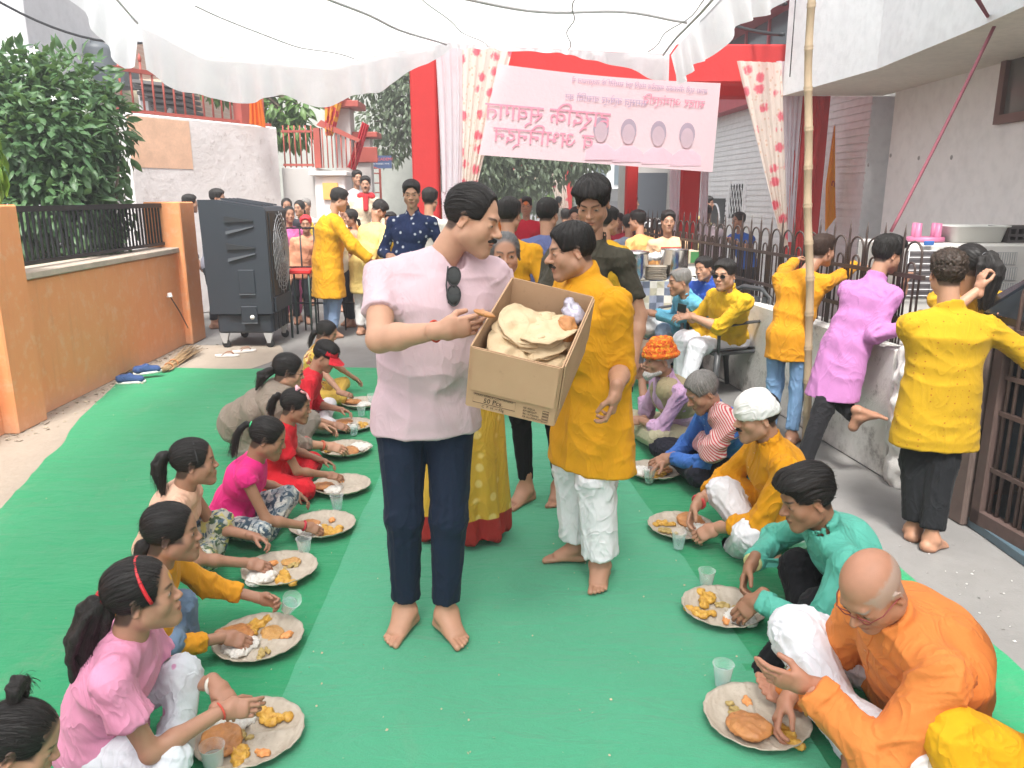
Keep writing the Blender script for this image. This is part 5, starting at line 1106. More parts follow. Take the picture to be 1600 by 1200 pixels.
# cables
for i, (p, q, s_, r_) in enumerate(((D(1180, -3, 9.5), D(1228, 6, 8.4), .02, .02), (D(1142, 38, 9.5), D(1224, 54, 8.4), .02, .02), (D(1282, 152, 11), D(1362, 160, 11), .03, .009), (D(1282, 165, 11), D(1362, 172, 11), .03, .009), (D(1282, 178, 11), D(1362, 184, 11), .02, .009), (D(1282, 190, 11), D(1362, 197, 11), .02, .009), (D(1282, 196, 11), D(1362, 208, 11), .02, .007), (D(1260, 272, 12.9), D(1370, 290, 12.9), .03, .009))):
    rope('overhead_cable', sagline(p, q, s_), r_, M_BLACKIRON, ['thick black cable above the arch curtains', 'thin black wires crossing the sky above the pale house'][i > 1], 'cable', 5, ['thick cables', 'thin wires'][i > 1])
rope('overhead_cable', sagline(D(-20, -8, 11), D(260, 62, 13), .25), .018, M_BLACKIRON, 'black cable crossing in front of the brick house', 'cable', 5)
rope('overhead_cable', sagline(D(425, 118, 13.5), D(500, 108, 13.5), .05), .012, M_BLACKIRON, 'black cable beside the hanging red and gold cloth', 'cable', 5)
# yellow flag on a pole
fg = empty('flag', D(1292, 420, 9.8) * V(1, 1, 0), 'saffron yellow flag on a thin pole beside the red curtain', 'flag'); fgb = V(fg.location)
fa, fb = D(1304, 195, 9.8), D(1288, 420, 9.8); MB().tube([fb * V(1, 1, 0), fb, fa], .012, 6).build('pole', M_GRILL, fg, fgb)
def flg(u, v_):
    q = [(1303, 196), (1290, 290), (1289, 362)]; e = [(1305, 197), (1305, 290), (1306, 340)]; l_ = V(np.interp(v_, [0, .55, 1], [x[0] for x in q]), np.interp(v_, [0, .55, 1], [x[1] for x in q])); r2 = V(np.interp(v_, [0, .55, 1], [x[0] for x in e]), np.interp(v_, [0, .55, 1], [x[1] for x in e]))
    p = l_ * (1 - u) + r2 * u; return D(p[0], p[1], 9.75 + .05 * math.sin(u * 7 + v_ * 3))
MB().grid(flg, 12, 24).build('cloth', fabric('flag_cloth', (.90, .40, .01), .45), fg, fgb)
MB().tube([D(1302 + 2 * math.sin(a), 288 + 5 * math.cos(a), 9.68) for a in np.linspace(.5, 5.2, 12)], .008, 5).build('emblem', plain('emblem_red', (.5, .1, .02), .7, bump=0), fg, fgb)
# ================================================================== OBJECTS
# ------------------------------------------------------------------ low wall and hooped iron fence on the right
FA, FB = V(2.25, 4.28, 0), V(1.83, 8.1, 0); fd_ = nrm(FB - FA); fn_ = V(-fd_[1], fd_[0], 0)         # fn_ points to the lane
def FL(s, o, z): return FA + fd_ * s + fn_ * o + UP * z
t = NT('old_plaster'); v = t.co(); n = t.noise(v, 1.7, 9, .7, .5); n2 = t.noise(v, 6, 8, .75); sx = t.n('ShaderNodeSeparateXYZ'); t.l(v, sx.inputs[0])
c = t.mix(n, (.58, .56, .53), (.76, .735, .71)); c = t.mix(t.ramp(n2, [(.56, 0.0), (.66, .8)]), c, (.27, .25, .235)); c = t.mix(t.ramp(t.math('ADD', n2, t.math('MULTIPLY', sx.outputs[2], -.35)), [(.42, 0.0), (.62, .55)]), c, (.22, .20, .185))
t.set(c, .92, 0, t.bump(t.math('ADD', n, n2), .6, .03)); M_OLDP = t.m
lw = empty('low_wall', FA, 'weathered grey low wall carrying the hooped iron fence', 'wall'); lwb = V(lw.location)
WT = .79
def lwf(u, v_):
    return FL(0, 0, 0)
obox(MB(), FL, .12, 7.2, -.20, 0, 0, WT, .012).build('wall_panel', M_OLDP, lw, lwb)
mb = MB(); rg = np.random.default_rng(4); P_ = [RC(FL(.0, -.1, .03 + k_ * .09), FL(.0, -.1, .12 + k_ * .09), .13 + rg.uniform(-.014, .012), .13 + rg.uniform(-.014, .012), k=.02) for k_ in range(8)]
v_, f_ = mesh_prims(P_, .015); v_ = v_ + vnormals(v_, f_) * ((vnoise(v_ * 16, 3) - .5) * .06)[:, None]; v_[:, 2] = np.clip(v_[:, 2], 0, WT + .03); mesh_obj('broken_pier', v_, f_, M_OLDP, lw, base=lwb)
fence = empty('iron_fence', FL(0, -.1, WT), 'dark brown iron fence of nested hoops on the low wall', 'fence'); feb = V(fence.location)
M_FIRON = plain('fence_iron', (.075, .052, .045), .55, .3, .35)
rl = MB(); obox(rl, FL, .1, 6.9, -.112, -.088, WT + .14, WT + .165); obox(rl, FL, .1, 6.9, -.112, -.088, WT + .40, WT + .425); rl.build('rail', M_FIRON, fence, feb)
def hoop(w_, h_): return [fd_ * (-w_ / 2) + UP * 0] + [fd_ * (-w_ / 2 * math.cos(a)) + UP * (h_ - w_ / 2 + w_ / 2 * math.sin(a)) for a in np.linspace(0, math.pi, 9)] + [fd_ * (w_ / 2)]
h1 = h2 = h3 = None
for i in range(34):
    s_ = .22 + i * .20; hh_ = .62
    for (nm, w_, h_, cur) in (('hoop', .155, .62, h1), ('inner_hoop', .075, .50, h2)):
        if cur is None: o = MB().tube(hoop(w_, h_), .0068, 6).build(nm, M_FIRON, fence)
        else: o = cur.copy(); COL.objects.link(o)
        if nm == 'hoop': h1 = h1 or o
        else: h2 = h2 or o
        o.location = tuple(FL(s_, -.1 + rg.normal() * .002, WT - .01) - feb)
    if h3 is None: o = h3 = MB().tube([(0, 0, 0), (0, 0, .66), (0, 0, .72)], [.0068, .0068, .001], 6).build('spike', M_FIRON, fence)
    else: o = h3.copy(); COL.objects.link(o)
    o.location = tuple(FL(s_ + .10, -.1, WT - .01) - feb)
# second fence run behind, across the yard
# ------------------------------------------------------------------ barred gate
gate = empty('iron_gate', FL(-.62, -.05, 0), 'rusty brown barred iron gate standing beside the person in dotted yellow', 'gate'); gtb = V(gate.location)
M_GIRON = plain('gate_iron', (.115, .075, .065), .6, .2, .35, 14, .3)
def GL(s, o, z): return FL(-.62 - s, o - .05, z)
fr = MB(); obox(fr, GL, 0, .07, -.03, .03, .04, 1.05, .006); obox(fr, GL, 0, 2.4, -.03, .03, .04, .12, .006); fr.build('frame', M_GIRON, gate, gtb)
for z_ in (.33, .62, .80, 1.02): obox(MB(), GL, .07, 2.4, -.012, .012, z_, z_ + .022).build('cross_bar', M_GIRON, gate, gtb)
hb_ = None
for i in range(11):
    for (nm, w_, h_) in (('bar_hoop', .17, 1.28), ('inner_bar', .07, 1.12)):
        o = MB().tube([p for p in hoop(w_, h_ - .1)], .0095, 6).build(nm, M_GIRON, gate); o.location = tuple(GL(.18 + i * .20, 0, .1) - gtb)
obox(MB(), FL, -.60, -.46, -.16, .0, 0, 1.0, .01).build('gate_post', plain('wood_post', (.14, .10, .085), .8, 0, .3, 12, .5), gate, gtb)
# porch floor behind, parked car
pf = struct(MB().box((2.35, .2, .002), (4.01, 4.0, .05), bev=.004).build('porch_floor', plain('porch_tile', (.075, .125, .155), .35, 0, .35, 3)))
car = empty('parked_car', V(3.25, 2.9, .05), 'dark blue-black car parked behind the barred gate', 'car'); crb = V(car.location)
M_CARP = plain('car_paint', (.025, .032, .042), .22, .2, .1, 3, 0); M_GLASSD = plain('car_glass', (.05, .06, .07), .08, 0, .05, 3, 0); M_CHROME = plain('chrome', (.7, .7, .72), .18, 1.0, .05, 3, 0); M_RUB = plain('rubber', (.02, .02, .02), .8)
prof = [(-1.9, .28), (-1.92, .62), (-1.75, .80), (-.95, .93), (-.45, 1.36), (.75, 1.42), (1.45, 1.02), (1.9, .95), (1.95, .45), (1.9, .28)]
Mc = T4((3.25, 2.85, .05), math.pi / 2 + .10)
mb = MB(); secs = ((-.78, .86), (-.72, .97), (0, 1.0), (.72, .97), (.78, .86)); n = len(prof); vv = []
for (yy, sc) in secs:
    for (x, z) in prof: vv.append((Mc @ V(x * (.97 + .03 * sc), yy if z < .95 else yy * .80, .28 + (z - .28) * sc, 1))[:3])
ff = [(k_ * n + i, k_ * n + (i + 1) % n, (k_ + 1) * n + (i + 1) % n, (k_ + 1) * n + i) for k_ in range(4) for i in range(n)] + [tuple(range(n))[::-1], tuple(4 * n + i for i in range(n))]
mb.add(vv, ff, False).build('body', M_CARP, car, crb)
for yy in (-.63, .63):
    sgn = 1 if yy > 0 else -1; MB().prism([(-.80, .98), (-.42, 1.29), (.70, 1.33), (1.20, 1.02)], yy + sgn * .035, yy + sgn * .05, Mc).build('side_window', M_GLASSD, car, crb)
    MB().prism([(-.85, .93), (1.35, .96), (1.35, .975), (-.85, .945)], sgn * .77, sgn * .80, Mc).build('chrome_strip', M_CHROME, car, crb)
    for xx in (-1.2, 1.2):
        wh = MB().lathe([(.31, -.09), (.33, -.06), (.33, .06), (.31, .09), (.2, .09)], (0, 0, 0), 24).build('wheel', M_RUB, car); wh.matrix_basis = Matrix(Mc.tolist()) @ Matrix.Translation((xx, yy * 1.15, .33)) @ Matrix.Rotation(math.pi / 2, 4, 'X'); wh.location = wh.location - Vector(crb)
        rm = MB().lathe([(0, .07), (.08, .085), (.19, .08), (.21, .06)], (0, 0, 0), 20).build('rim', M_CHROME, wh); rm.location = (0, 0, .012 * sgn); rm.rotation_euler = (0 if sgn < 0 else math.pi, 0, 0)
MB().prism([(-1.90, .66), (-1.80, .78), (-1.70, .78), (-1.86, .62)], -.62, -.35, Mc).build('headlight', M_CHROME, car, crb)
MB().prism([(-1.90, .66), (-1.80, .78), (-1.70, .78), (-1.86, .62)], .35, .62, Mc).build('headlight', M_CHROME, car, crb)
# ------------------------------------------------------------------ desert cooler behind the fence, with things on top
dc = empty('desert_cooler', D(1420, 470, 5.0) * V(1, 1, 0), 'cream metal desert cooler with wire grille behind the iron fence', 'air cooler'); dcb = V(dc.location)
k0, k1 = D(1416, 382, 5.0), D(1640, 480, 5.0); M_CRM = plain('cream_metal', (.66, .64, .60), .5, 0, .08)
MB().box((k0[0], 5.0, .55), (k1[0], 5.7, k0[2]), bev=.012).build('cabinet', M_CRM, dc, dcb)
for xx in (k0[0] + .03, k1[0] - .07):
    for yy in (5.03, 5.62): MB().box((xx, yy, 0), (xx + .04, yy + .04, .55)).build('leg', M_CRM, dc, dcb)
g0, g1 = D(1420, 392, 4.985), D(1490, 462, 4.985); MB().box((g0[0], 4.985, g1[2]), (g1[0], 4.999, g0[2])).build('pad_opening', plain('pad_dark', (.16, .145, .15), .9, 0, .2, 30), dc, dcb)
gm = MB()
for i in range(5): gm.tube([(g0[0] + (g1[0] - g0[0]) * i / 4, 4.975, g1[2]), (g0[0] + (g1[0] - g0[0]) * i / 4, 4.975, g0[2])], .0035, 4)
for i in range(8): gm.tube([(g0[0], 4.972, g1[2] + (g0[2] - g1[2]) * i / 7), (g1[0], 4.972, g1[2] + (g0[2] - g1[2]) * i / 7)], .0035, 4)
gm.build('wire_grille', M_GRILL, dc, dcb)['kind'] = 'stuff'
bd = D(1452, 380, 4.97); MB().box((bd[0] - .03, 4.965, bd[2] - .014), (bd[0] + .03, 4.984, bd[2] + .014), bev=.003).build('badge', plain('blue_badge', (.05, .16, .45), .4, bump=0), dc, dcb)
for i in range(3):
    a_ = D(1546, 394 + i * 24, 4.99); b_ = D(1587, 414 + i * 24, 4.99); vn = MB().box((a_[0], 4.990, b_[2]), (b_[0], 4.9985, a_[2])).build('vent', plain('vent_grey', (.40, .40, .40), .6), dc, dcb)
    vm = MB()
    for k_ in range(12): x = a_[0] + (b_[0] - a_[0]) * (k_ + .3) / 12; vm.box((x, 4.984, b_[2] + .004), (x + .004, 4.9895, a_[2] - .004))
    vm.build('slat', M_CRM, vn, dcb)['kind'] = 'stuff'
ct = k0[2]
st = empty('upturned_stool', D(1446, 372, 5.3), 'pink plastic stool lying upside down on the desert cooler', 'stool'); s_ = V(D(1446, 372, 5.3)[0], 5.3, ct); st.location = tuple(s_); M_PINKP = plain('pink_plastic', (.55, .17, .30), .4, 0, .06)
MB().lathe([(0, .004), (.115, .004), (.12, .012), (.115, .034), (0, .034)], (0, 0, 0), 28).build('seat', M_PINKP, st)
for i in range(4): MB().lathe([(.022, .034), (.020, .125), (.016, .125), (.016, .06)], (.085 * math.cos(i * 1.57 + .5), .085 * math.sin(i * 1.57 + .5), 0), 14).build('leg', M_PINKP, st)
tubp = V(D(1522, 372, 5.25)[0], 5.3, ct); tub = MB(); 
def rrect(w_, d_, r_, n=6): return [(sx_ * (w_ - r_) + r_ * math.cos(a0_ + k_ * math.pi / 2 / n), sy_ * (d_ - r_) + r_ * math.sin(a0_ + k_ * math.pi / 2 / n)) for (sx_, sy_, a0_) in ((1, 1, 0), (-1, 1, math.pi / 2), (-1, -1, math.pi), (1, -1, 1.5 * math.pi)) for k_ in range(n + 1)]
def stack(mb, rings, cap0=True):
    n = len(rings[0][0]); vv = [(x, y, z) for (rg_, z) in rings for (x, y) in rg_]; ff = [(i * n + k_, i * n + (k_ + 1) % n, (i + 1) * n + (k_ + 1) % n, (i + 1) * n + k_) for i in range(len(rings) - 1) for k_ in range(n)]
    if cap0: ff.append(tuple(range(n))[::-1]); 
    return mb.add(vv, ff, True)
stack(tub, [(rrect(.165, .11, .04), .003), (rrect(.185, .13, .045), .10), (rrect(.205, .145, .05), .102), (rrect(.205, .145, .05), .112), (rrect(.183, .128, .045), .112), (rrect(.163, .108, .04), .012), (rrect(.02, .02, .01), .012)])
o = thing(tub.build('plastic_tub', plain('white_plastic', (.72, .72, .68), .45, 0, .05)), 'white plastic tub standing on the desert cooler', 'tub'); o.location = tuple(tubp)
cr = empty('dark_crate', V(D(1600, 372, 5.25)[0], 5.3, ct), 'dark plastic crate next to the white tub on the cooler', 'crate'); M_DK = plain('dark_plastic', (.06, .05, .05), .6)
for z_ in (.0, .04, .09): MB().box((-.16, -.13, z_), (.16, .13, z_ + .018)).build('slat', M_DK, cr)
for i in range(7): MB().box((-.155 + i * .05, -.125, .018), (-.14 + i * .05, .125, .09)).build('rib', M_DK, cr)
# ------------------------------------------------------------------ bamboo pole
bp = G(1258, 695); tpole = D(1270, -60, bp[1] - .15); bam = empty('bamboo_pole', bp, 'tall bamboo pole with knobbly joints standing at the carpet edge', 'pole')
t = NT('bamboo'); v = t.co(); n = t.noise(t.co((8, 8, .6)), 3, 6, .7); t.set(t.mix(n, (.30, .215, .135), (.45, .35, .235)), .6, 0, t.bump(n, .3, .005)); M_BAM = t.m
prof = []; L_ = np.linalg.norm(tpole - bp); nn = 13
for i in range(nn):
    z0 = L_ * i / nn; z1 = L_ * (i + 1) / nn; r_ = .028 - .005 * i / nn; prof += [(r_ * 1.02, z0 + .0), (r_ * 1.16, z0 + .008), (r_ * .98, z0 + .02), (r_ * .94, (z0 + z1) / 2), (r_ * .98, z1 - .015), (r_ * 1.14, z1 - .004)]
o = MB().lathe(prof, (0, 0, 0), 14).build('culm', M_BAM, bam); o.rotation_euler = Vector(tpole - bp).to_track_quat('Z', 'Y').to_euler()
co = np.zeros(len(o.data.vertices) * 3, np.float32); o.data.vertices.foreach_get('co', co); co = co.reshape(-1, 3); co[:, 0] += .018 * np.sin(co[:, 2] * 2.1) + .006 * np.sin(co[:, 2] * 7); o.data.vertices.foreach_set('co', co.ravel())
# ------------------------------------------------------------------ big grey air cooler on the left
ac = empty('air_cooler', V(0, 0, 0), 'large dark grey air cooler on castors beside the orange pillar', 'air cooler')
c0 = G(338, 545); c1 = G(424, 545); ang = .03; wl = np.linalg.norm((c1 - c0)[:2]) + .05; HC = D(400, 312, 8.9)[2]
ac.location = tuple(c0); ac.rotation_euler = (0, 0, ang); M_AC = plain('cooler_plastic', (.026, .033, .043), .5, 0, .10, 4, .12); M_ACD = plain('cooler_dark', (.020, .022, .025), .6)
dp = .80; zb = .17
MB().box((.03, .03, zb), (wl - .03, dp - .03, zb + .22), bev=.02).build('water_tank', M_AC, ac)
MB().prism([(-.03, zb + .222), (wl, zb + .222), (wl, HC - .12), (wl - .03, HC - .08), (.14, HC), (-.06, HC)], 0, dp).build('cabinet', M_AC, ac)
for i in range(5): MB().prism([(.16 + .0, HC + .004), (wl - .06, HC - .065), (wl - .06, HC - .05), (.16, HC + .02)], .08 + i * .14, .11 + i * .14).build('top_rib', M_AC, ac)
MB().prism([(.16, zb + .222), (wl - .008, zb + .222), (wl - .008, HC - .10), (.16, HC - .02)], -.022, -.001).build('side_panel', M_AC, ac)
M_ACL = plain('cooler_edge', (.10, .11, .125), .45, 0, .05)
for (z0, z1, kk) in ((HC - .33, HC - .17, 1), (HC - .62, HC - .46, 1), (.62, .88, 0), (.30, .48, 0)):
    if kk: MB().prism([(.22, z1), (wl - .14, z1 - .045), (wl - .14, z1 - .055), (.22, z1 - .07)], -.045, -.0225).build('louvre', M_ACD, ac); MB().prism([(.23, z0 - .035), (.23, z0 + .0), (wl - .14, z0 + .055), (wl - .14, z0 + .045)], -.05, -.0225).build('louvre', M_ACL, ac)
    else: MB().box((.32, -.038, z0), (wl - .17, -.0225, z1), bev=.006).build('handle_recess', M_AC, ac); MB().box((.32, -.046, z0 - .012), (wl - .17, -.0385, z0)).build('recess_lip', M_ACL, ac)
MB().lathe([(0, .012), (.022, .008), (.026, 0)], (0, 0, 0), 12).build('drain_cap', plain('cap_white', (.75, .75, .72), .4, bump=0), ac).matrix_basis = Matrix.Translation((.44, -.04, .36)) @ Matrix.Rotation(math.pi / 2, 4, 'X')
MB().box((wl + .001, .06, zb + .42), (wl + .012, dp - .06, HC - .14)).build('fan_opening', M_ACD, ac)
zc = (zb + .42 + HC - .14) / 2; RY, RZ = (dp - .16) / 2, (HC - zb - .60) / 2; gm = MB()
for k_ in range(9):
    r_ = (k_ + 1) / 9; gm.tube([(wl + .03 + .03 * (1 - r_ * r_), dp / 2 + RY * r_ * math.cos(a), zc + RZ * r_ * math.sin(a)) for a in np.linspace(0, 2 * math.pi, 28, endpoint=False)], .0045, 4, closed=True)
for k_ in range(20):
    a0_ = k_ * 2 * math.pi / 20; gm.tube([(wl + .03 + .03 * (1 - r_ * r_), dp / 2 + RY * r_ * math.cos(a0_ + r_ * .9), zc + RZ * r_ * math.sin(a0_ + r_ * .9)) for r_ in np.linspace(.1, 1.08, 7)], .0035, 4)
gm.build('fan_grille', plain('grille_grey', (.33, .35, .37), .4, .3), ac)
MB().box((wl + .0, .05, zb + .23), (wl + .02, dp - .05, zb + .40), bev=.006).build('front_apron', M_AC, ac)
for k_ in range(4): MB().box((wl - .03, .1 + k_ * .17, zb + .01), (wl - .022, .2 + k_ * .17, zb + .21)).build('tank_groove', M_ACD, ac)
fbm = MB()
for k_ in range(3):
    a0_ = k_ * 2.09; fbm.add([(wl - .0 + .014, dp / 2, zc), (wl + .014, dp / 2 + RY * .8 * math.cos(a0_), zc + RZ * .8 * math.sin(a0_)), (wl + .02, dp / 2 + RY * .85 * math.cos(a0_ + .7), zc + RZ * .85 * math.sin(a0_ + .7))], [(0, 1, 2)])
fbm.build('fan_blade', plain('blade', (.10, .11, .12), .4), ac)
for (x, y) in ((.09, .06), (wl - .09, .06), (.09, dp - .08), (wl - .09, dp - .08)):
    cs = MB().prism([(x - .05, zb), (x + .05, zb), (x + .02, .055), (x - .015, .055)], y - .025, y + .025).build('castor', plain('castor_bracket', (.55, .56, .57), .4, .5), ac)
    wo_ = MB().lathe([(0, -.014), (.04, -.014), (.046, -.008), (.046, .008), (.04, .014), (0, .014)], (0, 0, 0), 18).build('wheel', M_RUB, cs); wo_.matrix_basis = Matrix.Translation((x + .01, y, .047)) @ Matrix.Rotation(math.pi / 2, 4, 'X')
# black railing section and red seat tray behind the cooler
rq = empty('barrier_rail', D(470, 540, 9.7) * V(1, 1, 0), 'thin black barrier rail behind the person in the long yellow kurta', 'barrier'); rqb = V(rq.location)
x0, x1 = D(462, 400, 9.7)[0], D(490, 400, 9.7)[0]
for z_ in (.35, .80, 1.28): MB().tube([(x0 - .1, 9.7, z_), (x1 + .5, 9.7, z_)], .012, 6).build('rail', M_BLACKIRON, rq, rqb)
for k_ in range(5): MB().tube([(x0 - .1 + k_ * .17, 9.7, 0), (x0 - .1 + k_ * .17, 9.7, 1.28)], .010, 6).build('bar', M_BLACKIRON, rq, rqb)
rs = empty('red_stool', D(478, 545, 9.3) * V(1, 1, 0), 'red topped metal stand beside the air cooler', 'stool'); rsz = D(478, 420, 9.3)[2]
MB().box((-.15, -.15, rsz - .05), (.15, .15, rsz), bev=.01).build('top', plain('red_plastic', (.6, .03, .03), .4), rs)
for (a_, b_) in ((-.12, -.12), (.12, -.12), (-.12, .12), (.12, .12)): MB().tube([(a_, b_, 0), (a_, b_, rsz - .05)], .013, 6).build('leg', plain('dkgreen', (.03, .06, .05), .5), rs)
# ------------------------------------------------------------------ small things on the ground
def sandal_pair(px1, px2, cols, label, rz, kind='slipper', L=.25):
    for i, p in enumerate((px1, px2)):
        r = empty('sandal' if kind == 'slipper' else 'canvas_shoe', G(*p), label[i], 'footwear'); r.rotation_euler = (0, 0, rz + .35 * i); r.location.z = .006 if kind == 'slipper' or i == 0 else .05
        ol = [(.045 * math.sin(a) * (1.0 if math.cos(a) < .2 else 1.12) - (.008 if math.cos(a) > 0 else 0), L / 2 * math.cos(a)) for a in np.linspace(0, 2 * math.pi, 22, endpoint=False)]
        stack(MB(), [(ol, .0), ([(x * 1.04, y * 1.02) for x, y in ol], .01), ([(x * 1.02, y * 1.01) for x, y in ol], .024), ([(x * .5, y * .5) for x, y in ol], .026), ([(0, 0)] * 22, .026)]).build('sole', cols[0], r)
        if kind == 'slipper':
            for s_ in (-1, 1): MB().tube([(0, .07, .026), (s_ * .022, .045, .055), (s_ * .040, -.01, .045), (s_ * .044, -.045, .022)], .007, 6, flat=.5).build('strap', cols[1], r)
        else:
            pr = [RC((0, -.07, .045), (0, .08, .035), .042, .036, (1, 0, 0), 1.0), RC((0, -.085, .05), (0, -.02, .07), .038, .036)]; v_, f_ = mesh_prims(pr + [EL((0, -.06, .10), (.032, .055, .055), sub=True, k=.01)], .008); v_[:, 2] = np.maximum(v_[:, 2], .012); mesh_obj('upper', v_, f_, cols[1], r)
M_BLUEC = cloth((.05, .09, .22), 'blue_canvas'); M_SOLEW = plain('white_sole', (.72, .70, .66), .7); M_BRN = plain('brown_strap', (.30, .12, .06), .6); M_BLK = plain('black_rubber', (.025, .025, .027), .6)
sandal_pair((205, 600), (232, 592), (M_SOLEW, M_BLUEC), ('blue canvas shoe with white sole on the concrete edge', 'blue canvas shoe leaning on its partner'), -1.3, 'shoe')
sandal_pair((205, 588), (228, 583), (M_BLK, M_BLK), ('black flip-flop behind the blue canvas shoes', 'second black flip-flop beside the blue canvas shoes'), -1.2)
sandal_pair((355, 558), (382, 551), (M_SOLEW, M_BRN), ('white soled sandal in front of the air cooler castor', 'tan sandal lying behind the white soled sandal'), -1.5)
bro = empty('broom', G(285, 568), 'stiff straw broom lying at the foot of the orange wall', 'broom'); bo, be = G(302, 545, .06), G(258, 578, .03); bb_ = V(bro.location); rg = np.random.default_rng(8)
t = NT('straw'); v = t.co(); t.set(t.mix(t.noise(v, 40, 3), (.30, .19, .09), (.52, .36, .20)), .8); M_STRAW = t.m; mb = MB()
for k_ in range(90):
    o_ = rg.normal(size=3) * V(.05, .05, .025); e_ = rg.normal(size=3) * V(.02, .02, .012); mb.tube([bo + o_, (bo + be) / 2 + (o_ + e_) * .5, be + e_], [.002, .003, .004], 4)
o = mb.build('bristles', M_STRAW, bro, bb_); o['kind'] = 'stuff'; d_ = nrm(be - bo)
for q in (.72, .88): MB().tube([(bo * (1 - q) + be * q) + (nrm(np.cross(d_, UP)) * math.cos(a) + nrm(np.cross(d_, np.cross(d_, UP))) * math.sin(a)) * .042 for a in np.linspace(0, 2 * math.pi, 12, endpoint=False)], .007, 5, closed=True).build('binding', plain('twine', (.45, .2, .08), .8), bro, bb_)
# wall lamp / tap stub on the orange wall
lp = WL(WLEN * .86, .0, .62); tp_ = empty('wall_tap', lp, 'small white cap on a thin rod fixed to the orange wall', 'fitting')
MB().lathe([(0, .03), (.02, .03), (.024, 0), (.03, -.004), (.03, -.016), (0, -.016)], tuple(wn * .05), 12).build('cap', plain('cap_w', (.7, .7, .68), .5, bump=0), tp_)
MB().tube([wn * .05, wn * .06 + wd * .2 - UP * .2, wn * .05 + wd * .42 - UP * .42], .006, 5).build('rod', M_BLACKIRON, tp_)
# litter along the wall
rg = np.random.default_rng(12); lit = MB()
for k_ in range(260):
    s_ = rg.uniform(-.6, WLEN); p = WL(s_, abs(rg.normal()) * .13 + .02, .006); a_ = rg.uniform(0, 6.3); l_ = rg.uniform(.006, .028); q = V(math.cos(a_), math.sin(a_), 0) * l_; r_ = V(-math.sin(a_), math.cos(a_), 0) * l_ * .45; lit.add([p - q, p + r_ + UP * .008, p + q, p - r_ + UP * .003], [(0, 1, 2, 3)])
tag(lit.build('leaf_litter', plain('litter', (.42, .35, .26), .9, 0, .4, 40)), 'dry leaf litter along the foot of the orange wall', 'litter', kind='stuff')
lit = MB()
for k_ in range(60):
    p = G(rg.uniform(1395, 1600), rg.uniform(840, 1010)); 
    if p[0] < gr0[0] + dr[0] * (p[1] - gr0[1]) + .06: continue
    a_ = rg.uniform(0, 6.3); l_ = rg.uniform(.002, .010); q = V(math.cos(a_), math.sin(a_), 0) * l_; r_ = V(-math.sin(a_), math.cos(a_), 0) * l_ * .6; lit.add([p - q + UP * .004, p + r_ + UP * .008, p + q + UP * .004, p - r_ + UP * .003], [(0, 1, 2, 3)])
tag(lit.build('plaster_crumbs', plain('crumbs', (.45, .44, .42), .9)), 'white plaster crumbs on the concrete by the gate', 'litter', kind='stuff')
cr_ = MB()
for k_ in range(170):
    p = G(rg.uniform(60, 1250), rg.uniform(600, 1195)); 
    if p[0] < gl0[0] + dl[0] * (p[1] - gl0[1]) + .1 or p[0] > gr0[0] + dr[0] * (p[1] - gr0[1]) - .1: continue
    a_ = rg.uniform(0, 6.3); l_ = rg.uniform(.002, .007); q = V(math.cos(a_), math.sin(a_), 0) * l_; r_ = V(-math.sin(a_), math.cos(a_), 0) * l_ * .5; cr_.add([p - q + UP * .022, p + r_ + UP * .026, p + q + UP * .023, p - r_ + UP * .021], [(0, 1, 2, 3)])
tag(cr_.build('food_crumbs', plain('crumb', (.55, .45, .30), .9, 0, .5, 30)), 'scattered food crumbs and bits on the green carpet', 'crumbs', kind='stuff')
# ------------------------------------------------------------------ serving table with pots and plates
TY = 7.55; tb0, tb1 = D(968, 440, TY), D(1062, 440, TY); tz = tb0[2]
tbl = empty('serving_table', V((tb0[0] + tb1[0]) / 2, TY, 0), 'serving table covered with a blue checked cloth behind the seated people', 'table'); tbb = V(tbl.location)
def p_chk(t, v, c):
    ck = t.n('ShaderNodeTexChecker'); ck.inputs['Scale'].default_value = 7; ck.inputs[1].default_value = (.06, .11, .28, 1); ck.inputs[2].default_value = (.62, .58, .48, 1); t.l(v, ck.inputs[0]); ck2 = t.n('ShaderNodeTexChecker'); ck2.inputs['Scale'].default_value = 14; ck2.inputs[1].default_value = (.30, .28, .12, 1); ck2.inputs[2].default_value = (.8, .8, .75, 1); t.l(v, ck2.inputs[0]); return t.mix(.35, ck.outputs[0], ck2.outputs[0])
M_CHK = cloth((.3, .3, .3), 'checked_cloth', pattern=p_chk)
MB().box((tb0[0], TY, tz - .03), (tb1[0] + .2, TY + .8, tz - .002)).build('table_top', plain('ply', (.35, .25, .15), .7), tbl, tbb)
for x in (tb0[0] + .05, tb1[0] + .1):
    for y in (TY + .06, TY + .7): MB().box((x, y, 0), (x + .04, y + .04, tz - .03)).build('leg', M_BLACKIRON, tbl, tbb)
def clothf(u, v_): x = tb0[0] - .03 + (tb1[0] + .26 - tb0[0]) * u; return V(x, TY - .02 - .025 * math.sin(x * 38) * v_, tz - .42 * v_)
MB().grid(clothf, 60, 6).build('cloth_front', M_CHK, tbl, tbb); MB().box((tb0[0] - .03, TY - .02, tz), (tb1[0] + .23, TY + .8, tz + .004)).build('cloth_top', M_CHK, tbl, tbb)
M_STEEL = plain('steel', (.62, .60, .57), .22, 1.0, .08, 8, .05)
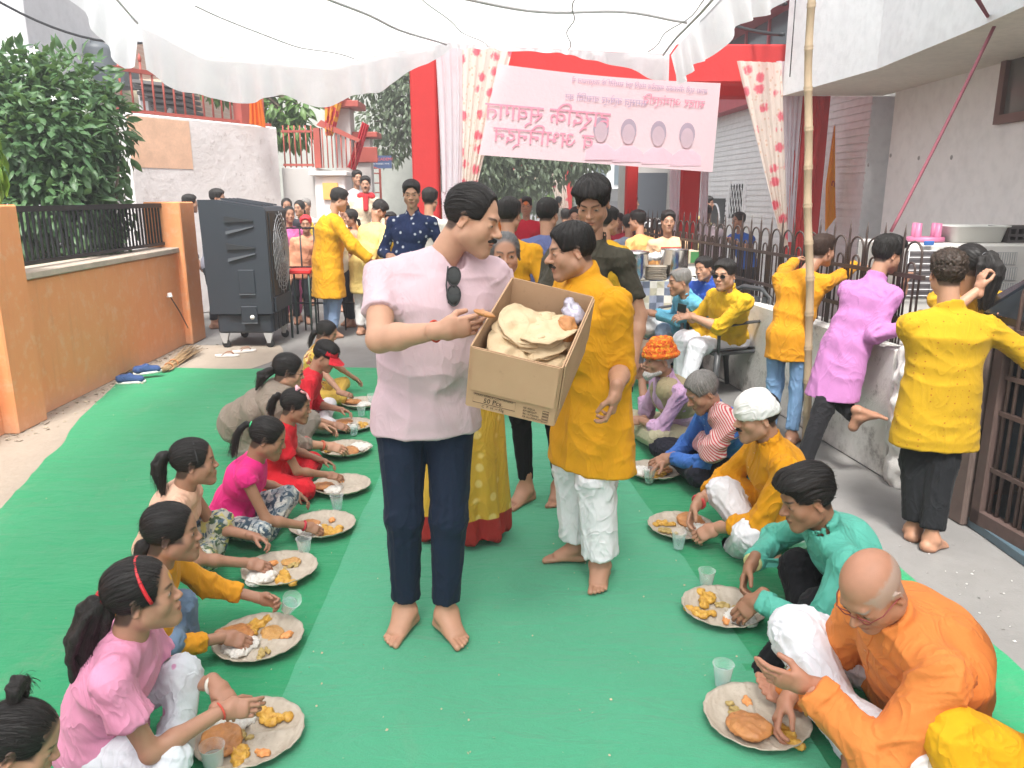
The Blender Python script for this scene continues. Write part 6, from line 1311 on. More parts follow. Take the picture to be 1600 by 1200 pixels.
def pot(p, r_, h_, label, lid=True):
    e = empty('steel_pot', p, label, 'pot'); MB().lathe([(0, .002), (r_ * .9, .002), (r_ * .95, .01), (r_, h_ * .5), (r_, h_ * .98), (r_ * 1.06, h_), (r_ * .96, h_), (r_ * .95, h_ * .8), (0, h_ * .8)], (0, 0, 0), 30).build('pot', M_STEEL, e)
    if lid: MB().lathe([(r_ * 1.08, h_ + .002), (r_ * 1.05, h_ + .016), (r_ * .5, h_ + .03), (0, h_ + .034)], (0, 0, 0), 30).build('lid', M_STEEL, e)
    return e
M_LEAFP = NT('leaf_plate'); v = M_LEAFP.co(); n = M_LEAFP.noise(v, 9, 7, .7, .6); n2 = M_LEAFP.noise(v, 60, 5, .7); sx = M_LEAFP.n('ShaderNodeTexWave'); sx.wave_type = 'BANDS'; sx.inputs['Scale'].default_value = 9; sx.inputs['Distortion'].default_value = 14; M_LEAFP.l(v, sx.inputs[0])
c = M_LEAFP.mix(n, (.38, .32, .25), (.60, .54, .45)); c = M_LEAFP.mix(M_LEAFP.math('MULTIPLY', sx.outputs['Fac'], .14), c, (.24, .17, .10)); c = M_LEAFP.mix(M_LEAFP.ramp(n2, [(.55, 0.0), (.75, .5)]), c, (.22, .15, .09)); M_LEAFP.set(c, .55, 0, M_LEAFP.bump(M_LEAFP.math('ADD', n2, M_LEAFP.math('MULTIPLY', sx.outputs['Fac'], .3)), .5, .005)); M_LEAFP = M_LEAFP.m
pot(D(992, 437, TY + .12), .125, .26, 'tall steel pot with a lid at the table corner'); pot(D(1052, 436, TY + .3), .14, .30, 'second steel pot behind the person in the light blue kurta', False)
sp2 = D(1023, 438, TY + .14)
for k_ in range(8):
    o = MB().lathe([(0, .004), (.10, .004), (.118, .014), (.12, .020), (.10, .012), (0, .010)], (0, 0, 0), 22).build('leaf_plate', M_LEAFP); o.location = (sp2[0] + rg.normal() * .004, sp2[1] + rg.normal() * .004, tz + .006 + k_ * .0165); thing(o, 'dry leaf plate in the pile on the checked table', 'plate', 'piled leaf plates')
bx_ = empty('small_carton', D(1077, 412, TY + .55), 'small brown carton printed with a green tree mark', 'carton'); q = D(1058, 392, TY + .5); q2 = D(1096, 412, TY + .5); bxb = V(bx_.location); M_CARD2 = plain('carton_pale', (.55, .46, .33), .8)
MB().box((q[0], TY + .5, q2[2]), (q2[0], TY + .75, q[2]), bev=.003).build('box', M_CARD2, bx_, bxb); MB().box(((q[0] * .45 + q2[0] * .55), TY + .497, q2[2] + .01), (q2[0] - .03, TY + .499, q[2] - .01)).build('green_mark', plain('green_print', (.05, .2, .06), .7, bump=0), bx_, bxb); MB().box((q[0], TY + .52, tz + .004), (q2[0], TY + .74, q2[2] - .002)).build('lower_box', plain('white_carton', (.75, .74, .7), .6), bx_, bxb)
pr = [EL(D(1032 + dx, 400 + dy, TY + .35), (.10, .08, .035), k=.03) for dx, dy in ((0, 0), (20, -3), (-15, 2))]; v_, f_ = mesh_prims(pr, .012); v_ = v_ + vnormals(v_, f_) * ((vnoise(v_ * 30, 2) - .5) * .03)[:, None]
o = mesh_obj('white_cloth_bundle', v_, f_, cloth((.8, .8, .8), 'white_cloth')); thing(o, 'white cloth laid over the pots on the serving table', 'cloth')
pr = [EL(G(1030 + dx, 520 + dy, .5), (.16, .14, .09), k=.05) for dx, dy in ((0, -20), (-20, -10), (25, -12))]; v_, f_ = mesh_prims(pr, .014); v_ = v_ + vnormals(v_, f_) * ((vnoise(v_ * 22, 6) - .5) * .05)[:, None]
bn = empty('low_bench', G(1030, 520, .5) * V(1, 1, 0), 'low bench carrying folded white sheets below the checked cloth', 'bench'); nb_ = V(bn.location); MB().box((nb_[0] - .3, nb_[1] - .2, .36), (nb_[0] + .3, nb_[1] + .2, .40)).build('seat', plain('bench', (.3, .22, .15), .7), bn, nb_)
for (a_, b_) in ((-.26, -.16), (.26, -.16), (-.26, .16), (.26, .16)): MB().box((nb_[0] + a_ - .02, nb_[1] + b_ - .02, 0), (nb_[0] + a_ + .02, nb_[1] + b_ + .02, .36)).build('leg', M_BLACKIRON, bn, nb_)
o = mesh_obj('white_sheets', v_, f_, cloth((.8, .8, .8), 'white_cloth')); thing(o, 'crumpled white sheets piled on the low bench', 'cloth')
# ------------------------------------------------------------------ plastic armchair
def armchair(p, face, label, col):
    e = empty('plastic_chair', p, label, 'chair', 'plastic armchairs', rz=-math.radians(face)); m = plain('chair_plastic', col, .4, 0, .06)
    MB().grid(lambda u, v_: V((u - .5) * .46, (v_ - .5) * .44, .42 + .02 * ((u - .5) * 2) ** 2 - .015 * v_ * 0), 8, 8).build('seat', m, e)
    MB().box((-.23, -.22, .385), (.23, .22, .415), bev=.01).build('seat_rim', m, e)
    for i in range(5): MB().prism([(-.2 + i * .09, .45), (-.15 + i * .09, .45), (-.155 + i * .094, .84), (-.21 + i * .094, .84)], -.29 + .0, -.27).build('back_slat', m, e)
    MB().tube([(-.25, -.24, .43), (-.26, -.28, .84), (-.12, -.30, .90), (.12, -.30, .90), (.26, -.28, .84), (.25, -.24, .43)], .022, 8).build('back_frame', m, e)
    for s_ in (-1, 1):
        MB().tube([(s_ * .26, -.28, .66), (s_ * .285, -.05, .66), (s_ * .28, .18, .64), (s_ * .265, .22, .58), (s_ * .255, .21, .42)], .022, 8, flat=.6).build('arm', m, e)
        MB().tube([(s_ * .24, .20, .42), (s_ * .26, .24, 0)], [.028, .02], 8).build('leg', m, e); MB().tube([(s_ * .23, -.22, .42), (s_ * .26, -.30, 0)], [.028, .02], 8).build('leg', m, e)
    return e
CH1 = V(D(1128, 500, 6.45)[0], 6.45, 0); armchair(CH1, 248, 'charcoal plastic armchair under the person in sunglasses', (.05, .052, .055))
CH2 = V(D(1082, 500, 7.0)[0], 7.0, 0); armchair(CH2, 250, 'charcoal plastic armchair under the person in the light blue kurta', (.05, .052, .055))
# ------------------------------------------------------------------ leaf plates with food, cups
def plate_mesh():
    nr, na = 14, 56; v_ = [(0, 0, .006)]; rgp = np.random.default_rng(2); edge = 1 + (rgp.random(na) - .5) * .035
    for i in range(1, nr + 1):
        for k_ in range(na):
            th = k_ * 2 * math.pi / na; r_ = i / nr; R_ = .165 * (edge[k_] if i == nr else 1) * (1 - .0 * r_)
            x, y = math.cos(th) * r_ * R_, math.sin(th) * r_ * R_
            z = .006 + .026 * max(0, (r_ - .72) / .28) ** 1.3 + (.010 * math.exp(-(x / .010) ** 2) + .010 * math.exp(-(y / .010) ** 2) * (x > 0)) * (r_ < .93) + .0015 * math.sin(th * 17 + 3 * r_) * r_
            v_.append((x, y, z))
    f_ = [(0, 1 + k_, 1 + (k_ + 1) % na) for k_ in range(na)] + [(1 + (i - 1) * na + k_, 1 + i * na + k_, 1 + i * na + (k_ + 1) % na, 1 + (i - 1) * na + (k_ + 1) % na) for i in range(1, nr) for k_ in range(na)]
    n0 = len(v_); v_ += [(x, y, z - .004) for (x, y, z) in v_]; f_ += [tuple(j + n0 for j in q[::-1]) for q in f_]; o1 = 1 + (nr - 1) * na
    f_ += [(o1 + k_, n0 + o1 + k_, n0 + o1 + (k_ + 1) % na, o1 + (k_ + 1) % na) for k_ in range(na)]
    return v_, f_
def lump(pr, h, amp, fr, sd):
    v_, f_ = mesh_prims(pr, h); v_ = v_ + vnormals(v_, f_) * ((vnoise(v_ * fr, sd) - .5) * amp * 1.3 + (vnoise(v_ * fr * 2.7, sd + 1) - .5) * amp * 1.1)[:, None]; v_[:, 2] = np.maximum(v_[:, 2], .004); return v_, f_
rg = np.random.default_rng(21)
def food_mat(name, a, b, sc, rough=.5):
    t = NT(name); v = t.co(); n = t.noise(v, sc, 5, .7); c = t.ramp(n, [(.3, a), (.7, b)]); c = t.mix(t.ramp(t.noise(v, sc * 2.3, 3, .8), [(.62, 0.0), (.70, .7)]), c, tuple(x * .45 for x in a)); t.set(c, rough, 0, t.bump(n, .7, .004)); return t.m
M_RICE = food_mat('rice', (.62, .60, .54), (.82, .80, .76), 260, .6); M_PURI = food_mat('puri', (.33, .12, .035), (.58, .27, .09), 22, .45); M_CURRY = food_mat('curry', (.50, .24, .03), (.68, .42, .07), 60, .35); M_VEG = food_mat('veg', (.30, .20, .05), (.55, .42, .16), 80, .4); M_SAL = food_mat('halwa', (.70, .26, .07), (.78, .38, .14), 70, .5); M_GRV = food_mat('gravy', (.42, .20, .05), (.62, .36, .12), 90, .3)
FOODS = {}
def food_mesh(k):
    if k in FOODS: return FOODS[k]
    if k == 'rice': v_, f_ = lump([EL((rg.normal() * .018, rg.normal() * .014, .008), (.034, .028, .016), k=.012) for _ in range(4)], .004, .007, 160, 1); m = M_RICE
    elif k == 'fried_bread': v_, f_ = lump([EL((0, 0, .012), (.052, .050, .0095)), EL((.012, .006, .020), (.044, .046, .008), k=.004)], .004, .005, 40, 2); m = M_PURI
    elif k == 'potato_curry': v_, f_ = lump([EL((rg.normal() * .020, rg.normal() * .014, .006), (.016, .014, .012), k=.006) for _ in range(9)], .0035, .006, 120, 3); m = M_CURRY
    elif k == 'vegetable_mix': v_, f_ = lump([EL((rg.normal() * .020, rg.normal() * .014, .008), (.010, .006, .006), k=.002) for _ in range(16)], .003, .003, 150, 4); m = M_VEG
    elif k == 'carrot_sweet': v_, f_ = lump([EL((rg.normal() * .010, rg.normal() * .010, .006), (.012, .010, .009), k=.004) for _ in range(5)], .0035, .005, 120, 5); m = M_SAL
    else: v_, f_ = lump([EL((0, 0, .004), (.042, .034, .006)), EL((.012, .01, .008), (.014, .01, .008))], .0035, .003, 90, 6); m = M_GRV
    me = mesh_obj(k, v_, f_, m); FOODS[k] = me; me['_proto'] = 1; return me
PLATE = None; CUP = None
FW = {'rice': 'white rice', 'fried_bread': 'round fried bread', 'potato_curry': 'yellow potato curry', 'vegetable_mix': 'chopped fried vegetables', 'carrot_sweet': 'orange carrot sweet', 'gravy': 'brown gravy'}
FC = {'rice': 'rice', 'fried_bread': 'bread', 'potato_curry': 'curry', 'vegetable_mix': 'vegetables', 'carrot_sweet': 'sweet', 'gravy': 'gravy'}
USED = set(); LABS = set()
def plate(px_, owner, rot, foods, z=.022, sc=1.0):
    global PLATE
    p = G(px_[0], px_[1], z + .02); p[2] = z
    if PLATE is None: v_, f_ = plate_mesh(); PLATE = mesh_obj('leaf_plate', v_, f_, M_LEAFP); o = PLATE
    else: o = PLATE.copy(); COL.objects.link(o)
    o.location = tuple(p); o.rotation_euler = (0, 0, rot); o.scale = (sc, sc, sc); thing(o, 'dry leaf plate of food in front of ' + owner, 'plate', 'leaf plates set along the carpet')
    for (k, a_, r_) in foods:
        pr_ = food_mesh(k)
        if k in USED: f = pr_.copy(); COL.objects.link(f)
        else: f = pr_; USED.add(k); del f['_proto']
        f.location = (p[0] + r_ * sc * math.cos(a_ + rot), p[1] + r_ * sc * math.sin(a_ + rot), z + .006); f.rotation_euler = (0, 0, rg.uniform(0, 6.28)); s_ = rg.uniform(1.05, 1.4) * sc; f.scale = (s_, s_, s_)
        lab_ = FW[k] + ' on the leaf plate of ' + owner; lab_ = 'more ' + lab_ if lab_ in LABS else lab_; LABS.add(lab_)
        thing(f, lab_, FC[k], 'food on the leaf plates')
    return p
t = NT('clear_plastic'); t.set((.95, .97, .98), .12, 0, None); tr = t.n('ShaderNodeBsdfTransparent'); fz = t.n('ShaderNodeLayerWeight'); fz.inputs[0].default_value = .35; mx = t.n('ShaderNodeMixShader'); t.l(t.math('ADD', t.math('MULTIPLY', fz.outputs['Facing'], .45), .05), mx.inputs[0]); t.l(tr.outputs[0], mx.inputs[1]); t.l(t.b.outputs[0], mx.inputs[2]); t.l(mx.outputs[0], t.out.inputs[0]); M_CUP = t.m
t = NT('water'); t.set((.80, .90, .92), .05, 0, None); tr = t.n('ShaderNodeBsdfTransparent'); tr.inputs[0].default_value = (.90, .95, .96, 1); fz = t.n('ShaderNodeLayerWeight'); fz.inputs[0].default_value = .3; mx = t.n('ShaderNodeMixShader'); t.l(t.math('ADD', t.math('MULTIPLY', fz.outputs['Facing'], .35), .07), mx.inputs[0]); t.l(tr.outputs[0], mx.inputs[1]); t.l(t.b.outputs[0], mx.inputs[2]); t.l(mx.outputs[0], t.out.inputs[0]); M_WATER = t.m
def cup(px_, owner, z=.022, tilt=None):
    global CUP
    if CUP is None:
        CUP = empty('plastic_cup', (0, 0, 0), '', 'cup', 'clear plastic cups of water'); MB().lathe([(0, .002), (.022, .002), (.024, .004), (.035, .083), (.037, .085), (.037, .087), (.0345, .086), (.0235, .006), (0, .005)], (0, 0, 0), 26).build('cup', M_CUP, CUP)
        MB().lathe([(0, .006), (.0232, .007), (.029, .052), (0, .052)], (0, 0, 0), 26).build('water', M_WATER, CUP); o = CUP
    else: o = copy_tree(CUP)
    p = G(px_[0], px_[1], z) if len(px_) == 2 else V(px_); o.location = tuple(p); o.rotation_euler = tilt or (0, 0, rg.uniform(0, 6)); o['label'] = 'clear plastic cup of water ' + owner; return o
PI = math.pi
F1 = [('rice', 2.3, .075), ('fried_bread', 3.5, .085), ('potato_curry', 4.4, .095), ('vegetable_mix', 3.0, .030), ('potato_curry', .9, .10), ('carrot_sweet', 5.2, .10)]
F2 = [('potato_curry', 1.9, .095), ('gravy', .9, .06), ('rice', 3.9, .09), ('fried_bread', 2.9, .095), ('vegetable_mix', 5.2, .10), ('carrot_sweet', .3, .10)]
F3 = [('rice', 3.6, .08), ('carrot_sweet', 2.0, .085), ('vegetable_mix', .4, .06), ('potato_curry', 5.0, .10), ('gravy', 1.0, .09)]
plate((390, 1145), 'the person in the pink blouse', .2, F1); plate((404, 997), 'the person in the mustard top', .0, F2); plate((437, 889), 'the person in the peach top', .3, F3); plate((504, 820), 'the person in the magenta top', 0, [('fried_bread', 3.0, .07), ('rice', 4.0, .09), ('carrot_sweet', 1.2, .08), ('potato_curry', 5.5, .09), ('potato_curry', 5.0, .06)])
plate((534, 758), 'the person in the red dress', .2, [('fried_bread', 3.1, .10), ('rice', 4.0, .08), ('carrot_sweet', 1.6, .09)]); plate((540, 701), 'the person in the taupe shawl', .1, [('potato_curry', 3.0, .08), ('rice', .3, .08), ('fried_bread', 5.2, .07)]); plate((548, 664), 'the person in the red cap', 0, [('fried_bread', 2.6, .08), ('rice', 4.5, .07), ('potato_curry', .2, .08)]); plate((566, 629), 'the person in the yellow floral top', 0, [('fried_bread', 2.8, .08), ('rice', 5.2, .06)])
plate((1182, 1120), 'the person in the orange kurta', 0, [('fried_bread', 4.0, .06), ('vegetable_mix', 2.6, .07), ('carrot_sweet', 1.6, .09), ('potato_curry', 5.3, .10)]); plate((1130, 949), 'the person in the teal shirt', 0, [('potato_curry', 2.2, .10), ('vegetable_mix', 1.1, .03), ('rice', 5.4, .07), ('potato_curry', 3.4, .10), ('carrot_sweet', 4.6, .09)])
plate((1064, 822), 'the person in the white headscarf', .1, [('potato_curry', 2.6, .09), ('rice', 5.9, .07), ('vegetable_mix', 3.6, .09), ('fried_bread', .6, .08)]); plate((1022, 735), 'the person in the striped scarf', 0, [('rice', 3.0, .09), ('fried_bread', .3, .06), ('potato_curry', 4.9, .08)])
for q, ow in (((476, 868), 'beside the plate of the person in the peach top'), ((527, 797), 'between the plates of the magenta tunic and the red dress'), ((553, 680), 'beyond the plate of the taupe shawl'.replace('’', '')), ((565, 650), 'by the red cap person plate'), ((581, 632), 'by the yellow floral person plate'), ((335, 1205), 'at the rim of the pink blouse person plate'), ((1128, 1072), 'beside the plate of the orange kurta person'), ((1103, 920), 'behind the plate of the teal shirted person'), ((1060, 857), 'in front of the headscarf person plate'), ((1014, 754), 'in front of the striped scarf person plate')): cup(q, ow)
# ================================================================== PEOPLE
YEL = (.66, .305, .012); YEL2 = (.66, .285, .010); SK1, SK2, SK3, SK4 = (.54, .305, .20), (.46, .255, .165), (.41, .22, .142), (.375, .20, .13)
C_ = cloth
def spots(scale, thr, col, rnd=1.0, soft=.05, amt=1.0):
    def f(t, v, c):
        vo = t.n('ShaderNodeTexVoronoi'); vo.inputs['Scale'].default_value = scale; vo.inputs['Randomness'].default_value = rnd; t.l(v, vo.inputs['Vector']); return t.mix(t.ramp(vo.outputs['Distance'], [(thr, amt), (thr + soft, 0.0)]), c, col)
    return f
def blots(scale, cols, thr=.52):
    def f(t, v, c):
        for i, k_ in enumerate(cols): c = t.mix(t.ramp(t.noise(t.co((1, 1, 1), (i, 2 * i, i)), scale * (1 + .3 * i), 3, .5, 1.5), [(thr, 0.0), (thr + .04, 1.0)]), c, k_)
        return c
    return f
def stripes(scale, col, rot=(0, 0, 0), thr=.5, axis='X'):
    def f(t, v, c):
        w_ = t.n('ShaderNodeTexWave'); w_.bands_direction = axis; w_.inputs['Scale'].default_value = scale; w_.inputs['Distortion'].default_value = .6; t.l(t.co((1, 1, 1), rot), w_.inputs['Vector']); return t.mix(t.ramp(w_.outputs['Fac'], [(thr, 0.0), (thr + .1, 1.0)]), c, col)
    return f
def band(J, s, t_, r, mat, name='wristband', w=.006, off=.008):
    """ring round the forearm at fraction t_ from elbow to wrist"""
    e, w_ = J['E'][s], J['W'][s]; c = e + (w_ - e) * t_; d = nrm(w_ - e); a = nrm(np.cross(d, V(.3, .4, .8))); b = np.cross(d, a); rr = r * J['g']
    child(J, name, MB().tube([c + (a * math.cos(q) + b * math.sin(q)) * rr for q in np.linspace(0, 2 * math.pi, 20, endpoint=False)], w, 6, closed=True), mat)
def headring(J, pts, r, mat, name): child(J, name, MB().tube([J['toW'](p) for p in pts], r, 6), mat)
def spectacles(J, dark=False, mat=None):
    T = J['toW']; m = mat or plain('spec_frame', (.03, .025, .025), .4, bump=0); mb = MB(); hs = J['hs']
    for sx in (-1, 1):
        mb.tube([T((sx * .032 + .021 * math.cos(a), .098 - .006 * abs(math.cos(a)) , .002 + .016 * math.sin(a))) for a in np.linspace(0, 2 * math.pi, 18, endpoint=False)], .0017 * hs / .95, 5, closed=True)
        mb.tube([T((sx * .053, .094, .006)), T((sx * .074, .06, .008)), T((sx * .082, .0, .008)), T((sx * .080, -.012, -.004))], .0018, 5)
    mb.tube([T((-.011, .100, .006)), T((.011, .100, .006))], .0017, 5); o = child(J, 'spectacles', mb, m)
    if dark:
        for sx in (-1, 1): l = MB().add([T((sx * .032 + .021 * math.cos(a), .099 - .006 * abs(math.cos(a)), .002 + .016 * math.sin(a))) for a in np.linspace(0, 2 * math.pi, 18, endpoint=False)], [tuple(range(18))]).build('lens', plain('dark_lens', (.012, .012, .014), .08, bump=0), o, J['base'])
    return o
KIDF = dict(nose=.68, jaw=.84, fw=1.0, fat=.004, ridge=.073, fore=1, eye=.0052); WOMF = dict(nose=.80, jaw=.86, ridge=.074, fore=1, eye=.0050)
SHORT = dict(th=.007, top=.014, quiff=.006, flow='side', strand=.003); SHORTG = dict(th=.006, top=.010, col=(.20, .19, .18), flow='side', strand=.003)
GIRLT = lambda L=.12, r=.026, b=.0: dict(th=.0065, top=.004, nape=-.075, side=.060, strand=.0018, tail=[(0, -.098, .045), (b, -.135, .040), (b, -.155, .0), (b, -.160, -.05), (b, -.150, -.05 - L)], tailr=[.014, r, r * 1.1, r, r * .35])
LOWP = dict(th=.007, top=.004, nape=-.085, side=.058, strand=.0018, tail=[(0, -.085, -.035), (0, -.110, -.055), (0, -.115, -.10), (0, -.105, -.17)], tailr=[.02, .026, .024, .008])
GA, GB = 'people eating in the row along the orange wall', 'people eating in the row along the low wall'
# ------------------------------------------------------------------ the two men with the box
M1 = person('person in a pale pink t-shirt and navy jeans holding a piece of bread', 1.70, 168, G(674, 972, .014), hyaw=104, hpitch=20, head=(738, 342), neck=(688, 397), bulk=1.16, belly=.6, res=.8,
  rh=D(690, 516, 2.36), rdir=nrm(V(1, .05, .12)), rpalm=(.1, .95, .30), rel=(-1, -.2, -.9), rcurl=(.42, .48, .55, .62), thumb=(.9, .6), lh=D(826, 610, 2.60), ldir=(.6, .2, .2), lpalm=(.2, 0, 1),
  top=dict(mat=C_((.62, .46, .50), 'pink_tshirt', crease=.35), sleeve=.30, hem=.045, name='tshirt', flare=.94, loose=1.06, hflare=1.02, wr=.9, h=.0065), bot=dict(mat=C_((.010, .018, .038), 'navy_jeans', rough=.75, crease=.5), loose=.98, len=.95, ankle=.052, name='jeans', wr=.75, h=.007),
  skin=SK1, hair=dict(front=.024, th=.006, top=.004, strand=.0016), face_p=dict(eye=.0034, mustache=(.027, .006), stubble=.22, fat=.006, jaw=1.0, nose=1.05), fdir={1: az(196), -1: az(150)}, ankles={1: G(634, 946, .105), -1: G(696, 951, .105)})
band(M1, 1, .90, .033, plain('red_thread', (.55, .06, .03), .7), w=.0035)
T_ = lambda a, b, c: M1['C'] + M1['Rc'] * a + M1['Fc'] * b + UP * c
bpy.context.view_layer.update(); d_ = nrm(ray(709, 466)); h_ = surf_hit(M1, CAMP, d_); gy = h_[0][1] - .022
ch = empty('sunglasses', D(709, 418, gy), 'black folded sunglasses hooked on the pink t-shirt neckline', 'sunglasses'); chb = V(ch.location); M_LENS = plain('sg_lens', (.010, .012, .010), .06, bump=0)
def gl(px_, py_): return D(px_, py_, gy + .0004 * (466 - py_))
for (cx_, cy_, rx, ry) in ((709, 432, 10.5, 15), (709, 462, 10.5, 16)):
    pts = [gl(cx_ + rx * math.cos(a) * (1 - .12 * math.sin(a)), cy_ + ry * math.sin(a)) for a in np.linspace(0, 2 * math.pi, 20, endpoint=False)]; ctr = np.mean(pts, 0) - V(0, .006, 0)
    MB().add(pts + [ctr], [(i, (i + 1) % 20, 20) for i in range(20)], True).build('lens', M_LENS, ch, chb); MB().tube(pts, .0028, 6, closed=True).build('rim', M_BLK, ch, chb)
MB().tube([gl(700, 416), gl(697, 446) + V(0, .006, 0), gl(701, 474)], .003, 6).build('temple', M_BLK, ch, chb); MB().tube([gl(709, 445), gl(709, 449)], .004, 6).build('bridge', M_BLK, ch, chb)
hw_, hd_, hp_ = M1['hands'][1]; pr = [EL(D(757, 490, 2.33), (.036, .026, .009), np.array(Matrix.Rotation(.3, 3, 'Y')))]; v_, f_ = mesh_prims(pr, .004); thing(mesh_obj('fried_bread', v_, f_, M_PURI), 'small piece of fried bread in the fingers of the pink t-shirt person', 'bread')
M2 = person('person in a golden yellow kurta and white pyjamas helping with the box', 1.66, 240, G(920, 884, .014), hyaw=262, hpitch=12, head=(893, 392), neck=(916, 438), bulk=1.12, belly=.6, res=.8,
  rh=D(880, 600, 2.80), rdir=(-.6, -.3, 0), lh=D(962, 612, 2.86), ldir=(-.15, -.1, -1), lpalm=(-.8, .3, 0), lcurl=(.5, .6, .7, .8), lel=(.25, 1, -.3),
  top=dict(mat=C_(YEL, 'golden_kurta', crease=.6), sleeve=.58, hem=.215, name='kurta', loose=1.10, hflare=1.26, collar='band', wr=1.1, h=.0068), bot=dict(mat=C_((.78, .76, .78), 'white_pyjama'), loose=1.30, len=.96, ankle=.058, name='pyjama', wr=1.3),
  skin=SK2, hair=dict(th=.006, top=.008, quiff=.003, flow='side', strand=.0025), face_p=dict(eye=.0036, mustache=(.026, .008), stubble=.25, fat=.005, nose=1.15), fdir={1: az(268), -1: az(192)}, ankles={1: G(902, 849, .10), -1: G(938, 876, .10)})
# cardboard box between them
A_, B_, Cc, Dn = D(737, 540, 2.26), D(878, 574, 2.24), D(801, 434, 2.60), D(729, 632, 2.31); e1, e2, e3 = B_ - A_, Cc - A_, Dn - A_
cb = empty('cardboard_box', A_ + e3, 'open brown cardboard box printed 50 Pcs. tipped between two people', 'box'); cbb = V(cb.location); n12 = nrm(np.cross(e2, e1))
t = NT('cardboard'); v = t.co(); n = t.noise(v, 5, 6, .6); n2 = t.noise(v, 16, 6, .75); c = t.mix(n, (.42, .26, .15), (.53, .35, .215)); c = t.mix(t.ramp(n2, [(.60, 0.0), (.70, .45)]), c, (.23, .14, .085)); t.set(c, .85, 0, t.bump(t.noise(t.co((1, 1, 1)), 120, 2), .08, .002), Specular_IOR_Level=.2); M_CARD = t.m
def slab(o, a, b, th, name, mat=M_CARD, par=cb):
    n_ = nrm(np.cross(a, b)) * th; vv = [o, o + a, o + a + b, o + b, o + n_, o + a + n_, o + a + b + n_, o + b + n_]; return MB().add(vv, [(0, 3, 2, 1), (4, 5, 6, 7), (0, 1, 5, 4), (1, 2, 6, 5), (2, 3, 7, 6), (3, 0, 4, 7)]).build(name, mat, par, cbb)
slab(A_, e1, e3, -.005, 'front_wall'); slab(A_ + e2, e1, e3, .005, 'back_wall'); slab(A_ + nrm(e1) * .001, e2, e3, .005, 'side_wall'); slab(B_ - nrm(e1) * .001, e2, e3, -.005, 'side_wall'); slab(A_ + e3, e1, e2, -.004, 'bottom')
fo_ = -nrm(np.cross(e1, e3)); fo_ = fo_ if fo_[1] < 0 else -fo_
fl_ = slab(A_ + fo_ * .010 + e1 * .03, e1 * .95, e3 * .68, -.004, 'folded_flap'); slab(B_ + nrm(e1) * .010 + e2 * .02, e2 * .95, e3 * .72, .004, 'folded_flap')
ex = Vector(nrm(e1)); ey = Vector(-nrm(e3 - nrm(e1) * (e3 @ nrm(e1)))); ez = ex.cross(ey); Rm = Matrix((ex, ey, ez)).transposed().to_4x4(); M_INK = plain('ink', (.06, .035, .02), .8, bump=0)
def btx(s, u, w_, size, al='CENTER'):
    o = text('lettering', s, (0, 0, 0), size, M_INK, cb, None, align=al, ext=.0003); o.matrix_basis = Matrix.Translation(Vector(A_ + e1 * u + e3 * w_ + fo_ * .006 - cbb)) @ Rm; return o
btx('50 Pcs.', .30, .845, .022); btx('FOOD GRADE CONTAINERS', .30, .765, .0095); btx('C  P  H  ~ 55g', .30, .945, .012)
for k_, s_ in enumerate(('RK AQUA', 'RM BRIGHT', 'RK ULTRAMA', 'RR ALUMINIUM')):
    btx(s_, .64, .80 + k_ * .05, .0085, 'LEFT'); mm = [A_ + e1 * u + e3 * w_ + fo_ * .0062 for u, w_ in ((.86, .78 + k_ * .05), (.93, .78 + k_ * .05), (.93, .815 + k_ * .05), (.86, .815 + k_ * .05))]; MB().tube(mm, .0007, 4, closed=True).build('tick_box', M_INK, cb, cbb)
MB().tube([A_ + e1 * u + e3 * w_ + fo_ * .0062 for u, w_ in ((.07, .75), (.55, .75), (.55, .90), (.07, .90))], .0006, 4, closed=True).build('print_frame', M_INK, cb, cbb)
u1, u2, u3 = nrm(e1), nrm(e2), -n12 if (-n12) @ e3 < 0 else n12; u3 = nrm(-e3); cen = A_ + e1 * .48 + e2 * .47 + e3 * .33
R3 = np.stack([u1, u2, np.cross(u1, u2)], 1); rg = np.random.default_rng(5)
pr = [EL(cen + e3 * .1, (.105, .150, .06), R3, k=.03)]
for k_ in range(11):
    Rt = R3 @ np.array(Matrix.Rotation(rg.normal() * .30, 3, 'X') @ Matrix.Rotation(rg.normal() * .30, 3, 'Y')); pr.append(EL(cen + u1 * rg.normal() * .030 + u2 * rg.normal() * .045 + u3 * (.02 + .006 * k_), (.085, .105, .0095), Rt, k=.005))
t = NT('flatbread'); v = t.co(); n = t.noise(v, 16, 6, .7); c = t.mix(n, (.52, .37, .20), (.72, .57, .37)); c = t.mix(t.ramp(t.noise(v, 55, 4, .7), [(.60, 0.0), (.72, .6)]), c, (.33, .19, .09)); t.set(c, .6, 0, t.bump(n, .4, .004)); M_FB = t.m
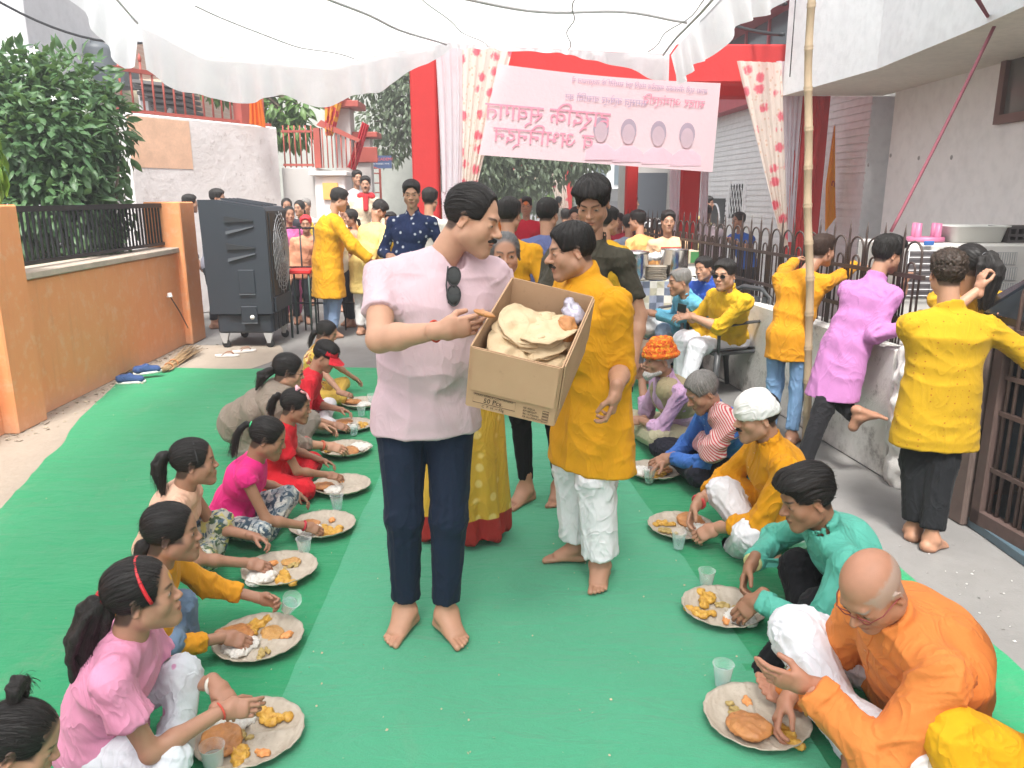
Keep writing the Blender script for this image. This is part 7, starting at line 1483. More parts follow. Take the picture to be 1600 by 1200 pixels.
for k_ in range(20):
    lay = k_ // 2; Rt = R3 @ np.array(Matrix.Rotation(rg.normal() * .16, 3, 'X') @ Matrix.Rotation(rg.normal() * .16, 3, 'Y')); c_ = cen + u1 * ((k_ % 2 - .5) * .050 + rg.normal() * .014) + u2 * (rg.normal() * .040 - .01) + u3 * (-.060 + .0125 * lay); r0_ = rg.uniform(.085, .105); vv = []; nr = 6; na = 26
    for i in range(nr + 1):
        for a_ in range(na):
            r_ = r0_ * i / nr * (1 + .05 * math.sin(3 * a_ * 2 * math.pi / na + k_)); x, y = r_ * math.cos(a_ * 2 * math.pi / na), r_ * math.sin(a_ * 2 * math.pi / na); vv.append((x, y, 0))
    vv = np.array(vv); q = vv * 30 + k_ * 7; zz_ = (vnoise(q, 2) - .5) * .022 + (1 - np.abs(2 * vnoise(q * .8 + 3, 5) - 1)) ** 3 * .012 - (np.hypot(vv[:, 0], vv[:, 1]) / r0_) ** 2 * .010; vv[:, 2] = zz_; m0 = len(vv); vv = np.concatenate([vv, vv - V(0, 0, .004)])
    ff = [(i * na + a_, i * na + (a_ + 1) % na, (i + 1) * na + (a_ + 1) % na, (i + 1) * na + a_) for i in range(nr) for a_ in range(na)]; ff += [tuple(m0 + j for j in f4[::-1]) for f4 in ff] + [(nr * na + a_, nr * na + (a_ + 1) % na, m0 + nr * na + (a_ + 1) % na, m0 + nr * na + a_) for a_ in range(na)]
    thing(mesh_obj('flatbread', vv @ Rt.T + c_, ff, M_FB), 'pale crumpled flatbread in the heap inside the cardboard box', 'bread', 'flatbreads heaped in the box')
for (du, dv, dw, nm, lab, mt) in ((.82, .62, .22, 'fried_snack', 'reddish fried snacks in the corner of the cardboard box', M_PURI), (.84, .86, .16, 'foil_bag', 'crumpled silver plastic bag in the corner of the cardboard box', plain('foil', (.45, .42, .50), .3, .3))):
    c_ = A_ + e1 * du + e2 * dv + e3 * dw; v_, f_ = mesh_prims([EL(c_ + rg.normal(size=3) * .012, (.03, .04, .022), R3, k=.012) for _ in range(4)], .005); v_ = v_ + vnormals(v_, f_) * ((vnoise(v_ * 70, 3) - .5) * .016)[:, None]; thing(mesh_obj(nm, v_, f_, mt), lab, 'food' if 'snack' in nm else 'bag')
# ------------------------------------------------------------------ behind them
def skirt(mat):
    return None
M3 = person('person in a gold sari with red border behind the box', 1.47, 178, G(722, 838, .012), head=(789, 398), hpitch=6, lean=(0, -.10), skin=SK3, bulk=1.05, res=1.1, feet=False, lh=D(800, 520, 3.1), rh=D(740, 520, 3.1),
  top=dict(mat=C_((.60, .42, .32), 'beige_wrap'), sleeve=.5, hem=.02, name='blouse'), hair=dict(th=.005, top=.003, col=(.10, .10, .10), nape=-.085, side=.05, strand=.0015), face_p=dict(WOMF, brow=(.08, .07, .06)))
b3 = M3['base']; pr = [RC(b3 + UP * .80 + V(.03, 0, 0), b3 - UP * .1, .13, .180, (1, 0, 0), 1.32, k=.02, kind='torso', cuts=[(b3 + UP * .035, V(0, 0, -1))])]
v_, f_ = mesh_prims(pr, .012); th = np.arctan2(v_[:, 1] - b3[1], v_[:, 0] - b3[0]); fz = sstep(.8, .1, v_[:, 2]); v_ = v_ + vnormals(v_, f_) * ((np.sin(th * 9 + 2 * np.sin(v_[:, 2] * 4)) * .016 + np.sin(th * 21) * .005) * fz)[:, None]
def p_sari(t, v, c):
    c = spots(13, .20, (.80, .62, .22), .4, .12, .8)(t, v, c); sx = t.n('ShaderNodeSeparateXYZ'); t.l(v, sx.inputs[0]); return t.mix(t.ramp(sx.outputs[2], [(.150, 1.0), (.152, 0.0)]), c, (.36, .035, .03))
child(M3, 'sari_skirt', (v_, f_), C_((.62, .38, .05), 'gold_sari', pattern=p_sari))
M4 = person('person in a dark olive shirt and black trousers behind the yellow kurta', 1.78, 205, G(838, 772, .012), head=(926, 318), neck=(932, 384), hyaw=196, hpitch=26, skin=SK2, res=1.1,
  top=dict(mat=C_((.055, .050, .036), 'olive_shirt'), sleeve=.35, hem=.05, collar='shirt'), bot=dict(mat=C_((.010, .010, .012), 'black_trousers'), loose=.9, ankle=.04), ankles={1: G(822, 759, .10), -1: G(876, 755, .10)}, fdir={1: az(215), -1: az(200)},
  hair=dict(th=.010, top=.020, quiff=.020, flow='side', strand=.005, front=-.010), face_p=dict(stubble=.1))
# ------------------------------------------------------------------ row along the orange wall (facing +X)
PKP = lambda t, v, c: spots(9, .10, (.60, .22, .42), 1.0, .02, .8)(t, v, c)
L1 = person('person with a red hairband in a pink blouse and white printed trousers', 1.42, 78, G(148, 1182), pose='sit', head=(222, 930), hyaw=72, hpitch=-4, kid=.5, group=GA, skin=SK3,
  rh=G(350, 1108, .22), rdir=(.95, .10, -.05), rpalm=(.1, .8, -.4), rcurl=(.5, .55, .6, .7), thumb=(.9, .6), rel=(-.2, -.5, -1), lh=G(338, 1070, .24), ldir=(.7, -.5, -.35), lpalm=(0, 0, -1), lel=(-.2, .4, -1), knees={1: G(285, 1190, .16), -1: G(345, 1020, .34)}, feet=False,
  top=dict(mat=C_((.70, .285, .43), 'pink_blouse'), sleeve=.27, hem=.06, name='blouse', flare=1.35, loose=1.06, wr=1.0), bot=dict(mat=C_((.66, .70, .74), 'white_print_denim', pattern=PKP), loose=1.0),
  hair=dict(th=.0065, top=.004, nape=-.075, side=.060, strand=.0018, locks=14, tail=[(0, -.092, .015), (0, -.125, -.005), (-.01, -.155, -.05), (-.015, -.185, -.11), (-.02, -.195, -.19), (-.02, -.18, -.25)], tailr=[.016, .034, .044, .044, .032, .008]), face_p=dict(KIDF, marks=[(0, .045, .013, (.75, .42, .03))]))
headring(L1, [(.082 * math.cos(a), .030 - .028 * math.sin(a), .028 + .092 * math.sin(a)) for a in np.linspace(-.25, math.pi + .25, 22)], .0052, plain('red_band', (.60, .02, .03), .4), 'hairband')
v_, f_ = mesh_prims([EL((0, -.110, .030), (.014, .014, .014)), EL((0, -.104, .012), (.026, .012, .012), k=.004)], .004); child(L1, 'hair_tie', (np.array([L1['toW'](p) for p in v_]), f_), plain('red_tie', (.6, .03, .03), .5)); band(L1, 1, .95, .029, plain('red_thread2', (.6, .08, .05), .7), w=.003); band(L1, -1, .93, .029, plain('bead', (.7, .68, .6), .3), w=.006)
L2 = person('person in a mustard top and blue jeans reaching for a cup', 1.40, 80, G(190, 1010), pose='sit', head=(268, 832), hyaw=76, hpitch=4, kid=.5, group=GA, skin=SK4,
  rh=G(352, 995, .10), rdir=(.9, .1, -.35), rcurl=.6, lh=G(408, 935, .12), ldir=(.9, -.2, -.1), lpalm=(.2, -1, 0), lcurl=.75, knees={1: G(320, 1010, .22), -1: G(350, 930, .30)}, feet=False,
  top=dict(mat=C_((.66, .29, .02), 'mustard_top'), sleeve=.80, hem=.05, name='top', flare=1.1), bot=dict(mat=C_((.16, .24, .36), 'blue_denim', rough=.8), loose=1.0), hair=LOWP, face_p=KIDF)
cup(tuple(L2['W'][-1] + V(.105, -.02, -.035)), 'held by the person in the mustard top', tilt=(.5, .5, 0))
L3 = person('person in a sleeveless peach top with a black hairband and leaf print trousers', 1.40, 78, G(246, 880), pose='sit', head=(303, 722), hyaw=70, hpitch=2, kid=.5, group=GA, skin=SK4,
  rh=G(388, 880, .10), rdir=(.9, 0, -.2), rcurl=.6, lh=G(396, 838, .16), ldir=(.9, -.2, -.2), lcurl=.7, knees={1: G(370, 880, .17), -1: G(400, 800, .26)}, feet=False,
  top=dict(mat=C_((.76, .47, .34), 'peach_top'), sleeve=.10, hem=.05, name='top'), bot=dict(mat=C_((.55, .55, .48), 'leaf_print', pattern=blots(14, [(.10, .16, .22), (.08, .13, .07), (.60, .55, .20)], .55)), loose=1.15), hair=GIRLT(.08, .03), face_p=KIDF)
headring(L3, [(.082 * math.cos(a), .022 - .020 * math.sin(a), .028 + .093 * math.sin(a)) for a in np.linspace(-.1, math.pi + .1, 20)], .0035, M_BLK, 'hairband')
L4 = person('person in a magenta sleeveless tunic with a green hair tie', 1.32, 82, G(352, 832), pose='sit', head=(418, 684), hyaw=80, hpitch=22, kid=.6, group=GA, skin=(.34, .18, .11),
  rh=G(478, 822, .10), rdir=(.9, 0, -.35), rcurl=.7, lh=G(464, 772, .12), ldir=(.9, -.3, -.4), knees={1: G(440, 835, .15), -1: G(470, 770, .18)}, feet=False,
  top=dict(mat=C_((.74, .030, .22), 'magenta_tunic'), sleeve=.06, hem=.10, name='tunic'), bot=dict(mat=C_((.30, .34, .36), 'grey_print', pattern=blots(16, [(.55, .56, .52), (.06, .10, .14)], .52)), loose=1.15), hair=GIRLT(.10, .016), face_p=KIDF)
v_, f_ = mesh_prims([EL((0, -.110, .046), (.019, .008, .019))], .004); child(L4, 'hair_tie', (np.array([L4['toW'](p) for p in v_]), f_), plain('green_tie', (.05, .6, .22), .5)); band(L4, 1, .95, .028, plain('bangle_red', (.5, .03, .05), .4), 'bangle', .006)
L5 = person('person in a red dress with a pink bow', 1.24, 82, G(410, 768), pose='sit', head=(462, 634), hyaw=84, hpitch=14, kid=.7, group=GA, skin=(.34, .18, .11), res=1.15,
  rh=G(512, 742, .12), lh=G(505, 720, .12), rdir=(.9, 0, -.2), ldir=(.9, -.2, -.2), feet=False, top=dict(mat=C_((.62, .018, .03), 'red_dress'), sleeve=.28, hem=.24, name='dress', loose=1.08), bot=dict(mat=C_((.62, .018, .03), 'red_dress'), loose=1.3), hair=dict(GIRLT(.04, .022), front=-.006), face_p=KIDF)
v_, f_ = mesh_prims([EL((-.02, -.02, .125), (.022, .012, .018)), EL((.02, -.01, .125), (.022, .012, .018)), EL((0, .0, .122), (.008, .008, .01))], .005); child(L5, 'hair_bow', (np.array([L5['toW'](p) for p in v_]), f_), plain('pink_bow', (.78, .42, .48), .6))
headring(L5, [(.03 + .012 * math.sin(9 * t_), .02 + .07 * t_, .118 - .05 * t_ * t_) for t_ in np.linspace(0, 1, 12)], .007, plain('bead_pink', (.55, .25, .25), .5), 'hair_clip')
L6 = person('person with spectacles wrapped in a taupe embroidered shawl', 1.58, 78, G(392, 712), pose='sit', head=(450, 580), hyaw=72, hpitch=16, group=GA, skin=SK1, res=1.1, spine=.40, slouch=.5,
  rh=G(512, 697, .12), rdir=(.9, 0, -.2), lh=G(500, 665, .14), knees={1: G(490, 715, .14), -1: G(510, 650, .2)}, feet=False,
  top=dict(mat=C_((.25, .205, .165), 'taupe_suit', pattern=spots(7, .12, (.45, .14, .12), 1.0, .03)), sleeve=.72, hem=.12, name='tunic', loose=1.1), bot=dict(mat=C_((.27, .235, .20), 'taupe_trousers'), loose=1.3), hair=dict(th=.007, top=.006, nape=-.085, side=.055, strand=.0016, locks=12, tail=[(0, -.085, -.01), (0, -.12, -.03), (0, -.155, -.07), (0, -.165, -.13)], tailr=[.02, .032, .034, .010]), face_p=WOMF)
spectacles(L6); band(L6, 1, .84, .030, plain('bangle_r', (.55, .12, .06), .4), 'bangle', .008)
b6 = L6; pr = [RC(b6['N'] - UP * .03, b6['P'] + UP * .12 - b6['F'] * .05, .115, .135, b6['R'], 1.45, k=.05, kind='torso'), RC(b6['S'][1] - UP * .0, b6['S'][1] * .4 + b6['E'][1] * .6, .068, .065, k=.04, kind='torso'), RC(b6['S'][-1], b6['S'][-1] * .4 + b6['E'][-1] * .6, .066, .06, k=.04, kind='torso')]
v_, f_ = mesh_prims(pr + [EL(b6['Hd'] + UP * .02 + b6['F'] * .03, (.10, .10, .14), sub=True), EL(b6['C'] + b6['F'] * .18 - UP * .08, (.12, .12, .2), sub=True)], .009); v_ = wrinkle(v_, f_, pr, .016, 77, .6); child(L6, 'shawl', (v_, f_), C_((.25, .205, .165), 'taupe_shawl', pattern=spots(6, .11, (.50, .15, .13), 1.0, .04)))
L7 = person('person in a red shirt with a red and black baseball cap', 1.42, 78, G(448, 672), pose='sit', head=(508, 556), hyaw=92, hpitch=30, kid=.3, group=GA, skin=SK3, res=1.25,
  rh=G(522, 664, .12), lh=G(532, 640, .14), rdir=(.9, 0, -.2), feet=False, top=dict(mat=C_((.60, .022, .035), 'red_shirt'), sleeve=.62, hem=.06), bot=dict(mat=C_((.62, .60, .62), 'pale_trousers'), loose=1.1), hair=SHORT, face_p=KIDF)
def capfn(X, Y, Z): return np.maximum(EL((0, -.008, .034), (.088, .106, .094)).ev(X, Y, Z), .030 + .05 * (Y - .02) * 0 - Z)
v_, f_ = mesh_prims([FN(capfn, (-.1, -.13, .02), (.1, .12, .14))], .006); n0 = vnormals(v_, f_); mi = (v_[f_].mean(1)[:, 1] > .01).astype(int); cap_o = mesh_obj('baseball_cap', np.array([L7['toW'](p) for p in v_]), f_, None, L7['rt'], base=L7['base'], mats=[C_((.03, .03, .035), 'cap_black'), C_((.62, .025, .04), 'cap_red')], midx=mi)
def brim(u, v_2): a = (u - .5) * 2.2; r_ = .085 + .075 * v_2 * math.cos(a * .75); return L7['toW']((r_ * math.sin(a), .012 + r_ * math.cos(a), .034 - .022 * v_2 - .02 * abs(a) * v_2))
MB().grid(brim, 14, 5).build('brim', C_((.62, .025, .04), 'cap_red'), cap_o, L7['base']); q = [L7['toW'](p) for p in ((-.018, .100, .05), (.018, .100, .05), (.018, .088, .085), (-.018, .088, .085), (-.018, .096, .066), (.008, .097, .066))]; MB().tube(q, .003, 5).build('cap_emblem', M_BLK, cap_o, L7['base'])
L8 = person('person in a yellow floral top seated closest to the air cooler', 1.30, 82, G(482, 628), pose='sit', head=(510, 520), hyaw=86, hpitch=24, kid=.6, group=GA, skin=SK3, res=1.5,
  rh=G(538, 622, .14), lh=G(560, 596, .10), rdir=(.9, 0, -.2), feet=False, top=dict(mat=C_((.70, .46, .08), 'yellow_floral', pattern=blots(18, [(.72, .66, .50), (.35, .08, .06)], .55)), sleeve=.3, hem=.1), bot=dict(mat=C_((.62, .40, .08), 'yellow_floral2'), loose=1.1), hair=dict(LOWP), face_p=KIDF)
L0 = person('person with a topknot in a rose top beside the pink blouse', 1.15, 60, V(-1.17, 1.55, 0), pose='sit', head=(30, 1160), hyaw=70, hpitch=26, kid=.8, group=GA, skin=SK2, feet=False, spine=.44,
  top=dict(mat=C_((.62, .24, .40), 'rose_top'), sleeve=.3, hem=.06), bot=dict(mat=C_((.3, .3, .35), 'grey_trousers')), hair=dict(th=.005, top=.003, nape=-.06, side=.05, strand=.0016, locks=12, tail=[(-.01, -.05, .105), (-.01, -.06, .135), (-.03, -.06, .155), (-.055, -.05, .145), (-.075, -.04, .11)], tailr=[.014, .016, .013, .010, .004]), face_p=KIDF)
# ------------------------------------------------------------------ row along the low wall (facing -X)
R1 = person('person with spectacles in an orange kurta and white pyjamas', 1.68, 266, G(1448, 1128), pose='sit', head=(1362, 920), hyaw=240, hpitch=44, group=GB, skin=(.44, .215, .135), bulk=1.2, belly=.8, res=.9, slouch=.4, spine=.39,
  rh=G(1232, 1090, .12), rdir=(-.6, -.5, -.6), rpalm=(0, -.6, -.6), rcurl=.6, lh=G(1262, 1070, .32), ldir=(-.95, .1, .15), lpalm=(0, .9, .3), lcurl=(.3, .45, .6, .7), rel=(.1, .6, -1), lel=(.2, -.5, -1), knees={1: G(1235, 985, .24), -1: G(1405, 1200, .19)}, ankles={1: G(1320, 1130, .09), -1: G(1270, 1085, .10)}, fheel={1: V(.3, .4, .8), -1: V(.2, -.5, .8)}, fdir={1: V(-.5, -.8, 0), -1: V(-.9, .3, .2)},
  top=dict(mat=C_((.70, .225, .055), 'orange_kurta'), sleeve=.96, hem=.13, name='kurta', loose=1.12, collar='band', wr=1.2, h=.007), bot=dict(mat=C_((.76, .75, .80), 'white_pyjama2'), loose=1.25, name='pyjama', len=.99),
  hair=dict(cap=False), face_p=dict(fat=.008, stubble=.15, brow=(.25, .22, .2), bald=.060, scalp=(.40, .36, .32), scalpa=.6, fuzz=1))
spectacles(R1, mat=plain('spec_red', (.25, .04, .04), .3, bump=0)); band(R1, -1, 1.28, .012, plain('silver_ring', (.7, .7, .7), .2, 1.0), 'finger_ring', .003)
R2 = person('person in a teal shirt and black trousers', 1.66, 274, G(1335, 945), pose='sit', head=(1262, 778), hyaw=268, hpitch=22, group=GB, skin=(.33, .17, .10), res=.95, slouch=.3, spine=.40,
  rh=G(1175, 880, .22), rdir=(-.5, -.3, -.8), rcurl=.6, lh=G(1185, 936, .16), ldir=(-.7, 0, -.7), rel=(.1, .7, -.3), lel=(.3, -.6, -.5), knees={1: G(1195, 880, .32), -1: G(1225, 965, .26)}, ankles={1: G(1260, 965, .08), -1: G(1240, 1000, .09)}, fheel={-1: V(.3, -.4, .8), 1: V(.2, .5, .8)}, fdir={-1: V(-.95, .1, -.1), 1: V(-.8, -.4, 0)},
  top=dict(mat=C_((.10, .42, .33), 'teal_shirt', rough=.6), sleeve=.97, hem=.05, collar='shirt', loose=1.06, h=.007), bot=dict(mat=C_((.010, .010, .012), 'black_cotton'), loose=1.15), hair=dict(th=.005, top=.020, quiff=.018, flow='back', strand=.004, front=-.004), face_p=dict(nose=1.0))
band(R2, 1, .96, .031, plain('straw_band', (.55, .55, .25), .6), w=.010)
R3_ = person('person with a white headscarf in a yellow kurta', 1.68, 272, G(1236, 838), pose='sit', head=(1184, 650), hyaw=268, hpitch=12, group=GB, skin=SK2, bulk=1.06, res=1.0,
  rh=G(1090, 786, .20), rdir=(-.5, -.3, -.85), lh=G(1118, 826, .12), ldir=(-.85, 0, -.4), lcurl=.8, rel=(.1, .7, -.4), lel=(.3, -.6, -.5), knees={1: G(1130, 770, .24), -1: G(1160, 840, .17)}, ankles={1: G(1180, 842, .07), -1: G(1160, 850, .07)}, fheel={-1: V(.3, -.5, .7), 1: V(.2, .6, .7)}, fdir={-1: V(-.9, -.3, 0), 1: V(-.9, .2, 0)},
  top=dict(mat=C_(YEL2, 'yellow_kurta'), sleeve=.80, hem=.20, name='kurta', collar='band', loose=1.06), bot=dict(mat=C_((.74, .73, .76), 'white_cotton'), loose=1.2, name='pyjama'), hair=dict(th=.003, top=.002, flow='side', strand=.001), face_p=dict(stubble=.18, mustache=(.022, .005)))
def scarf_fn(X, Y, Z): return np.maximum(EL((0, -.004, .036), (.089, .108, .095)).ev(X, Y, Z), np.maximum(.010 - Z - .45 * (Y - .0) * 0 + .35 * np.minimum(Y, 0) * -1 * .3, -(EL((0, -.115, .075), (.06, .075, .07)).ev(X, Y, Z))))
v_, f_ = mesh_prims([FN(scarf_fn, (-.1, -.12, -.02), (.1, .12, .14))], .005); v_ = v_ + vnormals(v_, f_) * ((1 - np.abs(2 * vnoise(v_ * V(9, 9, 34) + v_[:, 1:2] * 22, 3) - 1)) * .006)[:, None]; child(R3_, 'headscarf', (np.array([R3_['toW'](p) for p in v_]), f_), C_((.78, .77, .75), 'white_scarf')); band(R3_, 1, .96, .032, plain('band_rb', (.55, .06, .06), .6), w=.009)
R4 = person('person in a blue shirt with a red striped scarf', 1.64, 262, G(1140, 742), pose='sit', head=(1098, 612), hyaw=258, hpitch=32, group=GB, skin=SK3, res=1.05, slouch=.4, spine=.385,
  rh=G(1040, 722, .13), rdir=(-.8, -.2, -.4), lh=G(1046, 715, .16), ldir=(-.8, 0, -.3), rel=(.1, .7, -.6), lel=(.2, -.7, -.5), knees={-1: G(1080, 745, .14)}, feet=False,
  top=dict(mat=C_((.06, .17, .52), 'blue_shirt'), sleeve=.92, hem=.05, collar='shirt'), bot=dict(mat=C_((.02, .02, .03), 'dark_trousers'), loose=1.1), hair=dict(SHORTG), face_p=dict(stubble=.3, brow=(.2, .18, .17)))
pr = [RC(R4['N'] + R4['R'] * -.10 + UP * .0, R4['N'] + R4['R'] * .10, .06, .06, k=.03, kind='torso'), RC(R4['S'][-1] + UP * .035, R4['S'][-1] + R4['F'] * .10 - UP * .12, .055, .055, k=.04, kind='torso'), RC(R4['S'][-1] + R4['F'] * .10 - UP * .12, R4['P'] + R4['F'] * .20 + UP * .12 - R4['R'] * .06, .055, .06, k=.04, kind='torso'), RC(R4['S'][-1] + UP * .02, R4['C'] - R4['F'] * .10, .06, .07, k=.04, kind='torso')]
v_, f_ = mesh_prims(pr, .008); v_ = wrinkle(v_, f_, pr, .022, 91, .8); child(R4, 'striped_scarf', (v_, f_), C_((.66, .52, .50), 'striped_scarf', pattern=stripes(26, (.50, .07, .08), (0, .9, .5), .5, 'X')))
R5 = person('person in an orange turban, lilac shirt and khaki vest', 1.64, 258, G(1068, 690), pose='sit', head=(1030, 562), hyaw=256, hpitch=4, group=GB, skin=SK3, res=1.1,
  rh=G(1002, 590, .42), rdir=(-.3, -.1, .9), rcurl=.8, lh=G(1000, 656, .20), ldir=(-.9, 0, -.2), lel=(.2, -.8, -.4), rel=(-.2, .4, -1), knees={-1: G(1010, 690, .16)}, feet=False,
  top=dict(mat=C_((.60, .38, .58), 'lilac_shirt'), sleeve=.70, hem=.05, collar='shirt'), bot=dict(mat=C_((.45, .41, .28), 'khaki_trousers'), loose=1.25), face_p=dict(beard=.02, brow=(.4, .38, .36)), hair=dict(col=(.4, .4, .4), th=.004, top=0))
pr = []
for k_ in range(8):
    a0_ = k_ * .8; tl = .35 * math.sin(k_ * 1.3); z_ = .040 + .013 * k_; r_ = .098 - .0065 * k_; q = [V(r_ * math.cos(a), -.012 + r_ * 1.16 * math.sin(a), z_ + tl * .05 * math.cos(a - a0_)) for a in np.linspace(0, 2 * math.pi, 14)]; pr += chain(q, [.018] * 14, k=.006)
pr.append(EL((0, -.012, .07), (.085, .098, .08), k=.01)); v_, f_ = mesh_prims(pr, .005); v_ = v_ + vnormals(v_, f_) * ((vnoise(v_ * V(60, 60, 140), 3) - .5) * .006)[:, None]
child(R5, 'turban', (np.array([R5['toW'](p) for p in v_]), f_), C_((.70, .14, .02), 'orange_turban', pattern=blots(26, [(.55, .03, .02), (.75, .36, .04)], .54)))
pr = [RC(R5['P'] + UP * .05, R5['C'], .112, .122, R5['R'], 1.42, k=.04, kind='torso'), RC(R5['C'], R5['N'] - UP * .05, .122, .085, R5['R'], 1.5, k=.04, kind='torso')]; v_, f_ = mesh_prims(pr + [EL(R5['C'] + R5['F'] * .16, (.10, .10, .3), np.eye(3), sub=True)] + [EL(R5['S'][s] + R5['R'] * s * .055, (.07, .07, .09), sub=True) for s in (1, -1)], .009); v_ = wrinkle(v_, f_, pr, .010, 31, .6); child(R5, 'vest', (v_, f_), C_((.40, .33, .20), 'khaki_vest'))
placket(M2, .30, 4); placket(R1, .30, 3); placket(R2, .42, 6, .016); placket(R3_, .28, 3); placket(R5, .3, 4); placket(R4, .3, 4)
R0 = person('person in a bright yellow kurta seated beside the orange kurta', 1.70, 285, V(1.47, 1.60, 0), pose='sit', group=GB, skin=SK2, res=1.0, lean=(.05, 0), knees={1: V(1.08, 1.72, .34), -1: V(1.05, 1.35, .2)}, lh=V(1.25, 1.30, .25), rh=V(1.35, 1.25, .42), feet=False, top=dict(mat=C_((.70, .37, .012), 'bright_yellow_kurta'), sleeve=.9, hem=.24, name='kurta', collar='band', loose=1.1, wr=1.3), bot=dict(mat=C_((.70, .37, .012), 'bright_yellow_kurta'), loose=1.2), hair=dict(SHORT))
# ------------------------------------------------------------------ seated behind on chairs
R6 = person('person in dark sunglasses and a yellow kurta lounging on a plastic armchair', 1.70, 246, CH1 - az(246) * .10, pose='chair', pz=.50, head=(1132, 430), hyaw=222, hpitch=4, skin=SK2, res=1.35, spine=.42, bulk=1.12, belly=.6,
  lh=D(1078, 494, 6.15), rh=D(1070, 488, 6.3), ldir=(-.9, -.2, 0), ankles={1: CH1 + az(246) * .36 + V(0, .12, .07), -1: CH1 + az(246) * .40 + V(0, -.12, .07)}, top=dict(mat=C_((.64, .38, .02), 'lemon_kurta'), sleeve=.62, hem=.16, name='kurta', collar='band'), bot=dict(mat=C_((.74, .73, .78), 'white_cotton3'), loose=1.15), hair=dict(SHORT), face_p=dict(fat=.006, stubble=.3))
spectacles(R6, True); ph_ = empty('mobile_phone', R6['W'][-1] + V(-.07, 0, .05), 'black mobile phone held by the person in sunglasses', 'phone'); MB().box((-.036, -.004, -.02), (.036, .004, .055), np.array(Matrix.Rotation(.4, 3, 'X') @ Matrix.Rotation(-.5, 3, 'Z')), .003).build('case', M_BLK, ph_)
R7 = person('person in a light blue kurta seated by the serving table', 1.66, 258, CH2 - az(258) * .08, pose='chair', pz=.50, head=(1062, 440), hyaw=262, hpitch=10, skin=SK2, res=1.5, spine=.42, lh=D(1020, 490, 6.8), rh=D(1018, 488, 6.95), top=dict(mat=C_((.14, .42, .58), 'sky_kurta'), sleeve=.9, hem=.2, name='kurta', collar='band'), bot=dict(mat=C_((.3, .4, .55), 'blue_pyjama'), loose=1.1), hair=dict(SHORTG, bald=.11), face_p=dict(stubble=.2))
R8 = person('person in a royal blue shirt behind the seated person in sunglasses', 1.50, 222, V(D(1102, 500, 7.35)[0], 7.35, 0), pose='chair', pz=.46, head=(1100, 420), hyaw=232, hpitch=6, hroll=-8, skin=SK3, res=1.5, spine=.43, bulk=1.1, top=dict(mat=C_((.03, .08, .36), 'royal_shirt', pattern=spots(16, .14, (.3, .4, .6), 1, .05, .6)), sleeve=.5, hem=.05, collar='shirt'), bot=dict(mat=C_((.05, .05, .08), 'dk_trousers')), hair=dict(SHORT, th=.009), face_p=dict(KIDF, fat=.006))
# ------------------------------------------------------------------ boys at the fence
S1 = person('person in an amber kurta and blue jeans leaning over the fence', 1.46, 42, G(1218, 690), head=(1284, 392), neck=(1258, 424), hyaw=62, hpitch=2, kid=.2, lean=(.10, 0), skin=SK3, res=1.1, rh=D(1345, 408, 5.45), rdir=(1, .1, 0), rel=(0, .2, -1), lh=V(2.12, 5.75, 1.22), feet=True, top=dict(mat=C_((.58, .25, .012), 'amber_kurta'), sleeve=.97, hem=.115, name='kurta', loose=1.06), bot=dict(mat=C_((.16, .27, .44), 'light_jeans', rough=.8), loose=1.05, name='jeans'), hair=dict(th=.004, top=.014, quiff=.014, col=(.035, .018, .012), flow='side', strand=.004), face_p=KIDF)
S2 = person('person in a lilac kurta standing on one leg at the fence', 1.52, 62, D(1322, 545, 4.62) * V(1, 1, 0), head=(1388, 398), hyaw=84, hpitch=10, kid=.2, lean=(.1, 0), neck=(1368, 440), skin=SK3, res=1.0, rh=D(1432, 508, 4.35), rdir=(.9, .3, -.1), rel=(-.3, -.4, -1), lh=D(1412, 452, 4.75), ldir=(.1, .1, 1), lcurl=.8, lel=(.2, .6, -1), ankles={-1: G(1250, 738, .07), 1: D(1335, 650, 4.42)}, knees={1: D(1288, 635, 4.75) + V(0, .05, 0)}, fdir={1: V(.9, -.2, -.45), -1: V(.5, .8, 0)}, fheel={1: V(-.3, .1, -.9)},
  top=dict(mat=C_((.44, .18, .40), 'lilac_kurta', crease=.6), sleeve=.97, hem=.215, hemf=-.10, name='kurta', collar='band', loose=1.08, hflare=1.12), bot=dict(mat=C_((.012, .012, .014), 'track_pants'), loose=1.05, name='track_pants'), hair=dict(th=.009, top=.016, quiff=.008, flow='side', strand=.005), face_p=KIDF)
MB().tube([S2['P'] + S2['R'] * .12 * 1 - UP * .06, S2['K'][1] + S2['R'] * .066], .006, 6).build('side_stripe', plain('stripe_w', (.75, .75, .75), .7), S2['rt'], S2['base'])
S3 = person('person seen from behind in a dotted yellow kurta with one arm on the gate', 1.47, 12, G(1438, 838), head=(1480, 428), hyaw=10, hpitch=0, kid=.3, lean=(.02, 0), neck=(1484, 488), skin=SK2, res=.95, bulk=1.12, rh=D(1625, 486, 3.55), rdir=(1, 0, -.2), rel=(.1, -.2, -1), lh=D(1530, 452, 3.75), ldir=(.1, .2, 1), lcurl=.8, lel=(-.1, .5, -1), ankles={-1: G(1428, 822, .07), 1: G(1455, 838, .07)}, fdir={1: az(60), -1: az(20)},
  top=dict(mat=C_((.47, .28, .012), 'dotted_kurta', pattern=spots(32, .10, (.32, .09, .01), .15, .05, .9), crease=.5), sleeve=.72, hem=.19, name='kurta', loose=1.12, hflare=1.12, collar='band', h=.007), bot=dict(mat=C_((.010, .011, .013), 'black_pyjama'), loose=1.2, ankle=.05, name='pyjama'), hair=dict(th=.008, top=.014, quiff=.006, flow='curl', strand=.003, col=(.035, .022, .015)), face_p=KIDF)
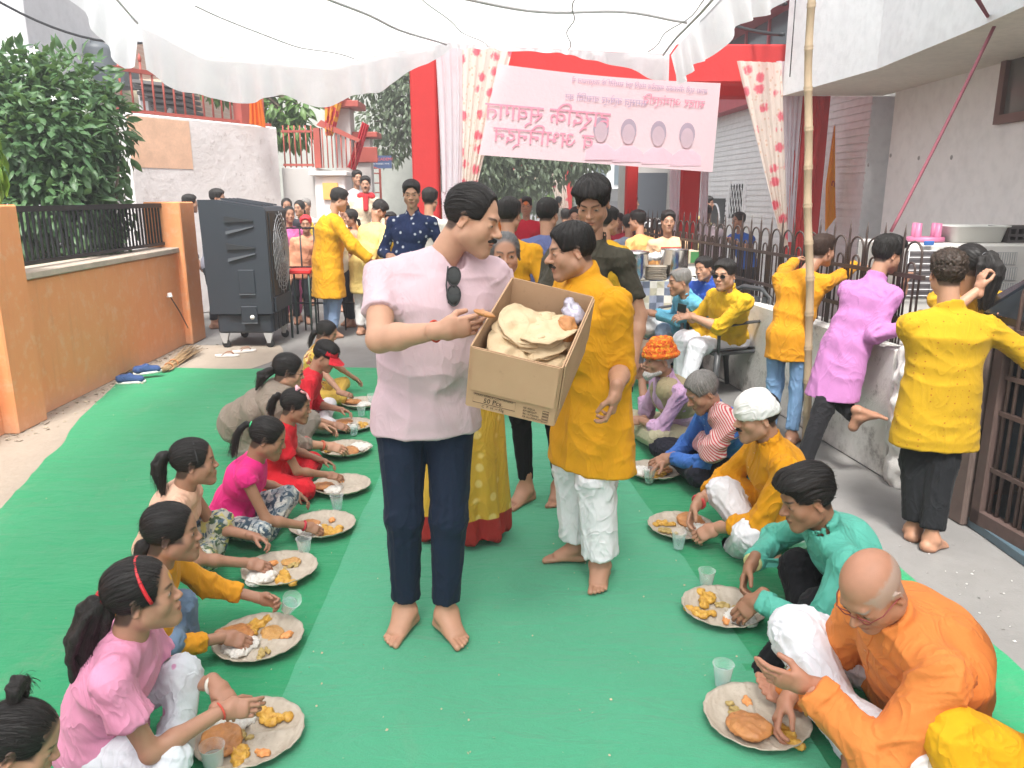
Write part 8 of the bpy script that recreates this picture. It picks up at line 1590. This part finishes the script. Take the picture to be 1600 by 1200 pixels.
S4 = person('person in yellow with a long black ponytail standing behind the fence', 1.50, 200, V(2.85, 4.15, 0), head=(1512, 412), hyaw=340, hpitch=0, kid=.1, skin=SK2, res=1.1, rh=V(2.5, 3.7, .95), lh=D(1590, 500, 3.9), top=dict(mat=C_((.55, .30, .02), 'yellow_dress'), sleeve=.7, hem=.1, name='tunic'), bot=dict(mat=C_((.03, .03, .035), 'dark_leggings')), hair=dict(GIRLT(.20, .05), locks=12), face_p=WOMF)
headring(S4, [(.028 * math.cos(a), -.115 + .004, .042 + .028 * math.sin(a)) for a in np.linspace(0, 6.2, 14)], .006, plain('tie_grey', (.4, .42, .45), .5), 'hair_tie')
# ------------------------------------------------------------------ people further back
def bgp(label, H, face, px_, y, top, bot=(.02, .02, .025), hair=None, skin=SK2, head=None, sleeve=.95, hem=.05, res=None, name='shirt', pat=None, **kw):
    b = D(px_, 600, y) * V(1, 1, 0); res = res or min(2.6, max(1.3, y / 4.2)); fp_ = kw.pop('face_p', {}); tkw = kw.pop('tkw', {})
    return person(label, H, face, b, head=head, skin=skin, res=res, top=dict(mat=C_(top, 'bg_%02d' % len(PEOPLE), pattern=pat), sleeve=sleeve, hem=hem, name=name, **tkw), bot=dict(mat=C_(bot, 'bgb_%02d' % len(PEOPLE)), loose=kw.pop('bl', 1.05)), hair=dict(hair or SHORT), face_p=fp_, **kw)
LG = dict(name='kurta', collar='band')
bgp('person in a long golden kurta with a white stole seen from the side', 1.80, 62, 522, 9.2, (.62, .30, .012), (.20, .28, .42), head=(530, 312), hyaw=70, hpitch=18, rh=D(580, 408, 9.0), rdir=(.8, 0, -.5), lh=D(570, 405, 9.5), hem=.24, name='kurta', tkw=dict(hflare=1.15, loose=1.12), face_p=dict(fat=.006), neck=(520, 338), bulk=1.32)
stl = PEOPLE[-1]; pr = [RC(stl['N'] + UP * .03 - stl['F'] * .05, stl['C'] + stl['F'] * .14, .05, .045, k=.03, kind='torso'), RC(stl['C'] + stl['F'] * .14, stl['P'] + stl['F'] * .18 - UP * .1, .05, .06, k=.03, kind='torso')]; v_, f_ = mesh_prims(pr, .014); child(stl, 'stole', (wrinkle(v_, f_, pr, .02, 3), f_), C_((.78, .76, .74), 'white_stole'))
bgp('stooping person in a pale yellow kurta and white trousers', 1.68, 40, 575, 9.3, (.72, .56, .20), (.70, .68, .66), head=(592, 328), hyaw=70, hpitch=45, lean=(.22, 0), hem=.20, name='kurta', rh=D(600, 420, 9.2), bl=1.25, bulk=1.22)
bgp('person in a navy shirt with small white leaf prints', 1.78, 186, 640, 7.6, (.018, .030, .085), head=(643, 303), hyaw=176, hpitch=12, pat=spots(15, .17, (.55, .57, .62), 1.0, .08, .9), rh=D(608, 400, 7.4), tkw=dict(collar='shirt', vneck=True), face_p=dict(stubble=.1))
bgp('person in a pale shirt behind the navy leaf print shirt', 1.70, 20, 672, 8.4, (.60, .56, .50), head=(672, 312), hyaw=20)
bgp('person with a red scarf and cream kurta standing on the temple step', 1.70, 175, 568, 12.2, (.68, .58, .42), (.6, .55, .5), head=(571, 288), hyaw=172, face_p=dict(mustache=(.026, .004)), hem=.2, name='kurta', pz=.60)
sc_ = PEOPLE[-1]; pr = [RC(sc_['N'] - sc_['R'] * .08, sc_['N'] + sc_['R'] * .08, .06, .06, k=.03), RC(sc_['N'] + sc_['F'] * .08, sc_['C'] + sc_['F'] * .12 - sc_['R'] * .05, .045, .04, k=.03)]; v_, f_ = mesh_prims(pr, .016); child(sc_, 'scarf', (v_, f_), C_((.60, .03, .04), 'red_scarf'))
bgp('person in a white shirt with a red garland in the temple doorway', 1.70, 150, 556, 12.9, (.62, .56, .56), head=(558, 278), hyaw=150, pz=.60)
bgp('person in a pink dress behind the black barrier rail', 1.52, 150, 464, 10.4, (.60, .14, .34), (.55, .12, .3), head=(452, 335), hair=LOWP, hem=.22, skin=SK3, face_p=WOMF)
bgp('person in a black shawl beside the air cooler', 1.55, 160, 452, 10.9, (.05, .05, .06), head=(448, 322), hair=LOWP, skin=SK3, hem=.2, face_p=WOMF)
bgp('person with a red cap behind the golden kurta person', 1.45, 170, 480, 10.2, (.66, .30, .18), head=(478, 350), skin=SK3, hem=.1, hair=dict(SHORT, col=(.55, .03, .04), th=.012, top=.01), kid=.3)
bgp('person in yellow in the crowd by the tiled shrine', 1.60, 200, 468, 11.6, (.74, .50, .08), head=(468, 325), hair=LOWP, hem=.2)
bgp('person in a brown top looking round beside the long golden kurta', 1.55, 240, 552, 10.0, (.5, .3, .2), head=(548, 340), hair=LOWP, skin=SK3, face_p=WOMF)
bgp('person in a dull grey shirt in the crowd by the white wall', 1.60, 190, 488, 12.0, (.55, .52, .5), head=(478, 322), hair=dict(SHORTG))
bgp('person in a slate shirt passing behind the air cooler', 1.62, 80, 345, 9.9, (.25, .25, .3), head=(340, 310), hyaw=85, hair=SHORT)
bgp('person whose head just shows above the orange pillar', 1.58, 60, 300, 10.1, (.1, .1, .12), head=(297, 318), hair=SHORT)
bgp('person in a bright yellow shirt seen from behind near the gold sari', 1.70, 10, 794, 5.6, (.62, .29, .012), head=(796, 336), hyaw=25, res=1.4, bulk=1.05)
bgp('person in a slate blue shirt seen from behind', 1.72, 8, 848, 6.2, (.095, .115, .24), head=(856, 335), hyaw=30, res=1.4, bulk=1.15, sleeve=.4, hair=dict(th=.009, top=.012, flow='side', strand=.004))
bgp('person in a red t-shirt shading the face with an orange tilak', 1.70, 190, 822, 10.5, (.60, .02, .05), head=(822, 322), hyaw=185, sleeve=.3, rh=D(808, 330, 10.3), rel=(-1, 0, -.3), rdir=(.3, 0, .9), face_p=dict(marks=[(0, .05, .03, (.75, .22, .03))]))
bgp('person in a yellow kurta facing away behind the olive shirt', 1.68, 50, 958, 6.6, (.64, .36, .02), head=(950, 345), hyaw=60, res=1.5, hem=.2)
bgp('person in a grey blue shirt beside the peach kurta person', 1.60, 0, 980, 9.6, (.26, .32, .42), head=(982, 350), sleeve=.3)
bgp('person in a peach kurta bending over the serving table', 1.66, 320, 1000, 9.0, (.74, .40, .14), head=(996, 345), hyaw=300, hem=.2, lean=(.1, 0))
bgp('person in a peach printed t-shirt standing behind the pots', 1.66, 184, 1045, 8.7, (.78, .50, .30), head=(1044, 346), hyaw=182, sleeve=.3, face_p=dict(stubble=.1))
chest = PEOPLE[-1]; cp_ = chest['C'] + chest['F'] * .135; MB().box(cp_ - V(.11, .004, .012), cp_ + V(.11, .004, .012)).build('chest_print', plain('print_red', (.5, .08, .05), .7, bump=0), chest['rt'], chest['base'])
bgp('person in a white shirt with folded arms', 1.72, 205, 1102, 11.2, (.80, .76, .80), (.04, .04, .05), head=(1102, 334), hyaw=215, skin=(.16, .08, .05), sleeve=.35, rh=D(1088, 352, 10.9), lh=D(1092, 358, 10.9))
bgp('person in a royal blue t-shirt leaning on the far fence', 1.55, 235, 1154, 10.4, (.03, .13, .50), head=(1154, 345), hyaw=250, sleeve=.35, rh=D(1140, 375, 10.0), lh=D(1148, 378, 10.0), tkw=dict())
for (lab, H_, fa, x, y, c1, hd) in (('person in a marigold kurta under the banner', 1.68, 340, 735, 9.6, (.62, .30, .012), (735, 332)), ('person in a saffron shirt beside the red t-shirt person', 1.66, 150, 775, 10.8, (.66, .24, .03), (772, 326)), ('person in a grey shirt beyond the slate blue shirt', 1.70, 200, 905, 9.4, (.30, .30, .32), (900, 340)), ('person in a lemon kurta walking below the small arch', 1.64, 20, 884, 12.5, (.62, .46, .08), (884, 338)), ('person in a crimson sari behind the pots', 1.55, 210, 965, 10.8, (.42, .03, .06), (966, 346)), ('person in a yellow t-shirt between the navy shirt and the pale kurta', 1.50, 200, 612, 9.9, (.64, .42, .03), (610, 345)), ('person in a mustard kurta behind the pale shirt', 1.68, 170, 690, 10.2, (.50, .26, .02), (694, 325)), ('person with an orange scarf by the temple step', 1.56, 190, 535, 11.4, (.62, .22, .05), (538, 330))):
    bgp(lab, H_, fa, x, y, c1, head=hd, res=2.4, skin=SK3, hem=.2, name='kurta')
for i, (x, y, c1) in enumerate(((770, 18, (.4, .3, .3)), (868, 20, (.5, .45, .4)), (905, 24, (.3, .35, .4)), (975, 14, (.5, .1, .1)), (1085, 13, (.6, .5, .2)), (745, 14, (.1, .12, .2)))):
    bgp(['person in a brown shirt far down the street by the tree', 'person in beige far down the street under the small arch', 'person in grey blue far down the street by the shutter', 'person in dark red behind the grey blue shirt', 'person in ochre beside the red rear post', 'person in dark navy in the crowd behind the pink t-shirt person'][i], 1.66, 30 * i, x, y, c1, res=2.6, skin=SK3)
# ------------------------------------------------------------------ thin dusty air
t = NT('dusty_air'); t.t.nodes.remove(t.b); pv = t.n('ShaderNodeVolumePrincipled'); pv.inputs['Color'].default_value = (.95, .95, .97, 1); pv.inputs['Density'].default_value = .011; pv.inputs['Anisotropy'].default_value = .2
t.l(pv.outputs[0], t.out.inputs['Volume']); hz = MB().box((-160, -45, -1.3), (160, 270, 10.5)).build('haze', t.m); hz['kind'] = 'stuff'; hz['label'] = 'thin pale dusty haze filling the street air'
